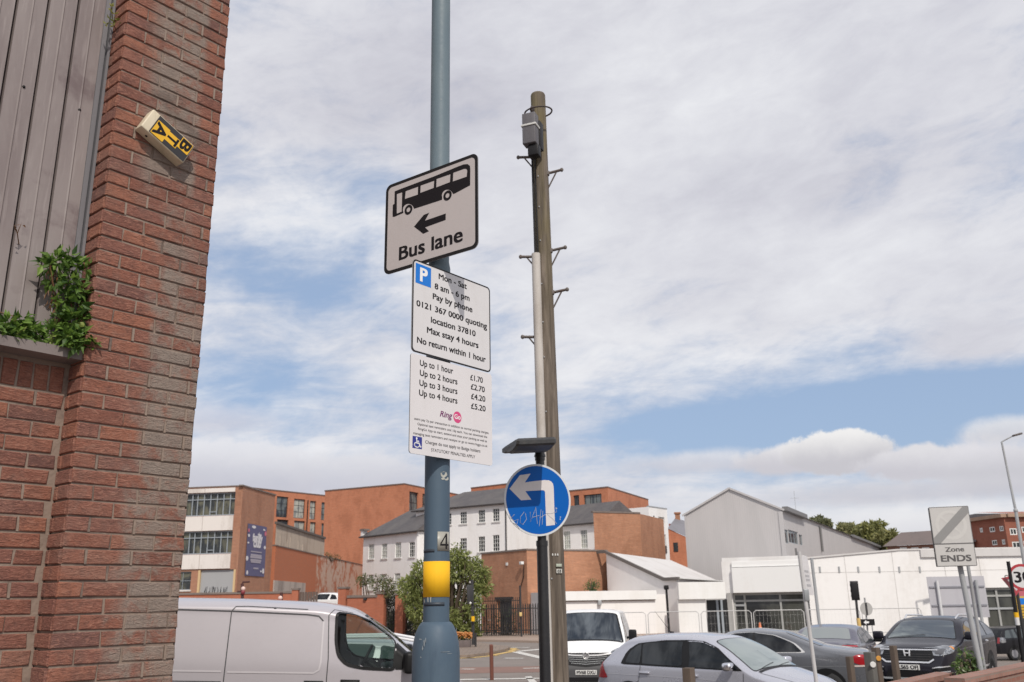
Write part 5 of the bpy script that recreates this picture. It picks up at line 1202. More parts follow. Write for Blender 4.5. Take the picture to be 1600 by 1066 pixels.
    u0 = g2.hit(1438, 870)[0]; g2.box(mb, u0, g2.hit(1500, 870)[1], g2.len, zl2-0.01, 0.0, 0.14)
    part('parapet_trim', mb, wmat('parapet_grey', (0.60, 0.58, 0.57), (0.5, 0.48, 0.47), scale=1), t)
    mb = MB()
    for pl, xs_ in ((g, (1281, 1311, 1341, 1374, 1405)), (g2, (1437,))):
        for x in xs_: u, z = pl.hit(x, 890); pl.box(mb, u-0.05, z-0.18, u+0.05, z+0.18, 0.0, 0.05)
    part('wall_fixing', mb, M_GALV, t)
    mb = MB()
    for pl in (g, g2):
        for x in ((1320, 1395) if pl is g else (1475, 1530)): u, z = pl.hit(x, 880); pl.box(mb, u-0.012, 0.4, u+0.012, zl2-0.05, 0.0, 0.012)
        u_, z_ = pl.hit(1400, 893); pl.box(mb, 0.05, z_-0.01, pl.len-0.05, z_+0.01, 0.0, 0.012)
    part('panel_joint', mb, mat('joint_grey', (0.5, 0.48, 0.46), 0.7), t)
    glaze(g2, r[0], r[2], r[1], r[3], [g2.hit(1563, 950)[0], g2.hit(1588, 950)[0]], None, -0.25)
    mb = MB(); z = g2.hit(1560, 951)[1]; g2.box(mb, r[0], z-0.06, r[2], z+0.06, -0.3, -0.18); part('transom', mb, M_GALV, t)
    # annex: flat white box in front
    a = at(866, 924.5, 58.5); za = a.z; b = atz(1024, 922.4, za); b2 = atz(1050, 926, za)
    t2 = thing('white_annex', 'flat roofed white annex with deep fascia beside the tan brick depot', 'building', (a.x, a.y, 0))
    pl = Plane(a, b); zf = pl.hit(960, 937.5)[1]
    mb = MB(); pl.box(mb, 0, 0, pl.len, zf, -6, -0.15); part('wall', mb, M_REND, t2)
    mb = MB(); pl.box(mb, 0, zf, pl.len+0.05, za, -6, 0.06); part('fascia', mb, M_WHITEPAINT, t2)
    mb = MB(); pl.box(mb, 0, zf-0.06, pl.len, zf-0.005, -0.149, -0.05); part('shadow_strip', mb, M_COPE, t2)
    u, z = pl.hit(937, 942); mb = MB(); mb.bbox(pl.p(u, z, 0.0), (0.22, 0.25, 0.32), None, 0.04); part('bulkhead_lamp', mb, M_GALV, t2)
    mb = MB(); pl.box(mb, pl.len+0.05, 0, pl.len+1.2, za-0.25, -6, -0.6); part('end_wall', mb, M_REND, t2)
    mb = MB(); p = at(1041, 918, 57.2); mb.tube([(p.x, p.y, p.z), (p.x+0.02, p.y, 0.1)], 0.07, 8); mb.bbox((p.x, p.y, p.z), (0.28, 0.25, 0.26), None, 0.03); part('downpipe', mb, M_BLACK, t2)
showroom()

# ---- H: grey clad shed
def shed():
    c = at(1221, 795.5, 80); ze = c.z; l = atz(1070.5, 804, ze); far = atz(1392, 862, ze)
    f = Plane(l, c); s = Plane(c, far); ur = f.hit(1139.5, 763); zr = ur[1]; um = f.len*0.5; um = ur[0]
    t = thing('clad_shed', 'large pale grey metal clad shed with pitched roof and ribbed gable', 'warehouse', (c.x, c.y, 0))
    def ribs(tn, b):
        v = uvco(tn); wv = tn.new('ShaderNodeTexWave'); wv.wave_type = 'BANDS'; wv.bands_direction = 'X'; tn.put(wv.inputs['Vector'], v); wv.inputs['Scale'].default_value = 1.6; wv.inputs['Distortion'].default_value = 0
        n = tn.noise(tn.mapping(v, (1, 0.15, 1)), 0.8, 5, 0.6); base = tn.mix(tn.smooth(n, 0.35, 0.7), (0.50, 0.475, 0.47), (0.46, 0.44, 0.435))
        tn.put(b.inputs['Base Color'], base); tn.put(b.inputs['Normal'], tn.bump(wv.outputs[1], 0.25, 0.03))
    mm = mat('ribbed_grey', (0.48, 0.46, 0.46), 0.55, fn=ribs)
    d = s.u*s.len
    h = [s.rect(1225, 828, 1232, 849), s.rect(1232.5, 830, 1247, 849.5), s.rect(1249, 836, 1254, 852)]
    mb = MB(); mb.poly([f.p(0, 0), f.p(f.len, 0), f.p(f.len, ze), f.p(um, zr), f.p(0, ze)]); s.wall(mb, 0, s.len, 0, ze, h, 0.2)
    for p in (f.p(0, 0),): mb.poly([p, p+d, p+d+Vector((0, 0, ze)), p+Vector((0, 0, ze))])
    part('wall', mb, mm, t)
    mb = MB(); e = 0.25
    rdg = f.p(um, zr+0.05, 0.12); A = f.p(-e, ze-0.05, 0.12); B = f.p(f.len+e, ze-0.05, 0.12)
    for a, b in ((A, rdg), (rdg, B)): mb.poly([a, b, b+d, a+d])
    part('roof', mb, wmat('shed_roof', (0.46, 0.45, 0.46), (0.36, 0.35, 0.35), scale=0.5), t)
    mb = MB()
    for a, b in ((A, rdg), (rdg, B)):
        dd = (b-a).normalized(); mb.box((a+b)/2+Vector((0, 0, -0.06)), ((b-a).length, 0.10, 0.16), Matrix((dd, f.n, dd.cross(f.n))).transposed())
    f.box(mb, -0.08, 0, 0.12, ze-0.1, 0.0, 0.08); f.box(mb, f.len-0.3, 0, f.len+0.08, ze-0.2, 0.0, 0.08)
    part('flashing', mb, mat('flashing_pale', (0.47, 0.45, 0.447), 0.6), t)
    for q in h: window(t, s, q, 3 if q[2]-q[0] > 3 else 1, 1, -0.1, M_FRAMEG, M_GLASSNEW, 0.08, 0.06)
    mb = MB(); a = s.hit(1222, 800)[0]; b = s.hit(1254, 812)[0]; s.box(mb, a, ze-0.15, b, ze+0.22, 0.02, 0.5); a = s.hit(1330, 846)[0]; s.box(mb, a, ze-0.15, s.len*0.98, ze+0.15, 0.02, 0.4); part('gutter', mb, mat('gutter_grey', (0.17, 0.165, 0.165), 0.5), t)
    mb = MB(); u = s.hit(1281, 840)[0]; z = s.hit(1283, 862)[1]; mb.tube([s.p(u, ze-0.3, 0.15), s.p(u, z, 0.15)], 0.12, 8); u2, z2 = s.hit(1243, 862); s.box(mb, u2-0.2, z2-0.3, u2+0.2, z2+0.3, 0, 0.1); part('downpipe', mb, MATS['gutter_grey'], t)
    mb = MB(); p = f.p(f.len*0.99, ze+0.6, -9); mb.tube([p, p+Vector((0, 0, 1.9))], 0.02, 6); mb.tube([p+Vector((-0.4, 0, 1.2)), p+Vector((0.4, 0, 1.2))], 0.015, 6); part('aerial', mb, M_GALV, t)
shed()

# ---- I: white balcony flats and the small orange house with chimney
def far_mid():
    a = at(1013, 792, 125); zt = a.z; b = atz(1042, 796, zt)
    t = thing('balcony_flats', 'narrow white block of flats with open recessed balconies beside orange brick', 'building', (a.x, a.y, 0))
    pl = Plane(a, b); hs = [pl.rect(1021, 806, 1023.5, 817), pl.rect(1029, 808, 1038.5, 820), pl.rect(1023, 834, 1028.5, 860), pl.rect(1031, 835, 1041, 858)]
    hs = [(max(0.05, h[0]), h[1], min(pl.len-0.05, h[2]), h[3]) for h in hs]
    mb = MB(); pl.wall(mb, 0, pl.len, 0, zt, hs, 1.2); d = -pl.n*6; up = Vector((0, 0, zt))
    for p in (pl.p(0, 0), pl.p(pl.len, 0)): mb.poly([p, p+d, p+d+up, p+up])
    mb.poly([pl.p(0, zt), pl.p(pl.len, zt), pl.p(pl.len, zt)+d, pl.p(0, zt)+d]); part('wall', mb, M_REND, t)
    mb = MB()
    for h in hs: pl.box(mb, h[0], h[1], h[2], h[3], -1.25, -1.2)
    part('balcony_back', mb, wmat('balcony_shade', (0.42, 0.36, 0.33), (0.2, 0.18, 0.17), scale=0.6), t)
    mb = MB(); u0, z0, u1, z1 = pl.rect(1022, 851, 1041, 864); pl.box(mb, u0, z0, u1, z0+1.0, 0.05, 0.12); part('balcony_rail', mb, mat('rail_brown', (0.07, 0.055, 0.05), 0.6), t)
    mb = MB(); pl.box(mb, 0, zt, pl.len, zt+0.15, -0.3, 0.05); part('coping', mb, M_GALV, t)
    # orange gabled house
    c = at(1046, 827, 150); t = thing('orange_house', 'small orange brick house with steep grey roof and tall chimney beside the shed', 'house', (c.x, c.y, 0))
    pl = Plane(at(1030, 900, 150), at(1080, 900, 149)); H = lambda x, y: pl.hit(x, y)
    q = [H(1030, 900), H(1080, 900), H(1076, 841), H(1043, 826), H(1030, 826)]
    w = H(1052, 848); w2 = H(1060, 862)
    mb = MB(); mb.poly([pl.p(q[0][0], 0), pl.p(q[1][0], 0), pl.p(q[2][0], q[2][1]), pl.p(q[3][0], q[3][1]), pl.p(q[4][0], q[4][1])]); part('wall', mb, M_BR_C, t)
    mb = MB(); a, b = pl.p(*q[3], 0.1), pl.p(q[2][0]+0.6, q[2][1]-0.2, 0.1); r = pl.p(*H(1053, 804), -7); r2 = pl.p(*H(1079, 811), -7); mb.poly([a, b, r2, r]); part('roof', mb, wmat('roof_zinc', (0.20, 0.195, 0.215), (0.15, 0.145, 0.155), scale=0.3), t)
    mb = MB(); pl.box(mb, w[0], w2[1], w2[0], w[1], 0.0, 0.1); part('window', mb, M_GLASSDARK, t)
    mb = MB(); u0, z0 = H(1053.5, 810); u1, z1 = H(1060.5, 797); pl.box(mb, u0, z0-1, u1, z1, -7.6, -6.6); pl.box(mb, u0-0.15, z1, u1+0.15, z1+0.25, -7.75, -6.45); part('chimney', mb, M_BR_E, t)
    mb = MB(); u0, z0 = H(1043, 828); u1, z1 = H(1051, 812); pl.box(mb, u0, 0, u1, z1, -12, -8.2); part('rear_gable', mb, mat('brick_pink', (0.42, 0.13, 0.10), 0.8), t)
far_mid()

# ---- K: brick flats far right
def far_right():
    a = at(1514, 816, 128); zt = a.z; c = atz(1568, 808.5, zt); b = at(1640, 806, 128)
    t = thing('brick_flats', 'four storey dark red brick flats with white windows, far right behind the showroom', 'building', (a.x, a.y, 0))
    f = Plane(a, c); s = Plane(c, c+Vector((14, 0.5, 0)))
    def wl(pl, L): return [pl.rect(*w) for w in L]
    h1 = wl(f, [(1531, 825, 1535.5, 832), (1546, 823.5, 1554.5, 831.5), (1561.5, 822, 1568, 830), (1550, 844, 1558, 852), (1565.5, 843, 1570.5, 851)]); h1 = [(q[0], q[1], min(q[2], f.len-0.1), q[3]) for q in h1]
    h2 = wl(s, [(1578, 825.5, 1589, 836), (1596.5, 823, 1606, 832.5), (1582, 846.5, 1595, 858), (1600, 845, 1611, 856)])
    mb = MB(); f.wall(mb, 0, f.len, 0, zt, h1, 0.2); s.wall(mb, 0, s.len, 0, zt-0.001, h2, 0.2); d = Vector((2, 12, 0)); up = Vector((0, 0, zt))
    A, B = f.p(0, 0), s.p(s.len, 0)
    for p in (A, B): mb.poly([p, p+d, p+d+up, p+up])
    mb.poly([A+d, B+d, B+d+up, A+d+up]); part('wall', mb, M_BR_K, t)
    mb = MB(); e = 0.6
    for pl in (f, s): pl.box(mb, -0.3 if pl is f else 0.3, zt, pl.len+0.3, zt+0.45, -2, e)
    part('eaves', mb, wmat('eaves_tan', (0.36, 0.24, 0.17), (0.28, 0.18, 0.12), scale=0.5), t)
    mb = MB(); cz = zt+0.46; Rr = [f.p(-0.3, cz, 0.5), s.p(0.3, cz, 0.5), s.p(s.len, cz, 0.5)]
    mb.poly([Rr[1], Rr[2], Rr[2]+Vector((0, 6, 0.75)), Rr[1]+Vector((-1.2, 6, 0.75))]); part('tiled_roof', mb, wmat('roof_red', (0.33, 0.14, 0.10), (0.26, 0.12, 0.09), scale=0.4), t)
    mb = MB(); mb.poly([Rr[0], Rr[1], Rr[1]+Vector((-1.2, 6, 0.55)), Rr[0]+Vector((0.5, 6, 0.55))]); part('slate_roof', mb, M_SLATE, t)
    for pl, hs in ((f, h1), (s, h2)):
        for q in hs: window(t, pl, q, 2, 1, -0.05, M_FRAMEW, M_GLASSDARK, 0.13, 0.10)
    # lower terrace
    a = at(1386, 854, 135); zt = a.z; b = atz(1520, 847, zt); t = thing('brick_terrace', 'low brown brick terrace with long grey tiled roof behind the zone ends sign', 'building', (a.x, a.y, 0))
    pl = Plane(a, b); zr = pl.hit(1396, 841)[1]; mb = MB(); pl.wall(mb, 0, pl.len, 0, zt); part('wall', mb, far_brick('brick_terrace', (0.26, 0.115, 0.08), (0.22, 0.10, 0.07), (0.25, 0.15, 0.11), 0.3), t)
    mb = MB(); e0, e1 = pl.p(-0.5, zt, 0.4), pl.p(pl.len+0.5, zt, 0.4); r0, r1 = pl.p(0.5, zt+2.2, -5), pl.p(pl.len, zt+2.2, -5); mb.poly([e0, e1, r1, r0]); part('roof', mb, wmat('roof_tile_grey', (0.16, 0.125, 0.115), (0.12, 0.10, 0.095), scale=0.4), t)
    mb = MB()
    for x in (1412, 1430, 1447): u, z = pl.hit(x, 860); pl.box(mb, u-0.5, z-0.5, u+0.5, z+0.4, 0.0, 0.06)
    part('window', mb, M_FRAMEW, t)
far_right()
# ================================================================== STREET FURNITURE, FENCES, WALLS
def brick_boundary():
    """red brick boundary wall with piers and railings, left of the bush"""
    M = M_BR_W; Y0 = 62
    a = at(528, 948, 64); e = at(745, 952, 60.5); pl = Plane((a.x, a.y), (e.x, e.y)); H = pl.hit
    t = thing('boundary_wall', 'red brick boundary wall with square piers and black railings below the bushes', 'wall', (a.x, a.y, 0))
    u0 = H(542, 950)[0]; u1 = H(590, 950)[0]; ztop = H(560, 934)[1]
    mb = MB(); pl.box(mb, u0, 0, u1, ztop, -0.3, 0.0); part('brickwork', mb, M, t)
    mb = MB(); pl.box(mb, u0, ztop, u1, ztop+0.16, -0.36, 0.06); part('coping', mb, M_COPE, t)
    for x0, x1, y in ((528, 540, 920), (588.5, 600, 928.5), (618, 630.5, 930)):
        p0 = H(x0, 950)[0]; p1 = H(x1, 950)[0]; z = H((x0+x1)/2, y)[1]; mb = MB(); pl.box(mb, p0, 0, p1, z, -0.42, 0.06); pr = part('pier', mb, M, t)
        mb = MB(); pl.box(mb, p0-0.05, z, p1+0.05, z+0.13, -0.47, 0.11); part('pier_cap', mb, M_COPE, pr)
    a0 = H(600.5, 950)[0]; a1 = H(617.5, 950)[0]; z = H(610, 931)[1]; mb = MB()
    k = a0+0.06
    while k < a1: pl.box(mb, k-0.014, 0.15, k+0.014, z, -0.2, -0.172); k += 0.12
    for zz in (0.3, z-0.25): pl.box(mb, a0, zz, a1, zz+0.05, -0.215, -0.16)
    part('gate_railing', mb, M_DARKMETAL, t)
    a0 = H(630.8, 950)[0]; a1 = pl.len+3; z = H(640, 936)[1]; mb = MB(); k = a0+0.06
    while k < a1: pl.box(mb, k-0.014, 0.1, k+0.014, z, -0.2, -0.172); k += 0.13
    for zz in (0.3, z-0.25): pl.box(mb, a0, zz, a1, zz+0.05, -0.215, -0.16)
    part('railing', mb, M_DARKMETAL, t)
    u, z = H(534, 953); mb = MB(); mb.bbox(pl.p(u, z, 0.12), (0.28, 0.1, 0.34), pl.M(), 0.03); part('yellow_lamp', mb, mat('lamp_yellow', (0.7, 0.42, 0.1), 0.5), t)
    u, z = H(571, 941); mb = MB(); mb.bbox(pl.p(u, z-0.9, 0.03), (0.05, 0.05, 2.0), pl.M(), 0.01); mb.bbox(pl.p(u, z+0.2, 0.05), (0.2, 0.16, 0.22), pl.M(), 0.02); part('wall_lamp', mb, M_DARKMETAL, t)
    # far low wall behind the van roof, with a pier
    a = at(384, 929, 66); e = at(478, 929, 66); pl2 = Plane((a.x, a.y), (e.x, e.y)); t2 = thing('boundary_wall', 'low red brick wall with one pier seen just over the silver van roof', 'wall', (a.x, a.y, 0))
    H2 = pl2.hit; z0 = H2(400, 928)[1]; mb = MB(); pl2.box(mb, -6, 0, H2(457, 930)[0], z0, -0.3, 0.0); part('brickwork', mb, M, t2)
    mb = MB(); pl2.box(mb, -6.0, z0, H2(457, 930)[0], z0+0.14, -0.36, 0.06); part('coping', mb, M_COPE, t2)
    p0, p1 = H2(456, 930)[0], H2(466, 930)[0]; z = H2(461, 922)[1]; mb = MB(); pl2.box(mb, p0, 0, p1, z, -0.42, 0.08); pr = part('pier', mb, M, t2); mb = MB(); pl2.box(mb, p0-0.05, z, p1+0.05, z+0.13, -0.47, 0.13); part('pier_cap', mb, M_COPE, pr)
    # dark slatted screen between pier and white car
    mb = MB(); a0 = H2(467, 930)[0]; a1 = H2(494, 930)[0]; z = H2(480, 925)[1]
    k = a0
    while k < a1: pl2.box(mb, k, 0, k+0.16, z, -0.2, -0.16); k += 0.19
    tag(part('slatted_screen', mb, wmat('screen_brown', (0.12, 0.085, 0.07), (0.08, 0.06, 0.05), scale=2)), 'dark brown slatted screen between brick pier and white car', 'fence')
brick_boundary()

def palisade():
    a = at(742, 990, 61.5); e = at(862, 992, 60.2); pl = Plane((a.x, a.y), (e.x, e.y)); z = pl.hit(800, 943)[1]
    t = thing('palisade_fence', 'dark steel palisade fence with upright pales in front of the tan depot', 'fence', (a.x, a.y, 0))
    mb = MB(); k = -2.0; L = pl.len+0.5
    while k < L:
        h = z; mb.prism([pl.p(k-0.035, 0.15, 0), pl.p(k+0.035, 0.15, 0), pl.p(k+0.035, h-0.1, 0), pl.p(k, h+0.02, 0), pl.p(k-0.035, h-0.1, 0)], pl.n*0.02); k += 0.165
    part('pale', mb, M_DARKMETAL, t)
    mb = MB()
    for zz in (0.4, z-0.35): pl.box(mb, -2, zz, L, zz+0.06, -0.05, -0.005)
    part('rail', mb, M_DARKMETAL, t)
    for k in range(7):
        mb = MB(); u = -1.5+k*2.6
        if u < L: pl.box(mb, u-0.04, 0.0, u+0.04, z-0.05, -0.14, -0.055); part('post', mb, M_DARKMETAL, t)
    u = pl.hit(765, 969)[0]; zz = pl.hit(765, 969)[1]; mb = MB(); mb.bbox(pl.p(u, zz, 0.05), (0.22, 0.02, 0.28), pl.M(), 0.004); part('notice', mb, M_FRAMEW, t)
palisade()

def mesh_fence():
    """temporary mesh fence panels in front of the showroom"""
    g = 'temporary fence panels by the showroom'
    tops = [(884, 952.5), (966, 955), (1011, 956.5), (1094, 958), (1176, 957), (1258, 954.5), (1345, 952.5), (1441, 951)]
    pts = [at(x, y, 50.0-0.12*(k)) for k, (x, y) in enumerate(tops)]
    z = sum(p.z for p in pts)/len(pts); names = ['temporary fence panel left of the downpipe, nearest the white van', 'temporary fence panel in front of the black downpipe', 'temporary fence panel before the blank white bay wall', 'temporary fence panel across the dark open bay', 'temporary fence panel across the large shop window', 'temporary fence panel behind the thin sign board post', 'temporary fence panel behind the big grey sign back']
    for k in range(len(pts)-1):
        pl = Plane((pts[k].x, pts[k].y), (pts[k+1].x, pts[k+1].y)); t = thing('mesh_fence_panel', names[k], 'fence panel', (pts[k].x, pts[k].y, 0), g)
        mb = MB(); L = pl.len-0.08
        mb.tube([pl.p(0.04, 0.1), pl.p(0.04, z-0.12), pl.p(0.16, z), pl.p(L-0.12, z), pl.p(L, z-0.12), pl.p(L, 0.1)], 0.024, 8); mb.tube([pl.p(0.04, 0.35), pl.p(L, 0.35)], 0.018, 6); part('frame', mb, mat('frame_pale', (0.52, 0.51, 0.50), 0.5), t)
        mb = MB(); u = 0.14
        while u < L: pl.box(mb, u-0.0018, 0.3, u+0.0018, z, -0.0018, 0.0018); u += 0.2
        zz = 0.5
        while zz < z: pl.box(mb, 0.05, zz-0.0018, L, zz+0.0018, 0.003, 0.007); zz += 0.4
        part('mesh', mb, mat('mesh_pale', (0.62, 0.61, 0.60), 0.5), t)
        mb = MB()
        for u in (0.0, ): mb.bbox(pl.p(u, 0.07, 0), (0.6, 0.22, 0.14), pl.M(), 0.03)
        part('foot_block', mb, M_RUST, t)
mesh_fence()

def pole_thing(name, label, cat, px_top, px_bot, Y, r, mm, z0=None, extra=0.0, group=None):
    a = at(*px_top, Y); b = at(*px_bot, Y); g = zg(b.x, Y) if z0 is None else z0
    k = (g-b.z)/(b.z-a.z) if abs(b.z-a.z) > 1e-6 else 0; base = b+(b-a)*k
    t = thing(name, label, cat, (base.x, base.y, g), group)
    mb = MB(); mb.tube([base-Vector((0, 0, 0.03)), a], r, 16); part('post', mb, mm, t)
    return t, a, base
def zone_sign():
    Y = 14.0; pl = plane_yaw((at(1487, 840, Y).x, Y, 0), R(-17))
    q = [(1449.5, 793.5), (1511.5, 790), (1528, 883.5), (1466, 886)]; h = [pl.hit(*p) for p in q]
    u0 = (h[0][0]+h[3][0])/2; u1 = (h[1][0]+h[2][0])/2; z1 = (h[0][1]+h[1][1])/2; z0 = (h[2][1]+h[3][1])/2
    b1 = at(1535, 1066, Y+0.08); gz = 0.0
    t = thing('zone_ends_sign', 'pale grey zone ends sign with faded ring and diagonal bar on two grey posts', 'road sign', (b1.x, b1.y, gz))
    D = 0.11
    mb = MB(); put_shape(mb, pl, [rrect(u0, z0, u1, z1, 0.012)], -D/2, D); part('housing', mb, wmat('housing_dark', (0.045, 0.042, 0.042), (0.09, 0.08, 0.075), scale=6), t)
    zm = pl.hit(1495, 849.5)[1]
    mb = MB(); put_shape(mb, pl, [rrect(u0+0.003, zm+0.004, u1-0.003, z1-0.003, 0.008)], 0.003, 0.004); put_shape(mb, pl, [rrect(u0+0.003, z0+0.006, u1-0.003, zm-0.004, 0.008)], 0.003, 0.004)
    fc = part('face', mb, film('zone_face', (0.56, 0.545, 0.525), (0.46, 0.44, 0.42)), t)
    mb = MB(); bw = 0.008
    for a, b in ((z0, zm), (zm, z1)): put_shape(mb, pl, [rrect(u0, a+0.001, u1, b-0.001, 0.012), rrect(u0+bw, a+bw+0.001, u1-bw, b-bw-0.001, 0.008)[::-1]], 0.006, 0.001)
    part('border', mb, mat('border_grey', (0.17, 0.165, 0.165), 0.6), t)
    cu, cz = (u0+u1)/2, (zm+z1)/2; rr = (u1-u0)*0.40
    mb = MB(); put_shape(mb, pl, [circ(cu, cz, rr), circ(cu, cz, rr*0.78)[::-1]], 0.0062, 0.0006)
    d = rr*0.55; w = rr*0.09; put_shape(mb, pl, [[(cu-d, cz+d+w), (cu-d-w, cz+d), (cu+d, cz-d-w), (cu+d+w, cz-d)]], 0.0068, 0.0004)
    part('faded_roundel', mb, film('zone_faded', (0.60, 0.585, 0.56), (0.52, 0.50, 0.48)), fc)
    mb = MB(); put_shape(mb, pl, [[(u0+0.012, zm+0.012), (u0+0.10, zm+0.012), (u1-0.010, z1-0.105), (u1-0.010, z1-0.012), (u1-0.085, z1-0.012), (u0+0.012, zm+0.095)]], 0.0076, 0.0005); part('diagonal_bar', mb, film('zone_bar', (0.28, 0.275, 0.27), (0.22, 0.215, 0.21)), fc)
    X = lambda x, y: (1420+x/8.2, 770+y/8.2)
    mb = MB(); text_px(mb, pl, 'Zone', X(467, 755), X(712, 752), 0.062, 0.0064, bold=0.025); text_px(mb, pl, 'ENDS', X(415, 885), X(808, 872), 0.088, 0.0064, bold=0.035); part('lettering', mb, mat('faded_ink', (0.10, 0.095, 0.095), 0.6), fc)
    a = at(1497, 870, Y+0.10); b = at(1536, 1072, Y+0.10); base = b+(b-a)*((b.z-gz)/(a.z-b.z)); zz = at(1533, 1050, Y+0.1)
    mb = MB(); mb.tube([zz, a], 0.040, 16); part('post', mb, M_GALV, t)
    mb = MB(); mb.tube([base, zz], 0.055, 16); part('post_base', mb, M_DARKMETAL, t)
    a = at(1510, 868, Y+0.55); b = at(1527, 975, Y+0.55); base = b+(b-a)*((b.z-gz)/(a.z-b.z)); mb = MB(); mb.tube([base, a], 0.026, 12); mb.tube([a+Vector((0, 0, -0.05)), pl.p((u0+u1)/2+0.1, a.z-0.03, -0.05)], 0.02, 8); part('post', mb, M_GALV, t)
zone_sign()

def board_sign():
    Y = 12.6; a = at(1249, 868, Y); b = at(1267.5, 873, Y+0.55); c0 = at(1260, 930, Y); z1 = a.z; z0 = c0.z
    lean = (c0.x-a.x)/(a.z-c0.z)
    pl = Plane((c0.x, c0.y), (at(1271, 934, Y+0.55).x, Y+0.55)); 
    f = at(1275.5, 1068, Y); t = thing('board_sign', 'narrow white board seen edge on between two slim grey posts before parked cars', 'sign', (f.x, f.y, 0.0))
    S = lambda u, z, o=0: pl.p(u, z, o)+Vector((-lean*(z-z0), 0, 0))
    mb = MB(); o = 0.012; P4 = [S(0, z0), S(pl.len, z0), S(pl.len, z1), S(0, z1)]; mb.prism([p-pl.n*o for p in P4], pl.n*2*o); part('board', mb, film('board_white', (0.70, 0.675, 0.67), (0.6, 0.57, 0.56)), t)
    mb = MB()
    for k, z in enumerate((0.22, 0.36, 0.46, 0.58)):
        zz = z0+(z1-z0)*z; mb.poly([S(pl.len*0.2, zz, o+0.003), S(pl.len*0.75, zz, o+0.003), S(pl.len*0.75, zz+0.03, o+0.003), S(pl.len*0.2, zz+0.03, o+0.003)])
    part('faint_lines', mb, mat('board_print', (0.45, 0.44, 0.45), 0.6), t)
    def post(pa, pb, YY, r, mm):
        A, B = at(*pa, YY), at(*pb, YY); base = B+(B-A)*((B.z-zg(0, YY))/(A.z-B.z)); mb = MB(); mb.tube([base, A], r, 12); part('post', mb, mm, t)
    post((1248.5, 862), (1275.5, 1066), Y-0.03, 0.026, wmat('post_pale', (0.52, 0.51, 0.51), (0.40, 0.38, 0.37), scale=5, rough=0.5))
    pole_thing('street_post', 'thin grey post standing right behind the narrow white board sign', 'post', (1268, 872), (1279.5, 968), 30, 0.05, M_GALV)
    mb = MB(); mb.bbox(S(-0.03, z0+0.0), (0.07, 0.07, 0.16), None, 0.01); part('clamp', mb, M_ALU, t)
board_sign()

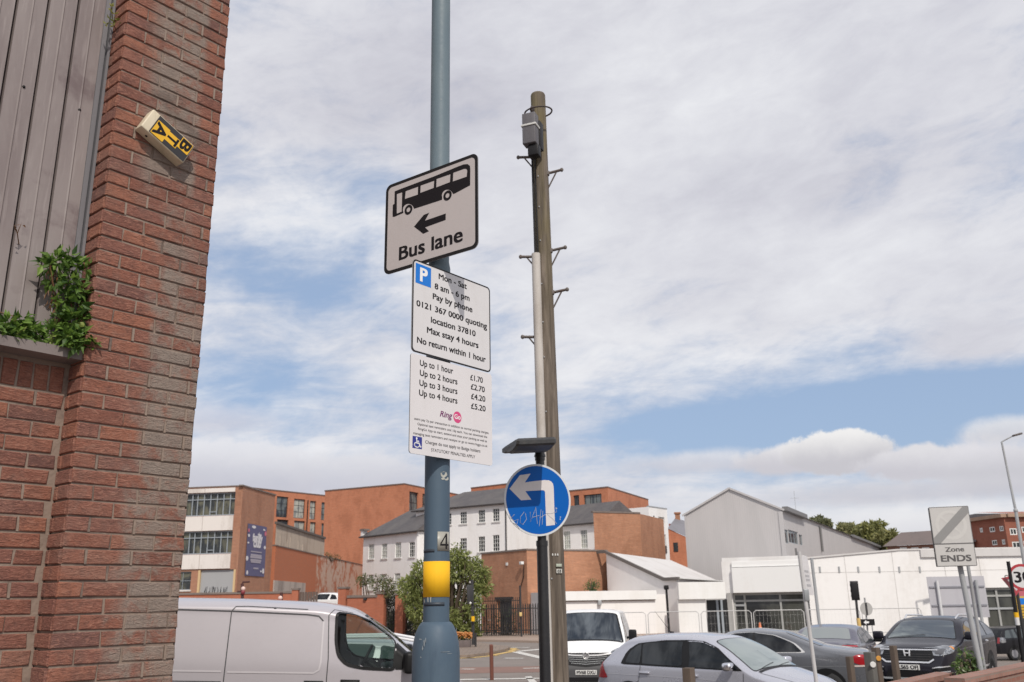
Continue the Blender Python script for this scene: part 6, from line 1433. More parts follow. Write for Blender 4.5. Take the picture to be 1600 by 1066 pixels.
def speed_sign():
    Y = 22; c = at(1597.5, 902, Y); r = 0.305; pl = plane_yaw((c.x, Y-0.06, 0), R(-12)); cu, cz = pl.hit(1597.5, 902)
    t, a, base = pole_thing('speed_limit_sign', 'round red ringed 30 speed limit sign on a black post with yellow and white bands', 'road sign', (1583.5, 932), (1598, 1026), Y, 0.045, M_BLACK)
    mb = MB(); up = a+(a-base).normalized()*0.8; mb.tube([a, up], 0.04, 12); part('post_top', mb, M_BLACK, t)
    mb = MB(); put_shape(mb, pl, [circ(cu, cz, r)], -0.003, 0.006); part('back_plate', mb, M_ALU, t)
    mb = MB(); put_shape(mb, pl, [circ(cu, cz, r)], 0.001, 0.0006); fc = part('face', mb, film('speed_white', (0.66, 0.65, 0.65)), t)
    mb = MB(); put_shape(mb, pl, [circ(cu, cz, r), circ(cu, cz, r*0.80)[::-1]], 0.0018, 0.0006); part('red_ring', mb, film('sign_red', (0.42, 0.035, 0.045), (0.30, 0.03, 0.04)), fc)
    mb = MB(); put_text(mb, pl, '30', cu-0.185, cz-0.115, 0.38, 0.235, 0.0018, bold=0.03); part('numeral', mb, M_INK, fc)
    d = (a-base).normalized(); zz = at(1588, 960, Y).z
    for k, (z0, z1, mm) in enumerate(((at(1586.5, 965, Y).z, at(1584.5, 957, Y).z, M_YEL), (at(1590, 977, Y).z, at(1586.5, 965, Y).z, MATS['speed_white']))):
        f = lambda z: base+d*((z-base.z)/d.z); mb = MB(); mb.tube([f(z0), f(z1)], 0.048, 16); part('band', mb, mm, t)
    # give way triangle on its own post close behind
    Y2 = 22.6; pl2 = plane_yaw((at(1590, 910, Y2).x, Y2, 0), R(38)); q = [(1564.5, 903.5), (1612, 893), (1588, 931)]; h = [pl2.hit(*p) for p in q]
    t2 = thing('give_way_sign', 'red edged triangular give way sign half hidden behind the 30 sign', 'road sign', (at(1590, 931, Y2).x, Y2+0.05, 0))
    mb = MB(); put_shape(mb, pl2, [h], -0.003, 0.006); part('back_plate', mb, M_ALU, t2)
    mb = MB(); put_shape(mb, pl2, [h], 0.001, 0.0006); part('face', mb, film('giveway_white', (0.62, 0.58, 0.58)), t2)
    cx = sum(p[0] for p in h)/3; cy = sum(p[1] for p in h)/3; inn = [(cx+(p[0]-cx)*0.66, cy+(p[1]-cy)*0.66) for p in h]
    mb = MB(); put_shape(mb, pl2, [h, inn[::-1]], 0.0018, 0.0006); part('red_edge', mb, MATS['sign_red'], t2)
    mb = MB(); put_text(mb, pl2, 'GIVE WAY', h[0][0]+0.17, cy+0.05, (h[1][0]-h[0][0])-0.34, 0.10, 0.0018, bold=0.03); part('lettering', mb, M_INK, t2)
    mb = MB(); b = Vector((at(1592, 931, Y2).x, Y2+0.06, 0)); mb.tube([b, b+Vector((0, 0, h[0][1]-0.03))], 0.038, 12); part('post', mb, M_DARKMETAL, t2)
    # yellow notice with blue square and pink strip
    Y3 = 24; pl3 = plane_yaw((at(1598, 945, Y3).x, Y3, 0), R(-5)); u0, z0, u1, z1 = pl3.rect(1584, 932, 1618, 966)
    t3 = thing('yellow_notice', 'yellow roadside notice with blue square beneath the 30 sign at the right edge', 'sign', (at(1600, 960, Y3).x, Y3, 0))
    mb = MB(); pl3.box(mb, u0, z0, u1, z1, -0.01, 0.01); part('board', mb, film('notice_yellow', (0.66, 0.40, 0.03), None, 0.2), t3)
    mb = MB(); pl3.box(mb, u0, z1+0.01, u1, z1+0.14, -0.01, 0.01); part('pink_strip', mb, film('notice_pink', (0.5, 0.12, 0.15)), t3)
    mb = MB(); pl3.box(mb, u0+0.16, z1-0.20, u1-0.05, z1-0.04, 0.011, 0.014); part('blue_square', mb, M_PBLUE, t3)
    mb = MB()
    for k in range(2): mb.tube([pl3.p(u0+0.15+k*0.25, 0, -0.04), pl3.p(u0+0.15+k*0.25, z1, -0.04)], 0.025, 8)
    part('post', mb, M_GALV, t3)
    mb = MB()
    for k in range(4): pl3.box(mb, u0+0.1, z1-0.28-k*0.075, u1-0.1-0.04*(k % 2), z1-0.25-k*0.075, 0.011, 0.014)
    part('print_lines', mb, mat('notice_print', (0.28, 0.17, 0.02), 0.6), t3)
speed_sign()

def sign_back():
    Y = 36; q = [(1446, 902.5), (1535, 899), (1548.5, 964.5), (1458, 966)]; pl = plane_yaw((at(1495, 930, Y).x, Y, 0), R(-3)); h = [pl.hit(*p) for p in q]
    u0 = h[0][0]*0.5+h[3][0]*0.5; u1 = (h[1][0]+h[2][0])/2; z1 = (h[0][1]+h[1][1])/2; z0 = (h[2][1]+h[3][1])/2
    t = thing('large_sign', 'large blank grey rear of a direction sign with stiffening rails above the dark SUV', 'road sign', tuple(pl.p(u0, 0)))
    mb = MB(); pl.box(mb, u0, z0, u1, z1, -0.01, 0.01); part('panel', mb, wmat('sign_back_pale', (0.46, 0.45, 0.48), (0.38, 0.37, 0.40), scale=1.5, rough=0.45), t)
    mb = MB()
    for y in (917, 946): z = pl.hit(1497, y)[1]; pl.box(mb, u0+0.05, z-0.03, u1-0.05, z+0.03, 0.011, 0.05)
    part('stiffening_rail', mb, mat('rail_grey', (0.25, 0.25, 0.28), 0.45), t)
    for x, y in ((1462, 910), (1523, 908)):
        u, z = pl.hit(x+5, 940); mb = MB(); mb.tube([pl.p(u, 0, 0.1), pl.p(u, z1-0.15, 0.1)], 0.055, 12); part('post', mb, wmat('post_white', (0.6, 0.6, 0.61), (0.5, 0.5, 0.5), scale=3) if x < 1500 else M_GALV, t)
sign_back()

def signals():
    Y = 42; t, a, base = pole_thing('traffic_signal', 'black traffic signal seen from behind on a slim post before the white showroom', 'traffic light', (1337.5, 936), (1343, 990), Y, 0.055, M_DARKMETAL)
    p = at(1336, 923, Y); Mr = Matrix.Rotation(R(-8), 3, 'Z')
    mb = MB(); mb.bbox(p, (0.30, 0.22, 0.76), Mr, 0.03); hd = part('signal_head', mb, M_BLACK, t)
    mb = MB(); mb.bbox(p+Vector((0, 0.03, 0)), (0.36, 0.02, 0.84), Mr, 0.008); part('backing_board', mb, M_DARKMETAL, hd)
    mb = MB()
    for k in (-1, 0, 1): mb.lathe([(0.10, -0.18), (0.11, 0.0)], p+Vector((0, 0.14, k*0.24)), 16, Matrix.Rotation(R(90), 3, 'X'))
    part('hood', mb, M_BLACK, hd)
    mb = MB(); b = at(1341.5, 972, Y); mb.tube([(b.x+0.03, b.y, 0.0), (b.x, b.y, at(1340, 966, Y).z)], 0.085, 12); part('yellow_sleeve', mb, film('sleeve_yellow', (0.66, 0.45, 0.16)), t)
    t, a, base = pole_thing('sign_post', 'round sign seen from its grey back on a post beside the traffic signal', 'road sign', (1351, 934), (1355.5, 985), Y+0.6, 0.038, M_GALV)
    c = at(1353, 951.5, Y+0.55); pl = plane_yaw((c.x, c.y, 0), 0.05); u, z = pl.hit(1353, 951.5)
    mb = MB(); put_shape(mb, pl, [circ(u, z, 0.29)], 0.05, 0.006); part('disc', mb, wmat('disc_grey', (0.42, 0.41, 0.40), (0.35, 0.34, 0.33), scale=3), t)
    mb = MB(); pl.box(mb, u-0.04, z-0.27, u+0.04, z+0.27, 0.054, 0.08); part('channel', mb, M_DARKMETAL, t)
    q = at(1356, 972.5, Y+0.4); pl = plane_yaw((q.x, q.y, 0), 0.0); u0, z0, u1, z1 = pl.rect(1345, 967.5, 1366.5, 977.5)
    t = thing('chevron_board', 'small black board with white arrow low on posts beside the traffic signal', 'road sign', tuple(pl.p((u0+u1)/2, 0)))
    mb = MB(); pl.box(mb, u0, z0, u1, z1, 0, 0.02); part('board', mb, M_BLACK, t)
    mb = MB(); m = (z0+z1)/2; um = u0+(u1-u0)*0.42
    put_shape(mb, pl, [[(um-0.14, m), (um-0.02, m+0.10), (um-0.02, m+0.04), (um+0.10, m+0.04), (um+0.10, m-0.04), (um-0.02, m-0.04), (um-0.02, m-0.10)]], 0.022, 0.002); part('arrow', mb, MATS['white_film'], t)
    mb = MB()
    for k in (0.2, 0.8): mb.tube([pl.p(u0+(u1-u0)*k, 0, -0.02), pl.p(u0+(u1-u0)*k, z0+0.05, -0.02)], 0.025, 8)
    part('leg', mb, M_GALV, t)
signals()

def street_lamp_far():
    Y = 50; t, a, base = pole_thing('street_lamp', 'tall slim grey street lamp with flat head at the right edge', 'street lamp', (1587, 798), (1597.5, 862), Y, [0.10, 0.085], M_GALV)
    top = at(1565, 690.5, Y); mb = MB(); mb.tube([a, top], [0.07, 0.05], 12); mb.ball(a, 0.12, 0.12, 0.14, 6); part('upper_pole', mb, M_GALV, t)
    e = at(1583, 681, Y-0.2); mb = MB(); mb.tube([top, e], 0.035, 8); part('arm', mb, M_GALV, t)
    h = at(1589.5, 679.3, Y-0.3); mb = MB(); mb.bbox(h, (0.52, 0.24, 0.11), Matrix.Rotation(R(-14), 3, 'Y'), 0.04); part('lamp_head', mb, wmat('head_dark', (0.10, 0.085, 0.08), (0.15, 0.13, 0.12), scale=4), t)
street_lamp_far()

def bollards():
    t, a, b = pole_thing('bollard', 'rusty red steel bollard alone on the kerb by the lamp column', 'bollard', (767.5, 1009), (768.5, 1057), 27.5, 0.055, M_RUST)
    mb = MB(); mb.ball(a, 0.056, 0.056, 0.04, 6); part('cap', mb, M_RUST, t)
    M_TIM = wmat('bollard_timber', (0.115, 0.085, 0.065), (0.07, 0.052, 0.042), scale=7, rough=0.85)
    M_TIM2 = wmat('bollard_orange', (0.23, 0.115, 0.045), (0.12, 0.07, 0.035), scale=7, rough=0.85)
    M_TIM3 = wmat('bollard_grey', (0.12, 0.115, 0.105), (0.07, 0.065, 0.06), scale=7, rough=0.85)
    g = 'wooden bollards by the parked cars'
    for lab, px, py, Y, w, mm, yaw, refl in (
        ('dark wooden bollard with orange side in front of the silver hatchback', 1075.5, 1043.5, 10.6, 0.105, M_TIM, 50, None),
        ('thin weathered wooden bollard before the red tail lamp of the grey coupe', 1327, 1026, 14.4, 0.085, M_TIM, 30, None),
        ('grey wooden bollard with a round white reflector behind the grey coupe', 1358, 1019, 13.6, 0.12, M_TIM3, 40, 'w'),
        ('dark wooden bollard with amber reflector between coupe and SUV', 1368, 1012, 15.6, 0.10, M_TIM, 30, 'a'),
        ('brown wooden bollard just left of the SUV number plate', 1395, 1009, 14.6, 0.085, M_TIM, 35, None)):
        p = at(px, py, Y); z0 = zg(p.x, Y); t = thing('wooden_bollard', lab, 'bollard', (p.x, p.y, z0), g)
        Mr = Matrix.Rotation(R(yaw), 3, 'Z'); mb = MB(); mb.bbox((p.x, p.y, (p.z+z0-0.05)/2), (w, w, p.z-z0+0.05), Mr, 0.008); part('timber', mb, mm, t)
        if px < 1100:
            mb = MB(); mb.box(Vector((p.x, p.y, (p.z+z0)/2))+Mr @ Vector((w/2+0.001, 0, 0)), (0.006, w*0.88, p.z-z0-0.02), Mr)  # thin orange facing on one side of the post
            mb.tf(Matrix.Identity(4)); part('orange_side', mb, M_TIM2, t)
        if refl:
            c = Vector((p.x+0.0, p.y-w*0.72, p.z-0.165)); mb = MB(); mb.lathe([(0.042, 0), (0.042, 0.006), (0.036, 0.010)], c, 20, Matrix.Rotation(R(90), 3, 'X')); part('reflector', mb, mat('reflector_white', (0.66, 0.66, 0.64), 0.3) if refl == 'w' else mat('reflector_amber', (0.62, 0.30, 0.06), 0.3), t)
bollards()

def planter_walls():
    M = far_brick('brick_low_wall', (0.27, 0.115, 0.078), (0.21, 0.09, 0.065), (0.22, 0.16, 0.13), 0.5)
    M_CAP = far_brick('brick_cap', (0.33, 0.165, 0.125), (0.28, 0.14, 0.105), (0.24, 0.18, 0.15), 0.5, 0.105, 0.215)
    def wall(lab, p0, p1, Y0, th, ends):
        a = at(*p0, Y0); b = atz(*p1, a.z); pl = Plane((a.x, a.y), (b.x, b.y)); t = thing('low_wall', lab, 'wall', (a.x, a.y, 0), 'low brick walls at the lower right')
        L0, L1 = ends[0], pl.len+ends[1]; mb = MB(); pl.box(mb, L0, 0, L1, a.z-0.076, -th+0.02, -0.02); part('brickwork', mb, M, t)
        mb = MB(); pl.box(mb, L0-0.02, a.z-0.075, L1+0.02, a.z, -th, 0.0); part('brick_capping', mb, M_CAP, t)
        return pl, a.z
    wall('low brick wall with worn brick capping, left one of the two', (1404, 1070), (1491, 1051), 12.6, 0.26, (-0.15, 0))
    wall('low brick wall crossing behind the zone ends post to the right edge', (1508, 1060), (1600, 1041), 12.4, 0.26, (0, 1.6))
planter_walls()

def post_sign(): 
    t, a, b = pole_thing('street_post', 'slim black post with dark plate and yellow band before the big bush', 'post', (737.5, 906), (739.5, 1011), 48, 0.075, M_DARKMETAL)
    p = at(735, 929, 47.8); mb = MB(); mb.bbox(p, (0.36, 0.05, 0.95), Matrix.Rotation(R(20), 3, 'Z'), 0.01); part('plate', mb, M_DARKMETAL, t)
    p = at(739, 967, 47.8); mb = MB(); mb.tube([p-Vector((0, 0, 0.12)), p+Vector((0, 0, 0.12))], 0.09, 10); part('yellow_band', mb, M_YEL, t)
    p = at(735, 942.5, 47.7); mb = MB(); mb.ball(p, 0.06, 0.04, 0.06, 5); part('white_disc', mb, M_FRAMEW, t)
    t, a, b = pole_thing('street_post', 'thin dark post with small cream plate in front of the palisade fence', 'post', (812.5, 915), (815, 994), 58.5, 0.06, M_DARKMETAL)
    p = at(813.5, 960, 58.3); mb = MB(); mb.bbox(p, (0.16, 0.1, 0.24), None, 0.02); part('cream_plate', mb, mat('plate_cream', (0.62, 0.45, 0.18), 0.5), t)
    # pedestrian crossing style lamps by the works: dark posts with red and white heads
    for lab, (x, y), (xb, yb), Y in (('dark post with white and red lamp before the works corner', (378.5, 912), (379, 950), 55), ('short dark post with white and red lamp before the low red wall', (439.5, 926), (440, 950), 56)):
        t, a, b = pole_thing('lamp_post', lab, 'lamp post', (x, y), (xb, yb), Y, 0.09, mat('post_maroon', (0.07, 0.022, 0.02), 0.6))
        p = at(x+1.5 if x < 400 else x-1.5, 920 if x < 400 else 934.5, Y-0.1); mb = MB(); mb.ball(p, 0.13, 0.10, 0.13, 6); part('white_lamp', mb, mat('lamp_pinkwhite', (0.72, 0.52, 0.46), 0.4), t)
        q = p-Vector((0, 0, 0.20)); mb = MB(); mb.ball(q, 0.13, 0.12, 0.15, 6); part('red_lamp', mb, mat('lamp_red', (0.22, 0.03, 0.04), 0.5), t)
        if x < 400:
            mb = MB(); m0 = at(379, 912, Y); mb.tube([m0, m0+Vector((0.0, 0, 0.08)), m0+Vector((0.42, 0, 0.10))], 0.05, 6); m1 = at(376, 924.5, Y); mb.tube([m1, m1+Vector((-0.2, 0, 0))], 0.05, 6); part('bracket', mb, MATS['post_maroon'], t)
post_sign()

def planter_box():
    p = at(722, 1014, 46); z1 = at(722, 1002, 46).z; t = thing('flower_planter', 'square grey planter box full of orange flowers on the pavement island', 'planter', (p.x, p.y, 0))
    mb = MB(); mb.bbox((p.x-0.05, p.y, 0.11+z1/2-0.05), (0.95, 0.9, z1), None, 0.03); part('box', mb, wmat('planter_grey', (0.14, 0.11, 0.105), (0.09, 0.075, 0.07), scale=3), t)
    rng = random.Random(4); mb = MB(); 
    for _ in range(260):
        x, y = rng.uniform(-0.55, 0.5), rng.uniform(-0.45, 0.45); leaf(mb, (p.x-0.05+x, p.y+y, z1+0.06+rng.uniform(0, 0.18)), 0.10, 0.03, rvec(rng)+Vector((0, 0, 0.5)), rvec(rng))
    part('foliage', mb, leaf_mat('bed_leaf', (0.05, 0.09, 0.02), (0.12, 0.17, 0.04)), t)
    mb = MB()
    for _ in range(240):
        x, y = rng.uniform(-0.6, 0.52), rng.uniform(-0.45, 0.45); c = Vector((p.x-0.05+x, p.y+y, z1+0.15+rng.uniform(0, 0.26))); mb.ball(c, 0.055, 0.055, 0.04, 3)
    part('flower', mb, leaf_mat('flower_orange', (0.60, 0.22, 0.05), (0.78, 0.42, 0.16)), t)
    mb = MB(); mb.tube([(p.x+0.66, p.y, 0.1), (p.x+0.66, p.y, 0.75)], 0.05, 8); part('guard_post', mb, M_DARKMETAL, t)
    # two more beds of flowers, seen through the van windows
    q = at(558, 1000, 40); t = thing('flower_bed', 'row of orange flowers in a long bed seen through the van cab', 'flower bed', (q.x, q.y, 0)); mb = MB(); mb.bbox((q.x, q.y, 0.3), (3.2, 0.7, 0.6), None, 0.04); part('box', mb, MATS['planter_grey'], t)
    mb = MB()
    for _ in range(200): mb.ball((q.x+rng.uniform(-1.6, 1.6), q.y+rng.uniform(-0.35, 0.3), 0.66+rng.uniform(0, 0.2)), 0.07, 0.07, 0.05, 3)
    part('flower', mb, MATS['flower_orange'], t)
planter_box()
def cones():
    p = at(1188, 983, 53); t = thing('traffic_cone', 'small orange traffic cone before the large shop window', 'traffic cone', (p.x, p.y, 0.11))
    mb = MB(); mb.lathe([(0.17, 0.13), (0.15, 0.16), (0.04, 0.85), (0.0, 0.86)], (p.x, p.y, 0), 16); part('cone', mb, mat('cone_orange', (0.62, 0.16, 0.05), 0.5), t)
    mb = MB(); mb.lathe([(0.118, 0.36), (0.085, 0.58)], (p.x, p.y, 0), 16); part('band', mb, M_FRAMEW, t)
    mb = MB(); mb.bbox((p.x, p.y, 0.12), (0.42, 0.42, 0.04), None, 0.01); part('foot', mb, MATS['cone_orange'], t)
cones()

# ================================================================== SHRUBS AND TREES
def bush(name, lab, cat, base, blobs, L, w, dark, light, seed, n, tip=None, stems=(), group=None, droop=0.3):
    rng = random.Random(seed); t = thing(name, lab, cat, tuple(base), group)
    mb = MB()
    for c, r, k in blobs: clump(mb, rng, c, r, int(n*k), L, w, droop, shell=0.35)
    part('foliage', mb, leaf_mat(cat+str(seed)+'_leaf', dark, light, tip=tip), t)
    mb = MB(); b = Vector(base)
    for c, r, k in blobs:
        c = Vector(c); m = (b+c)/2+Vector((rng.uniform(-.2, .2), rng.uniform(-.2, .2), 0)); q = c+Vector((0, 0, 0.5*(r if isinstance(r, (int, float)) else r[2])))
        mb.tube([b+Vector((rng.uniform(-.2, .2), 0, -0.05)), m, c, q], [0.07, 0.05, 0.03, 0.01], 6)
    part('stem' if 'bush' in name or 'shrub' in name or 'plant' in name else 'trunk', mb, wmat('bark', (0.11, 0.08, 0.055), (0.07, 0.05, 0.04), scale=3), t)
    return t
def plants():
    P = lambda x, y, Y: at(x, y, Y)
    g0 = P(705, 990, 60); g0.z = 0
    rng = random.Random(21); bl = []
    outline = [(660, 890), (650, 915), (672, 905), (690, 880), (715, 872), (738, 880), (752, 900), (700, 900), (725, 900), (745, 925), (690, 930), (715, 935), (740, 950), (668, 935), (680, 960), (705, 965), (730, 975), (640, 930), (650, 955), (755, 918), (712, 985), (735, 990), (690, 985), (664, 975), (636, 912)]
    for x, y in outline: bl.append((P(x, y, 59.5+rng.uniform(-1, 1.2)), (0.72*rng.uniform(0.7, 1.2), 0.75, 0.62*rng.uniform(0.7, 1.25)), rng.uniform(0.8, 1.2)))
    for _ in range(44): x = rng.uniform(636, 768); y = 868+abs(x-716)*0.55+rng.uniform(-8, 14); bl.append((P(x, y, 59.6+rng.uniform(-1, 1)), (0.22, 0.3, 0.6*rng.uniform(0.6, 1.2)), 0.10))
    bush('bush', 'big pale green buddleia bush filling the corner behind the lamp column', 'bush', g0, bl, 0.27, 0.055, (0.10, 0.125, 0.032), (0.37, 0.41, 0.135), 31, 360, tip=(0.46, 0.47, 0.22), droop=0.5)
    b = P(625, 985, 64); b.z = 0; bush('hedge', 'dark ivy hedge behind the black railings left of the big bush', 'hedge', b, [(P(x, y, 63.6), (0.5, 0.4, 0.6), 1) for x in (598, 606, 614, 622, 632, 641, 650, 660) for y in (935, 952, 968, 984)], 0.16, 0.05, (0.02, 0.03, 0.01), (0.085, 0.105, 0.035), 36, 130)
    rng = random.Random(22)
    for lab, xs, yr, n, lt in (('leafy weeds with pinkish seed heads over the red brick boundary wall', (556, 612), (900, 928), 12, (0.24, 0.25, 0.09)),):
        bl = []
        for k in range(n):
            x = rng.uniform(*xs); y = 927-(rng.random()**1.6)*24; bl.append((P(x, y, 63.2+rng.uniform(-0.4, 0.8)), (0.5, 0.5, 0.34), 1))
        b = P(584, 935, 63.3); b.z = 0.0
        bush('plant', lab, 'plant', b, bl, 0.20, 0.035, (0.04, 0.06, 0.018), lt, 32, 85, tip=(0.30, 0.16, 0.12))
    b = P(925, 922, 63.5); bush('shrub', 'small round green shrub sprouting on the annex roof against tan brick', 'shrub', b, [(P(924+dx, 914+dy, 63.4), 0.3, 1) for dx, dy in ((-6, 4), (0, -3), (6, 2), (3, 6), (-3, 7), (8, -2), (-1, 2))], 0.14, 0.03, (0.035, 0.08, 0.02), (0.12, 0.19, 0.055), 33, 60)
    b = P(790, 990, 61.2); b.z = 0; bush('shrub', 'straggly dark green weeds behind the palisade fence by the doorway', 'shrub', b, [(P(x, y, 61.6), (0.5, 0.3, 0.45), 1) for x, y in ((775, 975), (785, 962), (795, 970), (806, 980), (768, 985), (790, 985), (800, 958))], 0.16, 0.03, (0.04, 0.065, 0.03), (0.12, 0.16, 0.08), 34, 70)
    b = P(1508, 1046, 14.2); b.z = 0; bush('plant', 'leafy plant with small white flowers between the low brick walls', 'plant', b, [(P(x, y, 14.2), (0.10, 0.12, 0.09), 1) for x, y in ((1503, 1040), (1512, 1032), (1507, 1024), (1518, 1040), (1524, 1044), (1499, 1046), (1515, 1046), (1509, 1048), (1520, 1030))], 0.075, 0.022, (0.05, 0.11, 0.03), (0.22, 0.30, 0.10), 35, 40, tip=(0.62, 0.60, 0.50))
    # far trees to the right of the shed
    for lab, cx, cy, w, h, Y, seed, dk, lt in (
        ('rounded dark green tree, tallest of the row behind the grey shed', 1362, 834, 27, 21, 150, 41, (0.15, 0.165, 0.06), (0.40, 0.39, 0.15)),
        ('light green tree in the middle of the row behind the shed roof', 1322, 831, 20, 14, 155, 42, (0.16, 0.17, 0.075), (0.42, 0.40, 0.20)),
        ('small pale tree at the left end of the row behind the shed roof', 1282, 818, 16, 9, 160, 43, (0.10, 0.115, 0.06), (0.30, 0.30, 0.16)),
        ('bushy green tree at the right end of the row above the showroom roof', 1386, 846, 20, 18, 146, 44, (0.14, 0.15, 0.055), (0.38, 0.36, 0.15))):
        rng = random.Random(seed); k = Y/1458; bl = []
        for _ in range(18):
            a = rng.uniform(0, 2*pi); q = sqrt(rng.random()); bl.append((P(cx+cos(a)*q*w*0.8, cy+sin(a)*q*h*0.75, Y+rng.uniform(-2, 2)), (w*k*0.34*rng.uniform(0.7, 1.2), w*k*0.34, h*k*0.34*rng.uniform(0.7, 1.2)), rng.uniform(0.7, 1.2)))
        b = P(cx, cy+h, Y); b.z = 0; bush('tree', lab, 'tree', b, bl, 0.75, 0.22, dk, lt, seed, 110, group='trees behind the shed')
    # weeds on the yard wall top
    bl = [(yard_pl.p(yard_pl.hit(x, 866)[0], yard_z+0.25, -0.1), (0.5, 0.4, 0.35), 1) for x in (510, 516, 522, 530)]
    bush('plant', 'dry weeds growing along the top of the yard wall', 'plant', yard_pl.p(yard_pl.hit(518, 866)[0], yard_z-0.3, -0.1), bl, 0.25, 0.05, (0.06, 0.06, 0.02), (0.20, 0.17, 0.07), 45, 45)
plants()
# ================================================================== VEHICLES
def paint(name, c, rough=0.28, metal=0.0, flake=0.0):
    def fn(t, b):
        v = obco(t); n = t.noise(v, 2.2, 5, 0.6); n2 = t.noise(t.mapping(v, (1, 1, 2)), 9, 5, 0.65)
        sp = t.new('ShaderNodeSeparateXYZ'); t.l.new(v, sp.inputs[0])
        f = t.mul(t.smooth(n2, 0.5, 0.8), 0.25); t.put(b.inputs['Base Color'], t.mix(f, c, tuple(0.8*k+0.02 for k in c)))
        t.put(b.inputs['Roughness'], t.add(t.mul(n, 0.12), rough-0.05))
    dk = max(c) < 0.1; return mat(name, c, rough, metal, 0.3 if dk else 0.5, fn, 0.15 if dk else 0.6)
M_CARGLASS = mat('car_glass', (0.008, 0.009, 0.011), 0.04, spec=0.4, fn=glass_fn((0.006, 0.007, 0.009), (0.04, 0.042, 0.045), 1.6))  # paler noise in the glass colour imitates faint reflections
M_CARGLASS2 = mat('car_glass_light', (0.07, 0.085, 0.09), 0.05, spec=0.7)
M_TRIM = mat('black_trim', (0.012, 0.012, 0.013), 0.5, spec=0.25)
M_TAIL = mat('tail_red', (0.34, 0.012, 0.018), 0.18, coat=0.5)
M_HEAD = mat('head_clear', (0.30, 0.31, 0.33), 0.10, 0.5, coat=0.5, fn=glass_fn((0.42, 0.43, 0.45), (0.12, 0.125, 0.14), 7.0))
M_LAMPDARK = mat('lamp_shadow', (0.10, 0.10, 0.11), 0.2)
M_AMBER = mat('amber_lens', (0.62, 0.25, 0.05), 0.25)
M_PLATEW = mat('plate_white', (0.72, 0.71, 0.68), 0.45); M_PLATEY = mat('plate_yellow', (0.66, 0.36, 0.02), 0.45); M_EU = mat('plate_blue', (0.02, 0.09, 0.45), 0.45)
M_SEAM = mat('panel_seam', (0.06, 0.06, 0.065), 0.6)
M_ALLOY = mat('alloy', (0.42, 0.42, 0.44), 0.3, 0.7)
def pl_(pts, x):
    if x <= pts[0][0]: return pts[0][1]
    for (a, b), (c, d) in zip(pts, pts[1:]):
        if x <= c: return b+(d-b)*(x-a)/(c-a) if c > a else d
    return pts[-1][1]
def sm(pts, x, r):
    if r <= 0: return pl_(pts, x)
    return sum(pl_(pts, x+r*(k/4)) for k in range(-4, 5))/9
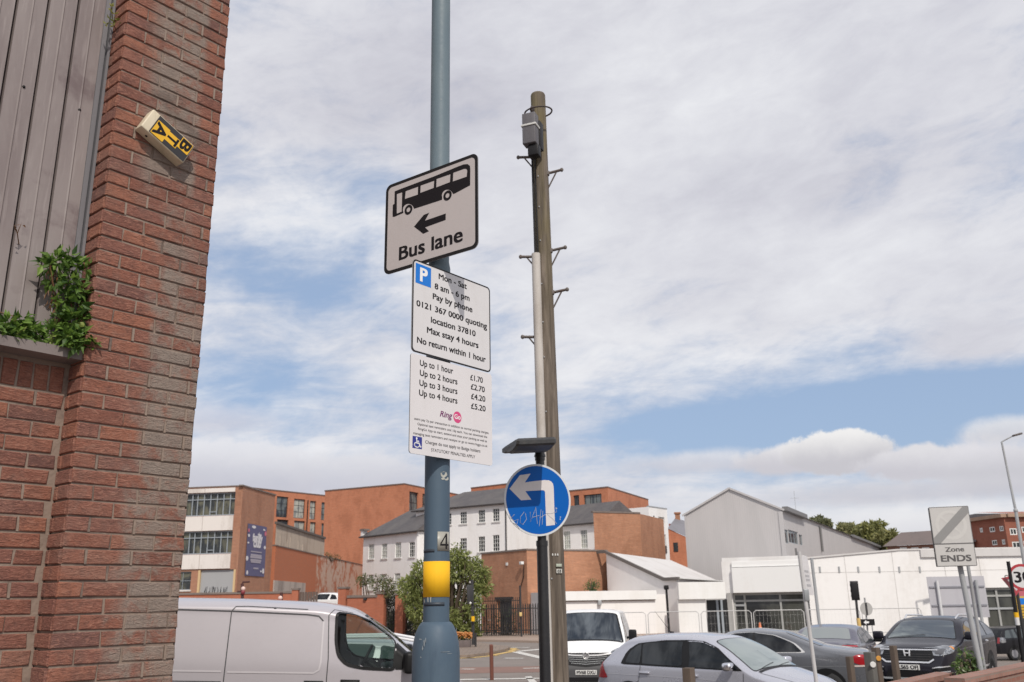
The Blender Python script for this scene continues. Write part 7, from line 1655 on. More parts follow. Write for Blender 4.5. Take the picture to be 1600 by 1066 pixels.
class Car:
    def __init__(s, name, label, cat, loc, yaw, L, Wd, top, belt, half, colour, sill=0.22, tumble=0.26, crown=0.13, r=0.10, pitch=0.0, nx=150, holes=(), topholes=(), m=2.5, roofz=None, group=None):
        s.t = thing(name, label, cat, loc, group, rot=(0, R(pitch), R(yaw))); s.L = L; s.W = Wd; s.top = top; s.belt = belt; s.half = half; s.sill = sill; s.tm = tumble; s.cr = crown; s.r = r; s.m = m; s.rz = roofz or max(z for x, z in top)
        h = L/2; NS, NT_ = 26, 18; mb = MB(); rows = []; xs = []
        for k in range(nx+1):
            q = -1+2*k/nx; xs.append(h*(math.copysign(1-(1-abs(q))**1.5, q)))
        for x in xs:
            T = max(s.sill+0.1, sm(top, x, r)); w = Wd/2*max(0.05, sm(half, x, r*0.8)); cr = min(crown, (T-s.sill)*0.4); zE = T-cr; ring = []
            for j in range(NS+1):
                z = s.sill+(zE-s.sill)*j/NS; ring.append((s.side(w, x, z, T), z))
            yE = ring[-1][0]
            for j in range(1, NT_+1):
                a = (pi/2)*j/NT_; ring.append((yE*max(0, cos(a))**(2/m), zE+cr*sin(a)**(2/m)))
            rows.append([mb.vert((x, -y, z)) for y, z in ring]+[mb.vert((x, y, z)) for y, z in ring[-2::-1]])
        n = len(rows[0])
        for A, B in zip(rows, rows[1:]):
            for k in range(n-1):
                q = (A[k], B[k], B[k+1], A[k+1]); c = sum((mb.v[i] for i in q), Vector())/4
                if holes and abs(c.y) > Wd*0.30 and any(inpoly(c.x, c.z, hh) for hh in holes): continue
                if topholes and any(inpoly(c.x, c.y, hh) for hh in topholes) and c.z > s.belt+0.0: continue
                mb.face(q, True)
        mb.face(rows[0], True); mb.face(rows[-1][::-1], True)
        mb.poly([(-h*0.97, -Wd*0.42, s.sill), (h*0.97, -Wd*0.42, s.sill), (h*0.97, Wd*0.42, s.sill), (-h*0.97, Wd*0.42, s.sill)])
        fullv, fullf = list(mb.v), None
        s.body = part('body', mb, colour, s.t); s.mb = mb
        # closed copy for projecting details
        f2 = []
        for A, B in zip(rows, rows[1:]):
            for k in range(n-1): f2.append((A[k], B[k], B[k+1], A[k+1]))
        f2 += [tuple(rows[0]), tuple(rows[-1])]
        s.bvh = BVHTree.FromPolygons([v[:] for v in mb.v], f2)
    def side(s, w, x, z, T):
        b = min(s.belt, T)
        if z <= b:
            q = (b-z)/max(0.05, b-s.sill); return w*(1-0.075*q**2.4-0.012*(1-q)**2)
        return w*0.988-s.tm*((z-b)/(s.rz-s.belt))**1.15
    def cast(s, axis, sg, a, b):
        if axis == 'y': o, d = Vector((a, sg*5, b)), Vector((0, -sg, 0))
        elif axis == 'x': o, d = Vector((sg*8, a, b)), Vector((-sg, 0, 0))
        else: o, d = Vector((a, b, 5)), Vector((0, 0, -1))
        return s.bvh.ray_cast(o, d)
    def patch(s, poly, axis, sg, mm, name, eps=0.006, n=16, mv=12, parent=None, mb=None, ret=False):
        """a thin shell lying on the bodywork: outline given in the side (x,z), end (y,z) or top (x,y) view"""
        own = mb is None; mb = mb or MB(); us = [p[0] for p in poly]; u0, u1 = min(us), max(us); cols = []
        for k in range(n+1):
            u = u0+(u1-u0)*(0.0015+0.997*k/n); vs = []
            for (a, b), (c, d) in zip(poly, poly[1:]+poly[:1]):
                if (a-u)*(c-u) <= 0 and abs(c-a) > 1e-9: vs.append(b+(d-b)*(u-a)/(c-a))
            if len(vs) < 2: continue
            lo, hi = min(vs), max(vs); col = []
            for j in range(mv+1):
                v = lo+(hi-lo)*j/mv; P, N, i, dd = s.cast(axis, sg, u, v)
                if P is None: col = None; break
                if axis == 'y' and N.y*sg < 0: N = -N
                if axis == 'x' and N.x*sg < 0: N = -N
                if axis == 'z' and N.z < 0: N = -N
                col.append(mb.vert(P+N*eps))
            if col: cols.append(col)
        for A, B in zip(cols, cols[1:]):
            for j in range(mv):
                if max((mb.v[A[j]]-mb.v[B[j]]).length, (mb.v[A[j+1]]-mb.v[B[j+1]]).length, (mb.v[A[j]]-mb.v[A[j+1]]).length) < 0.28: mb.face((A[j], B[j], B[j+1], A[j+1]), True)
        if own: return part(name, mb, mm, parent or s.t, recalc=True)
    def both(s, poly, mm, name, sides=(-1, 1), **k):
        return [s.patch(poly, 'y', sd, mm, name, **k) for sd in sides]
    def line(s, pts, axis, sg, w, mm, name, eps=0.004, parent=None, closed=False):
        mb = MB()
        P3 = []
        dense = []
        q = pts+pts[:1] if closed else pts
        for (a, b), (c, d) in zip(q, q[1:]):
            L = hypot(c-a, d-b); m_ = max(2, int(L/0.04))
            for k in range(m_): dense.append((a+(c-a)*k/m_, b+(d-b)*k/m_))
        dense.append(q[-1])
        for a, b in dense:
            P, N, i, dd = s.cast(axis, sg, a, b)
            if P is None: continue
            if axis == 'y' and N.y*sg < 0 or axis == 'x' and N.x*sg < 0 or axis == 'z' and N.z < 0: N = -N
            P3.append((P+N*eps, N))
        rows = []
        for k, (p, N) in enumerate(P3):
            d = (P3[min(k+1, len(P3)-1)][0]-P3[max(k-1, 0)][0])
            if d.length < 1e-6: continue
            sd = N.cross(d.normalized()); rows.append((mb.vert(p+sd*w/2), mb.vert(p-sd*w/2)))
        for A, B in zip(rows, rows[1:]): mb.face((A[0], B[0], B[1], A[1]), True)
        return part(name, mb, mm, parent or s.t)
    def wheel(s, x, sd, r=0.32, w=0.21, alloy=M_ALLOY, spokes=5):
        y = sd*(s.W/2-0.075-w/2+0.04); c = (x, y, r); Mr = Matrix.Rotation(R(90), 3, 'X')
        t = MB(); t.lathe([(r*0.62, -w/2), (r*0.93, -w/2), (r, -w*0.36), (r, w*0.36), (r*0.93, w/2), (r*0.62, w/2), (r*0.62, -w/2)], c, 32, Mr); ty = part('tyre', t, M_TYRE, s.t)
        wl = ty
        t = MB(); o = sd*w*0.42
        t.lathe([(r*0.62, -w*0.46), (r*0.55, -w*0.40), (r*0.54, w*0.40), (r*0.62, w*0.46)], c, 28, Mr)
        for k in range(spokes):
            a = 2*pi*k/spokes; t.box(Vector((x, y+o, r))+Vector((cos(a), 0, sin(a)))*r*0.30, (r*0.62, 0.03, r*0.17), Matrix.Rotation(-a, 3, 'Y'))
        t.lathe([(r*0.14, -0.02), (r*0.14, 0.02)], (x, y+o, r), 14, Mr); part('rim', t, alloy, ty)
        t = MB(); t.lathe([(r*0.56, -0.01), (r*0.56, 0.01)], (x, y+sd*w*0.1, r), 20, Mr); part('brake_disc', t, M_TRIM, ty)
        s.patch([(x+r*1.17*cos(2*pi*k/28), max(s.sill+0.005, r+r*1.17*sin(2*pi*k/28))) for k in range(28)], 'y', sd, M_TRIM, 'wheel_arch', eps=0.004, n=20, mv=8)
    def plate_(s, x, y, z, sg, txt, yaw=0, mm=M_PLATEW, eu=True, w=0.52, h=0.111, parent=None):
        mb = MB(); d = sg*0.012; mb.bbox((x, y, z), (0.012, w, h), None, 0.003); pt = part('number_plate', mb, mm, parent or s.t)
        class Q: pass
        q = Q(); q.p = lambda u, zz, o=0: Vector((x+sg*(0.0065+o), y+sg*u, z+zz))
        mb = MB(); put_text(mb, q, txt, -w/2+(0.07 if eu else 0.03), -0.036, w-(0.10 if eu else 0.06), 0.075, 0.001, bold=0.035); part('plate_lettering', mb, M_INK, pt)
        if eu:
            mb = MB(); mb.box((x+sg*0.0065, y-sg*(w/2-0.024), z), (0.002, 0.042, h-0.008)); part('plate_band', mb, M_EU, pt)
    def mirror(s, x, y, z, sd, mm, size=(0.14, 0.22, 0.15)):
        mb = MB(); mb.bbox((x, y+sd*0.12, z), size, Matrix.Rotation(R(-8*sd), 3, 'Z'), 0.045); mb.tube([(x, y-sd*0.04, z-0.05), (x, y+sd*0.06, z-0.03)], 0.03, 8); return part('wing_mirror', mb, mm, s.t)
    def handle(s, x, z, sd, mm, w=0.2):
        P, N, i, d = s.cast('y', sd, x, z)
        mb = MB(); mb.bbox(P+Vector((0, sd*0.022, 0)), (w, 0.025, 0.030), None, 0.010); mb.bbox(P+Vector((0, sd*0.004, -0.0)), (w*1.15, 0.012, 0.055), None, 0.005); return part('door_handle', mb, mm, s.t)
def inpoly(x, y, P):
    c = False
    for (a, b), (d, e) in zip(P, P[1:]+P[:1]):
        if (b > y) != (e > y) and x < (d-a)*(y-b)/(e-b)+a: c = not c
    return c
def inset(P, k):
    cx = sum(p[0] for p in P)/len(P); cy = sum(p[1] for p in P)/len(P); return [(cx+(x-cx)*k, cy+(y-cy)*k) for x, y in P]
def rounded(P, r=0.05, n=4):
    out = []; N = len(P)
    for k in range(N):
        a, b, c = Vector(P[k-1]), Vector(P[k]), Vector(P[(k+1) % N]); d1 = min(r, (a-b).length*0.45); d2 = min(r, (c-b).length*0.45)
        p = b+(a-b).normalized()*d1; q = b+(c-b).normalized()*d2
        for j in range(n+1):
            u = j/n; out.append(tuple((1-u)**2*p+2*u*(1-u)*b+u*u*q))
    return out

# ---- silver panel van, foreground
def silver_van():
    C_ = paint('van_silver', (0.475, 0.45, 0.48), 0.34, 0.15)
    Y = 11.35; o = at(300, 952, Y)
    top = [(-2.5, 0.5), (-2.49, 1.75), (-2.40, 1.90), (-2.0, 1.96), (-0.6, 1.975), (0.45, 1.955), (0.85, 1.89), (1.28, 1.635), (1.66, 1.35), (1.95, 1.14), (2.35, 0.98), (2.47, 0.80), (2.5, 0.4)]
    half = [(-2.5, 0.93), (-2.2, 0.99), (1.3, 1.0), (1.9, 0.97), (2.3, 0.86), (2.5, 0.62)]
    win = rounded([(0.655, 1.835), (0.672, 1.50), (0.715, 1.33), (0.82, 1.235), (1.0, 1.20), (1.40, 1.185), (1.40, 1.50), (1.29, 1.60), (1.10, 1.73), (0.88, 1.81)], 0.06)
    tri = [(1.41, 1.19), (1.41, 1.49), (1.56, 1.37), (1.60, 1.19)]
    ws = [(1.0, -0.48), (1.0, 0.48), (1.90, 0.60), (1.90, -0.60)]
    v = Car('panel_van', 'large silver grey panel van parked close behind the lamp column, driver window see-through', 'van', (0, 0, 0), 7.0, 5.0, 1.96, top, 1.20, half, C_, 0.3, 0.16, 0.16, 0.10, 2.3, 190, [win], [ws], 2.8, 1.975)
    v.t.location = (at(415.0, 952, Y-0.0).x, Y+0.98, 0.235)
    M_GL = mat('clear_glass', (0.6, 0.66, 0.63), 0.02)
    if True:
        nt = NT(M_GL.node_tree); tr = nt.new('ShaderNodeBsdfTransparent'); tr.inputs[0].default_value = (0.62, 0.70, 0.66, 1); gl = nt.new('ShaderNodeBsdfGlossy'); gl.inputs['Roughness'].default_value = 0.02
        fr = nt.new('ShaderNodeFresnel'); fr.inputs[0].default_value = 1.45; mx = nt.new('ShaderNodeMixShader'); nt.l.new(fr.outputs[0], mx.inputs[0]); nt.l.new(tr.outputs[0], mx.inputs[1]); nt.l.new(gl.outputs[0], mx.inputs[2]); nt.l.new(mx.outputs[0], nt.n['Material Output'].inputs[0])
    for sd in (-1, 1):
        v.patch(win, 'y', sd, M_GL, 'side_window', eps=-0.012, n=24)
        v.line(win, 'y', sd, 0.036, M_TRIM, 'window_seal', 0.006, closed=True)
        v.patch(tri, 'y', sd, M_TRIM, 'quarter_panel', eps=0.008)
        v.line([(0.60, 0.4), (0.60, 1.30), (0.575, 1.60), (0.56, 1.80), (0.62, 1.865), (0.85, 1.83)], 'y', sd, 0.012, M_SEAM, 'door_seam')
        # sliding door outline, upper rail seam and pressed crease
        v.line([(-0.60, 0.4), (-0.60, 1.25), (-0.615, 1.82), (-0.57, 1.875), (-0.43, 1.88), (0.30, 1.86)], 'y', sd, 0.013, M_SEAM, 'sliding_door_seam')
        v.line([(-2.45, 1.83), (-0.60, 1.82), (0.30, 1.80), (0.44, 1.785), (0.50, 1.73)], 'y', sd, 0.017, M_SEAM, 'roof_rail_seam')
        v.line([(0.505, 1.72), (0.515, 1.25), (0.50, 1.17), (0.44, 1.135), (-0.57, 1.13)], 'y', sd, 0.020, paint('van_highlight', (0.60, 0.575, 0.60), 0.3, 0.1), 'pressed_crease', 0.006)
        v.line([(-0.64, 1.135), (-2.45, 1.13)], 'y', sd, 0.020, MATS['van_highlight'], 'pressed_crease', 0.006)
        v.line([(-2.45, 1.02), (-0.63, 1.02)], 'y', sd, 0.010, M_SEAM, 'panel_seam')
        v.handle(0.45, 1.02, sd, M_TRIM, 0.2); v.handle(0.88, 1.04, sd, M_TRIM, 0.2)
        v.wheel(1.55, sd, 0.34); v.wheel(-1.55, sd, 0.34)
        v.mirror(1.57, sd*0.97, 1.28, sd, M_TRIM, (0.13, 0.22, 0.25))
        v.patch(rounded([(2.05, 0.72), (2.05, 0.92), (2.44, 0.78), (2.46, 0.66)], 0.04), 'y', sd, M_HEAD, 'headlight')
    v.patch(ws, 'z', 1, M_GL, 'windscreen', eps=-0.01, n=20)
    v.line(ws, 'z', 1, 0.03, M_TRIM, 'windscreen_seal', 0.004, closed=True)
    # cab: dash, wheel, seats, bulkhead
    mb = MB(); mb.bbox((1.52, 0, 1.02), (0.62, 1.62, 0.34), None, 0.08); mb.bbox((1.30, 0.25, 1.10), (0.2, 1.0, 0.16), None, 0.05); part('dashboard', mb, mat('dash_dark', (0.018, 0.02, 0.02), 0.6), v.t)
    mb = MB(); c = Vector((1.02, -0.42, 1.26)); X, Z = Vector((0.42, 0, 0.9)).normalized(), Vector((0, 1, 0))
    mb.tube([c+X*0.19*cos(2*pi*k/28)+Z*0.19*sin(2*pi*k/28) for k in range(29)], 0.017, 8, caps=False); mb.tube([c-X*0.18, c+X*0.18], 0.014, 6); mb.tube([c, c+Vector((0.25, 0, -0.15))], 0.03, 8); part('steering_wheel', mb, M_TRIM, v.t)
    for y in (-0.45, 0.45):
        mb = MB(); mb.bbox((0.42, y, 0.78), (0.5, 0.5, 0.16), None, 0.06); mb.bbox((0.12, y, 1.10), (0.15, 0.48, 0.62), Matrix.Rotation(R(-8), 3, 'Y'), 0.06); mb.bbox((0.04, y, 1.50), (0.10, 0.26, 0.16), None, 0.04); part('seat', mb, mat('seat_dark', (0.03, 0.03, 0.032), 0.85), v.t)
    mb = MB(); mb.box((-0.10, 0, 1.12), (0.03, 1.66, 1.5)); part('bulkhead', mb, MATS['seat_dark'], v.t)
    mb = MB(); mb.bbox((1.05, 0.10, 1.72), (0.05, 0.24, 0.09), None, 0.02); part('rear_view_mirror', mb, M_TRIM, v.t)
silver_van()

# ---- silver estate on the far side of the van
def far_silver():
    C_ = paint('car_silver_far', (0.55, 0.55, 0.57), 0.3, 0.2)
    top = [(-2.2, 0.55), (-2.15, 1.0), (-1.9, 1.34), (-1.5, 1.47), (-0.3, 1.52), (0.4, 1.47), (1.1, 1.02), (1.9, 0.88), (2.15, 0.7), (2.2, 0.45)]
    half = [(-2.2, 0.8), (-1.8, 0.97), (0, 1.0), (1.6, 0.97), (2.2, 0.7)]
    v = Car('parked_car', 'silver car with pale roof rails half hidden between silver van and lamp column', 'car', (0, 0, 0), 184, 4.4, 1.78, top, 0.95, half, C_, roofz=1.52)
    c = at(506, 950, 16.5); v.t.location = (c.x, 16.6, 0.06)
    sw = [rounded(P, 0.06) for P in ([(-1.75, 0.99), (-1.5, 1.34), (-1.05, 1.41), (-1.0, 0.97)], [(-0.93, 0.97), (-0.97, 1.42), (-0.15, 1.45), (-0.13, 0.96)], [(-0.03, 0.96), (-0.05, 1.45), (0.35, 1.40), (0.95, 1.02), (0.98, 0.97)])]
    for sd in (-1, 1):
        for P in sw: v.patch(P, 'y', sd, mat('green_glass', (0.05, 0.075, 0.07), 0.06), 'side_window')
        mb = MB(); mb.tube([(-1.6, sd*0.60, 1.47), (-1.2, sd*0.62, 1.545), (0.1, sd*0.62, 1.545), (0.35, sd*0.60, 1.48)], 0.024, 8); part('roof_rail', mb, mat('rail_silver', (0.66, 0.66, 0.67), 0.35), v.t)
        v.wheel(1.35, sd); v.wheel(-1.35, sd); v.mirror(0.95, sd*0.86, 1.02, sd, C_)
    v.patch(rounded([(0.45, -0.60), (0.45, 0.60), (1.08, 0.72), (1.08, -0.72)], 0.06), 'z', 1, M_CARGLASS2, 'windscreen')
    v.patch(rounded([(-0.68, 1.05), (-0.58, 1.38), (0.58, 1.38), (0.68, 1.05)], 0.06), 'x', -1, M_CARGLASS, 'rear_window')
far_silver()

# ---- white van, nose on
def white_van():
    C_ = paint('van_white', (0.80, 0.80, 0.80), 0.35)
    top = [(-2.5, 0.5), (-2.49, 1.75), (-2.40, 1.86), (-2.0, 1.93), (0.7, 1.95), (1.05, 1.89), (1.86, 1.22), (2.02, 1.13), (2.36, 0.97), (2.45, 0.86), (2.48, 0.55), (2.5, 0.4)]
    half = [(-2.5, 0.95), (-2.2, 0.99), (1.3, 1.0), (1.9, 0.985), (2.3, 0.90), (2.45, 0.80), (2.5, 0.74)]
    Y = 23.2; c = at(914, 1000, Y)
    v = Car('panel_van', 'white panel van seen nose on beyond the telegraph pole with round badge on its grille', 'van', (0, 0, 0), -99, 5.0, 1.96, top, 1.2, half, C_, 0.25, 0.2, 0.12, 0.09, 0, 170, roofz=1.95)
    a = R(-99); v.t.location = (c.x-cos(a)*2.5, Y-sin(a)*2.5, -0.02)
    v.patch(rounded([(1.08, -0.70), (1.08, 0.70), (1.86, 0.88), (1.86, -0.88)], 0.06), 'z', 1, mat('screen_glass', (0.06, 0.075, 0.09), 0.05, fn=glass_fn((0.012, 0.018, 0.028), (0.11, 0.125, 0.14), 1.6)), 'windscreen', n=24)  # light blotches in the screen colour stand in for reflections
    v.line(rounded([(1.07, -0.72), (1.07, 0.72), (1.88, 0.90), (1.88, -0.90)], 0.06), 'z', 1, 0.05, M_TRIM, 'windscreen_seal', closed=True)
    F = lambda P, mm, nm, **k: v.patch(P, 'x', 1, mm, nm, **k)
    M_BG = mat('bumper_grey', (0.075, 0.073, 0.075), 0.6)
    F(rounded([(-0.74, 0.60), (-0.74, 0.30), (0.74, 0.30), (0.74, 0.60), (0.80, 0.78), (-0.80, 0.78)], 0.03), M_BG, 'bumper', eps=0.006, n=24)
    F(rounded([(-0.60, 0.84), (-0.44, 0.66), (0.0, 0.61), (0.44, 0.66), (0.60, 0.84), (0.60, 0.93), (-0.60, 0.93)], 0.03), M_TRIM, 'grille', eps=0.014, n=24)
    for k in range(4):
        z = 0.68+0.048*k; w = 0.36+0.055*k; v.line([(-w, z+0.02), (0, z-0.008), (w, z+0.02)], 'x', 1, 0.010, M_GALV, 'grille_bar', 0.020)
    v.line([(-0.62, 0.91), (-0.30, 0.875), (0, 0.868), (0.30, 0.875), (0.62, 0.91)], 'x', 1, 0.034, mat('satin_silver', (0.62, 0.61, 0.60), 0.3, 0.5), 'chrome_bar', 0.024)
    P, N, i, d = v.cast('x', 1, 0, 0.868); Mr = Matrix.Rotation(R(90), 3, 'Y')
    mb = MB(); mb.lathe([(0.085, 0.0), (0.085, 0.03), (0.066, 0.032), (0.066, 0.022), (0.0, 0.024)], P+Vector((0.015, 0, 0)), 28, Mr); bd = part('round_badge', mb, MATS['satin_silver'], v.t)
    mb = MB(); mb.box(P+Vector((0.045, 0.0, 0.012)), (0.008, 0.07, 0.018), Matrix.Rotation(R(25), 3, 'X')); mb.box(P+Vector((0.045, 0, -0.014)), (0.008, 0.07, 0.018), Matrix.Rotation(R(25), 3, 'X')); part('badge_mark', mb, mat('badge_grey', (0.25, 0.24, 0.25), 0.4), bd)
    for sd in (-1, 1):
        F(rounded([(sd*0.56, 0.86), (sd*0.62, 0.74), (sd*0.80, 0.76), (sd*0.83, 0.92), (sd*0.80, 1.04), (sd*0.62, 0.96)], 0.03), M_HEAD, 'headlight', eps=0.012)
        F(rounded([(sd*0.64, 0.78), (sd*0.66, 0.90), (sd*0.76, 0.92), (sd*0.76, 0.79)], 0.02), M_LAMPDARK, 'headlight_reflector', eps=0.018)
        v.mirror(1.62, sd*1.02, 1.30, sd, M_TRIM, (0.12, 0.20, 0.30))
        v.patch(rounded([(0.62, 1.78), (0.62, 1.26), (1.60, 1.24), (1.10, 1.74)], 0.06), 'y', sd, M_CARGLASS, 'side_window')
        v.wheel(1.55, sd, 0.34); v.wheel(-1.55, sd, 0.34)
    P, N, i, d = v.cast('x', 1, 0, 0.50); v.plate_(P.x+0.016, 0.0, 0.49, 1, 'MV68 DXU', eu=False)
    F(rounded([(-0.60, 0.27), (-0.60, 0.38), (0.60, 0.38), (0.60, 0.27)], 0.03), M_BLACK, 'lower_intake', eps=0.012)
white_van()

# ---- silver hatchback
def hatchback():
    C_ = paint('hatch_silver', (0.47, 0.475, 0.53), 0.26, 0.35)
    top = [(-2.08, 0.5), (-2.06, 0.92), (-1.98, 1.0), (-1.80, 1.13), (-1.50, 1.37), (-1.38, 1.435), (-0.9, 1.475), (-0.2, 1.485), (0.25, 1.44), (0.62, 1.28), (1.12, 0.97), (1.25, 0.935), (1.75, 0.80), (2.0, 0.66), (2.08, 0.42)]
    half = [(-2.08, 0.82), (-1.8, 0.96), (-0.8, 1.0), (1.2, 1.0), (1.75, 0.95), (2.0, 0.80), (2.08, 0.62)]
    v = Car('parked_car', 'silver five door hatchback with dark windows, nearest of the parked cars', 'car', (0, 0, 0), -43, 4.16, 1.76, top, 0.945, half, C_, roofz=1.485, tumble=0.27)
    c = at(1117, 1000, 16.6); v.t.location = (c.x, 16.6, 0.08)
    W3 = [rounded([(-1.36, 0.99), (-1.29, 1.17), (-1.15, 1.28), (-1.06, 1.31), (-1.02, 0.985)], 0.05), rounded([(-1.00, 0.985), (-1.04, 1.315), (-0.20, 1.365), (-0.15, 0.965)], 0.05), rounded([(-0.05, 0.96), (-0.09, 1.365), (0.18, 1.35), (0.45, 1.255), (0.90, 0.985), (0.92, 0.95)], 0.05)]
    frame = rounded([(-1.46, 0.965), (-1.36, 1.19), (-1.16, 1.315), (-0.6, 1.375), (-0.1, 1.385), (0.2, 1.37), (0.48, 1.27), (1.0, 0.93)], 0.05)
    for sd in (-1, 1):
        v.patch(frame, 'y', sd, M_TRIM, 'window_frame', eps=0.004, n=40)
        for P in W3: v.patch(P, 'y', sd, mat('tinted_glass', (0.010, 0.013, 0.016), 0.04, spec=0.4, fn=glass_fn((0.006, 0.008, 0.010), (0.040, 0.044, 0.048), 1.8)), 'side_window', eps=0.009)  # reflections painted as paler blotches in the tint
        v.line([(-1.28, 0.62), (-1.06, 0.70), (-1.01, 0.95)], 'y', sd, 0.010, M_SEAM, 'door_seam'); v.line([(-0.10, 0.3), (-0.10, 0.95)], 'y', sd, 0.010, M_SEAM, 'door_seam'); v.line([(0.96, 0.3), (1.0, 0.90)], 'y', sd, 0.010, M_SEAM, 'door_seam')
        v.line([(-1.9, 0.80), (0, 0.79), (1.5, 0.73)], 'y', sd, 0.012, paint('hatch_crease', (0.58, 0.585, 0.63), 0.25, 0.3), 'body_crease')
        v.handle(-0.92, 0.84, sd, C_, 0.2); v.handle(0.05, 0.83, sd, C_, 0.2)
        v.mirror(0.80, sd*0.87, 1.0, sd, M_CHROME if sd == -1 else C_, (0.15, 0.20, 0.13)); v.wheel(1.30, sd); v.wheel(-1.28, sd)
        v.patch(rounded([(-2.05, 0.72), (-2.03, 0.96), (-1.90, 1.02), (-1.86, 0.74)], 0.03), 'y', sd, M_TAIL, 'tail_light', eps=0.008)
        v.patch(rounded([(sd*0.58, 0.72), (sd*0.58, 0.95), (sd*0.80, 0.97), (sd*0.84, 0.72)], 0.03), 'x', -1, M_TAIL, 'tail_light', eps=0.008)
        hl = v.patch(rounded([(1.52, 0.60), (1.50, 0.73), (1.70, 0.74), (1.98, 0.62), (2.02, 0.54), (1.8, 0.56)], 0.04), 'y', sd, M_HEAD, 'headlight', eps=0.008)
        v.patch(rounded([(1.62, 0.61), (1.62, 0.69), (1.82, 0.66), (1.84, 0.59)], 0.03), 'y', sd, M_LAMPDARK, 'headlight_reflector', eps=0.014, parent=hl)
        v.patch(rounded([(sd*0.42, 0.56), (sd*0.40, 0.66), (sd*0.72, 0.70), (sd*0.80, 0.56)], 0.03), 'x', 1, M_HEAD, 'headlight', eps=0.010)
    ws = rounded([(0.36, -0.55), (0.36, 0.55), (1.14, 0.74), (1.14, -0.74)], 0.06)
    v.patch(ws, 'z', 1, mat('windscreen_glass', (0.20, 0.245, 0.25), 0.06, spec=0.7, fn=glass_fn((0.25, 0.29, 0.29), (0.13, 0.165, 0.175), 0.9)), 'windscreen', n=24); v.line(ws, 'z', 1, 0.035, M_TRIM, 'windscreen_seal', closed=True)
    v.line([(1.20, -0.70), (1.17, 0.0), (1.20, 0.70)], 'z', 1, 0.05, M_TRIM, 'scuttle', 0.005)
    for y0, y1 in ((-0.62, 0.05), (0.0, 0.62)): v.line([(1.16, y0), (1.05, y1)], 'z', 1, 0.010, M_TRIM, 'wiper', 0.012)
    v.line([(1.22, -0.72), (1.7, -0.60), (1.98, -0.45)], 'z', 1, 0.012, M_SEAM, 'bonnet_seam'); v.line([(1.22, 0.72), (1.7, 0.60), (1.98, 0.45)], 'z', 1, 0.012, M_SEAM, 'bonnet_seam')
    v.patch(rounded([(-0.40, 0.60), (-0.36, 0.48), (0.36, 0.48), (0.40, 0.60)], 0.03), 'x', 1, M_TRIM, 'grille', eps=0.012)
    v.patch(rounded([(-0.62, 1.05), (-0.52, 1.36), (0.52, 1.36), (0.62, 1.05)], 0.06), 'x', -1, M_CARGLASS, 'rear_window')
    mb = MB(); mb.tube([(-0.95, 0.1, 1.46), (-1.30, 0.1, 1.85)], [0.006, 0.003], 6); mb.bbox((-0.95, 0.1, 1.48), (0.07, 0.04, 0.03), None, 0.01); part('aerial', mb, M_TRIM, v.t)
    v.line([(-0.30, -0.80), (-0.02, -0.80)], 'z', 1, 0.02, M_TRIM, 'roof_strip', 0.004) if False else None
hatchback()

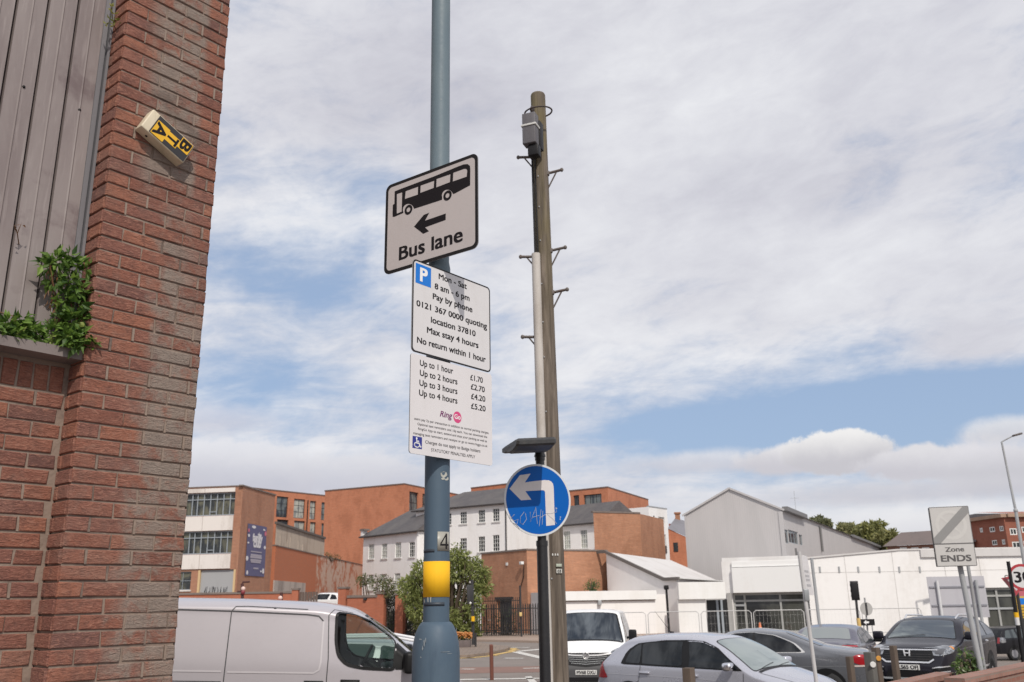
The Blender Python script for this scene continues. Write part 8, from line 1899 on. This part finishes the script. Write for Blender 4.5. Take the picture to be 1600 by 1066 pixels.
# ---- grey coupe seen from its rear quarter
def coupe():
    C_ = paint('coupe_grey', (0.15, 0.155, 0.17), 0.26, 0.35)
    top = [(-2.3, 0.55), (-2.28, 0.93), (-2.15, 1.01), (-1.75, 1.05), (-1.35, 1.10), (-0.65, 1.37), (-0.1, 1.42), (0.3, 1.405), (0.6, 1.33), (1.25, 0.98), (1.4, 0.95), (2.0, 0.82), (2.25, 0.68), (2.3, 0.45)]
    half = [(-2.3, 0.80), (-2.0, 0.95), (-0.8, 1.0), (1.2, 1.0), (1.8, 0.95), (2.15, 0.80), (2.3, 0.6)]
    v = Car('parked_car', 'dark grey coupe with chrome window edge, seen from its rear behind the hatchback', 'car', (0, 0, 0), 158, 4.6, 1.80, top, 0.93, half, C_, roofz=1.42, tumble=0.30)
    c = at(1186, 1000, 19.6); v.t.location = (c.x, 19.8, 0.12)
    dlo = rounded([(-0.98, 0.985), (-0.80, 1.15), (-0.45, 1.29), (0.0, 1.345), (0.35, 1.325), (0.62, 1.24), (1.0, 0.97)], 0.05)
    for sd in (-1, 1):
        v.patch(inset(dlo, 1.07), 'y', sd, mat('chrome_satin', (0.60, 0.59, 0.58), 0.3, 0.6), 'window_trim', eps=0.004, n=40); v.patch(dlo, 'y', sd, M_CARGLASS, 'side_window', eps=0.009, n=40)
        v.line([(-0.02, 0.98), (-0.05, 1.34)], 'y', sd, 0.045, M_TRIM, 'pillar', 0.012)
        v.patch(rounded([(-2.24, 0.72), (-2.2, 0.93), (-1.98, 0.94), (-1.75, 0.86), (-2.0, 0.76)], 0.03), 'y', sd, M_TAIL, 'tail_light', eps=0.008)
        v.patch(rounded([(sd*0.48, 0.85), (sd*0.50, 0.92), (sd*0.78, 0.93), (sd*0.78, 0.76), (sd*0.66, 0.80)], 0.03), 'x', -1, M_TAIL, 'tail_light', eps=0.008)
        v.line([(sd*0.45, 0.775), (sd*0.85, 0.735)], 'x', -1, 0.03, mat('lens_pale', (0.60, 0.50, 0.46), 0.25), 'lens_strip', 0.014)
        v.handle(-0.20, 0.82, sd, C_, 0.2); v.mirror(0.85, sd*0.88, 1.0, sd, C_); v.wheel(1.42, sd); v.wheel(-1.38, sd)
        v.line([(-0.45, 0.35), (-0.42, 0.95)], 'y', sd, 0.01, M_SEAM, 'door_seam'); v.line([(-2.1, 0.74), (1.6, 0.66)], 'y', sd, 0.012, paint('coupe_crease', (0.25, 0.255, 0.27), 0.25, 0.3), 'body_crease')
    v.patch(rounded([(-1.34, -0.62), (-1.34, 0.62), (-0.66, 0.50), (-0.66, -0.50)], 0.08), 'z', 1, mat('rear_glass', (0.10, 0.105, 0.12), 0.06, spec=0.7), 'rear_window', n=20)
    v.patch(rounded([(0.62, -0.52), (0.62, 0.52), (1.24, 0.70), (1.24, -0.70)], 0.08), 'z', 1, M_CARGLASS2, 'windscreen')
    v.line([(-0.80, 0.90), (0.80, 0.90)], 'x', -1, 0.035, MATS['chrome_satin'], 'boot_strip', 0.008)
    P, N, i, d = v.cast('x', -1, 0, 0.62); v.plate_(P.x-0.012, 0, 0.66, -1, 'BX09 KLD', mm=M_PLATEY)
    P, N, i, d = v.cast('x', -1, 0, 0.42); v.patch(rounded([(-0.8, 0.28), (-0.8, 0.40), (0.8, 0.40), (0.8, 0.28)], 0.03), 'x', -1, M_TRIM, 'rear_valance', eps=0.008)
coupe()

# ---- dark saloon behind the coupe
def saloon():
    C_ = paint('saloon_slate', (0.12, 0.115, 0.15), 0.28, 0.35)
    top = [(-2.3, 0.55), (-2.27, 0.95), (-2.1, 1.06), (-1.65, 1.10), (-1.0, 1.39), (-0.3, 1.45), (0.3, 1.43), (0.6, 1.33), (1.25, 0.99), (1.4, 0.96), (2.0, 0.82), (2.25, 0.68), (2.3, 0.45)]
    half = [(-2.3, 0.84), (-2.0, 0.96), (-0.8, 1.0), (1.2, 1.0), (1.8, 0.95), (2.15, 0.80), (2.3, 0.6)]
    v = Car('parked_car', 'dark slate saloon with its rear window and red lamp showing over the coupe boot', 'car', (0, 0, 0), 62, 4.6, 1.80, top, 0.95, half, C_, roofz=1.45)
    c = at(1316, 1000, 25.0); v.t.location = (c.x, 25.6, 0.0)
    for sd in (-1, 1):
        for P in ([(-1.25, 0.99), (-0.98, 1.22), (-0.80, 1.30), (-0.78, 0.985)], [(-0.74, 0.985), (-0.76, 1.31), (0.0, 1.37), (0.02, 0.975)], [(0.08, 0.975), (0.06, 1.37), (0.35, 1.34), (0.62, 1.22), (0.98, 0.98)]): v.patch(rounded(P, 0.05), 'y', sd, mat('saloon_glass', (0.07, 0.08, 0.085), 0.05, spec=0.7), 'side_window')
        v.patch(rounded([(sd*0.48, 0.82), (sd*0.50, 0.99), (sd*0.86, 0.98), (sd*0.87, 0.78)], 0.03), 'x', -1, M_TAIL, 'tail_light', eps=0.009); v.patch(rounded([(-2.23, 0.80), (-2.2, 0.98), (-1.92, 0.98), (-1.98, 0.82)], 0.03), 'y', sd, M_TAIL, 'tail_light', eps=0.009)
        v.line([(sd*0.45, 1.005), (sd*0.85, 1.0)], 'x', -1, 0.03, M_HEAD, 'lens_strip', 0.012)
        v.mirror(0.88, sd*0.88, 1.02, sd, M_TRIM); v.wheel(1.42, sd); v.wheel(-1.38, sd); v.handle(-0.62, 0.86, sd, C_); v.handle(0.2, 0.86, sd, C_)
        v.line([(-0.76, 0.4), (-0.74, 0.96)], 'y', sd, 0.01, M_SEAM, 'door_seam'); v.line([(0.05, 0.4), (0.05, 0.96)], 'y', sd, 0.01, M_SEAM, 'door_seam')
    v.patch(rounded([(-1.60, -0.66), (-1.60, 0.66), (-1.02, 0.55), (-1.02, -0.55)], 0.08), 'z', 1, mat('saloon_rear_glass', (0.22, 0.24, 0.24), 0.08, spec=0.7), 'rear_window', n=20)
    v.patch(rounded([(0.62, -0.54), (0.62, 0.54), (1.26, 0.70), (1.26, -0.70)], 0.08), 'z', 1, M_CARGLASS2, 'windscreen')
    P, N, i, d = v.cast('x', -1, 0, 0.75); v.plate_(P.x-0.012, 0, 0.78, -1, 'BV61 OHT', mm=M_PLATEY)
saloon()

# ---- dark SUV facing the camera
def suv():
    C_ = paint('suv_dark', (0.016, 0.015, 0.022), 0.22, 0.0)
    top = [(-2.3, 0.6), (-2.28, 1.1), (-2.1, 1.25), (-1.78, 1.45), (-1.5, 1.54), (-0.3, 1.605), (0.25, 1.57), (0.5, 1.49), (1.12, 1.15), (1.25, 1.115), (1.9, 1.02), (2.15, 0.93), (2.26, 0.80), (2.3, 0.45)]
    half = [(-2.3, 0.82), (-2.0, 0.95), (-0.8, 1.0), (1.2, 1.0), (1.8, 0.97), (2.15, 0.86), (2.3, 0.70)]
    v = Car('parked_car', 'dark blue black SUV facing the camera with chrome grille bar and white number plate', 'car', (0, 0, 0), -130, 4.6, 1.84, top, 1.08, half, C_, 0.28, 0.24, 0.13, roofz=1.605)
    a = R(-130); c = at(1421, 1030, 21.0); v.t.location = (c.x-cos(a)*2.3+0.02, 21.2-sin(a)*2.3, 0.06)
    F = lambda P, mm, nm, **k: v.patch(P, 'x', 1, mm, nm, **k)
    ws = rounded([(0.42, -0.58), (0.42, 0.58), (1.13, 0.77), (1.13, -0.77)], 0.07)
    v.patch(ws, 'z', 1, mat('suv_screen', (0.10, 0.125, 0.14), 0.05, spec=0.7, fn=glass_fn((0.05, 0.065, 0.085), (0.20, 0.23, 0.23), 1.1)), 'windscreen', n=24); v.line(ws, 'z', 1, 0.035, M_TRIM, 'windscreen_seal', closed=True)
    F(rounded([(-0.56, 0.74), (-0.50, 0.66), (0.50, 0.66), (0.56, 0.74), (0.60, 0.90), (-0.60, 0.90)], 0.03), M_TRIM, 'grille', eps=0.010, n=24)
    M_CB = mat('chrome_bright', (0.66, 0.66, 0.68), 0.2, 0.5)
    v.line([(-0.62, 0.905), (0.62, 0.905)], 'x', 1, 0.035, M_CB, 'chrome_bar', 0.022); v.line([(-0.56, 0.72), (-0.46, 0.655), (0.46, 0.655), (0.56, 0.72)], 'x', 1, 0.035, M_CB, 'chrome_bar', 0.022)
    for z in (0.72, 0.77, 0.82): v.line([(-0.5, z), (0.5, z)], 'x', 1, 0.012, M_DARKMETAL, 'grille_bar', 0.018)
    P, N, i, d = v.cast('x', 1, 0, 0.85); mb = MB()
    for y in (-0.055, 0.055): mb.bbox(P+Vector((0.05, y, 0.0)), (0.02, 0.030, 0.135), Matrix.Rotation(R(-7 if y > 0 else 7), 3, 'X'), 0.006)
    mb.bbox(P+Vector((0.05, 0, 0.0)), (0.02, 0.10, 0.028), None, 0.006); part('letter_emblem', mb, mat('emblem_bright', (0.72, 0.72, 0.74), 0.25), v.t)
    for sd in (-1, 1):
        hl = F(rounded([(sd*0.54, 0.80), (sd*0.52, 0.90), (sd*0.74, 0.97), (sd*0.87, 1.0), (sd*0.88, 0.86), (sd*0.70, 0.79)], 0.03), M_HEAD, 'headlight', eps=0.014)
        hs = v.patch(rounded([(2.12, 0.84), (2.10, 0.95), (1.82, 1.0), (1.72, 0.97), (1.9, 0.86)], 0.03), 'y', sd, M_HEAD, 'headlight', eps=0.010)
        v.patch(rounded([(1.84, 0.91), (1.84, 0.97), (1.75, 0.975), (1.78, 0.93)], 0.02), 'y', sd, M_AMBER, 'indicator', eps=0.016)
        F(rounded([(sd*0.58, 0.83), (sd*0.58, 0.89), (sd*0.76, 0.93), (sd*0.74, 0.83)], 0.02), M_LAMPDARK, 'headlight_reflector', eps=0.020, parent=hl)
        fb = F(rounded([(sd*0.54, 0.40), (sd*0.52, 0.54), (sd*0.82, 0.58), (sd*0.80, 0.42)], 0.03), M_TRIM, 'fog_bezel', eps=0.010); v.line([(sd*0.52, 0.55), (sd*0.84, 0.59)], 'x', 1, 0.022, M_CB, 'fog_trim', 0.016, parent=fb); v.line([(sd*0.54, 0.46), (sd*0.80, 0.48)], 'x', 1, 0.022, M_CB, 'fog_trim', 0.016, parent=fb)
        v.mirror(0.92, sd*0.92, 1.18, sd, C_, (0.14, 0.24, 0.18))
        for P in ([(-1.85, 1.15), (-1.55, 1.38), (-1.22, 1.44), (-1.15, 1.13)], [(-1.08, 1.13), (-1.15, 1.45), (-0.25, 1.49), (-0.22, 1.12)], [(-0.13, 1.12), (-0.15, 1.49), (0.20, 1.46), (0.46, 1.37), (0.95, 1.13)]): v.patch(rounded(P, 0.06), 'y', sd, mat('suv_side_glass', (0.12, 0.125, 0.14), 0.05, spec=0.7), 'side_window', eps=0.008)
        v.line([(-0.18, 0.4), (-0.18, 1.1)], 'y', sd, 0.012, M_SEAM, 'door_seam'); v.line([(-1.1, 0.6), (-1.1, 1.1)], 'y', sd, 0.012, M_SEAM, 'door_seam'); v.line([(-1.2, 0.45), (1.1, 0.45)], 'y', sd, 0.05, M_CB, 'sill_trim', 0.01); v.line([(-2.0, 0.98), (1.6, 0.90)], 'y', sd, 0.014, paint('suv_crease', (0.16, 0.155, 0.19), 0.2, 0.3), 'body_crease')
        v.handle(-0.02, 0.98, sd, M_CB, 0.2); v.handle(-0.95, 1.0, sd, M_CB, 0.2)
        v.wheel(1.38, sd, 0.355, 0.23); v.wheel(-1.25, sd, 0.355, 0.23)
        mb = MB(); mb.tube([(-1.6, sd*0.58, 1.46), (-1.2, sd*0.60, 1.60), (0.0, sd*0.60, 1.625), (0.25, sd*0.58, 1.53)], 0.02, 8); part('roof_rail', mb, M_CB, v.t)
    P, N, i, d = v.cast('x', 1, 0, 0.55); v.plate_(P.x+0.016, 0.0, 0.555, 1, 'LS65 OFJ')
    F(rounded([(-0.50, 0.33), (-0.46, 0.48), (0.46, 0.48), (0.50, 0.33)], 0.03), M_BLACK, 'lower_intake', eps=0.010); v.line([(-0.75, 0.36), (-0.5, 0.32), (0.5, 0.32), (0.75, 0.36)], 'x', 1, 0.04, M_GALV, 'skid_trim', 0.018)
    v.line([(1.16, -0.68), (1.05, 0.1)], 'z', 1, 0.02, M_TRIM, 'wiper', 0.02)
suv()

# ---- black four by four, rear quarter, at the right edge
def offroader():
    C_ = paint('offroad_black', (0.012, 0.012, 0.015), 0.3, 0.0)
    top = [(-2.2, 0.6), (-2.18, 1.1), (-2.1, 1.3), (-1.85, 1.66), (-1.6, 1.74), (-0.3, 1.78), (0.4, 1.72), (0.65, 1.6), (1.15, 1.2), (1.3, 1.16), (1.95, 1.05), (2.15, 0.9), (2.2, 0.5)]
    half = [(-2.2, 0.88), (-1.9, 0.98), (0, 1.0), (1.6, 0.98), (2.2, 0.72)]
    v = Car('parked_car', 'black four by four with yellow rear number plate at the right edge', 'car', (0, 0, 0), 20, 4.4, 1.82, top, 1.12, half, C_, 0.36, 0.2, 0.11, roofz=1.78)
    c = at(1541, 1020, 52.0); v.t.location = (c.x+2.25, 52.8, -1.3)
    for sd in (-1, 1):
        for P in ([(-1.85, 1.17), (-1.65, 1.55), (-1.0, 1.62), (-0.95, 1.17)], [(-0.85, 1.17), (-0.9, 1.62), (-0.05, 1.64), (-0.02, 1.17)], [(0.08, 1.17), (0.06, 1.64), (0.35, 1.6), (0.95, 1.18)]): v.patch(rounded(P, 0.06), 'y', sd, M_CARGLASS2, 'side_window')
        v.patch(rounded([(sd*0.62, 0.9), (sd*0.62, 1.2), (sd*0.77, 1.2), (sd*0.78, 0.9)], 0.03), 'x', -1, M_TAIL, 'tail_light'); v.patch(rounded([(-2.15, 0.92), (-2.1, 1.22), (-1.85, 1.2), (-1.80, 0.95)], 0.04), 'y', sd, M_HEAD, 'rear_lamp')
        v.wheel(1.35, sd, 0.37, 0.24); v.wheel(-1.30, sd, 0.37, 0.24); v.mirror(0.95, sd*0.9, 1.22, sd, C_)
    v.patch(rounded([(-0.70, 1.18), (-0.60, 1.60), (0.60, 1.60), (0.70, 1.18)], 0.06), 'x', -1, M_CARGLASS, 'rear_window')
    P, N, i, d = v.cast('x', -1, 0, 0.95); v.plate_(P.x-0.012, 0.05, 0.95, -1, 'BU57 EZM', mm=M_PLATEY, eu=False, w=0.56, h=0.16)
offroader()

# ---- white hatchback up in the yard
def yard_car():
    C_ = paint('yard_white', (0.80, 0.79, 0.78), 0.3)
    top = [(-2.0, 0.5), (-1.98, 0.98), (-1.85, 1.1), (-1.35, 1.42), (-0.9, 1.49), (0.1, 1.5), (0.5, 1.38), (1.1, 1.0), (1.75, 0.86), (1.97, 0.7), (2.0, 0.45)]
    half = [(-2.0, 0.82), (-1.7, 0.96), (0, 1.0), (1.5, 0.97), (2.0, 0.66)]
    Y = 69; c = at(503, 945, Y); p = at(505, 926, Y)
    v = Car('parked_car', 'small white car parked high in the yard behind the red brick wall', 'car', (0, 0, 0), 165, 4.0, 1.74, top, 0.96, half, C_, roofz=1.5)
    gz = p.z-1.5; v.t.location = (c.x, Y+1, gz)
    for sd in (-1, 1):
        for P in ([(-1.4, 1.0), (-1.2, 1.30), (-0.85, 1.38), (-0.8, 1.0)], [(-0.72, 1.0), (-0.75, 1.39), (0.15, 1.40), (0.5, 1.26), (0.95, 1.0)]): v.patch(rounded(P, 0.06), 'y', sd, M_CARGLASS, 'side_window')
        v.wheel(1.25, sd); v.wheel(-1.25, sd); v.patch(rounded([(sd*0.6, 0.8), (sd*0.6, 1.05), (sd*0.8, 1.05), (sd*0.83, 0.8)], 0.03), 'x', -1, M_TAIL, 'tail_light')
    v.patch(rounded([(0.5, -0.55), (0.5, 0.55), (1.1, 0.7), (1.1, -0.7)], 0.06), 'z', 1, M_CARGLASS, 'windscreen'); v.patch(rounded([(-0.66, 1.05), (-0.55, 1.36), (0.55, 1.36), (0.66, 1.05)], 0.06), 'x', -1, M_CARGLASS, 'rear_window')
    mb = MB(); mb.prism([(c.x-9, Y-2.2, 0), (c.x+5, Y-2.2, 0), (c.x+5, Y+6, 0), (c.x-9, Y+6, 0)], (0, 0, gz)); struct('terrain', mb, M_ASPH)
yard_car()
SC.cycles.max_bounces = 6; SC.cycles.transparent_max_bounces = 8
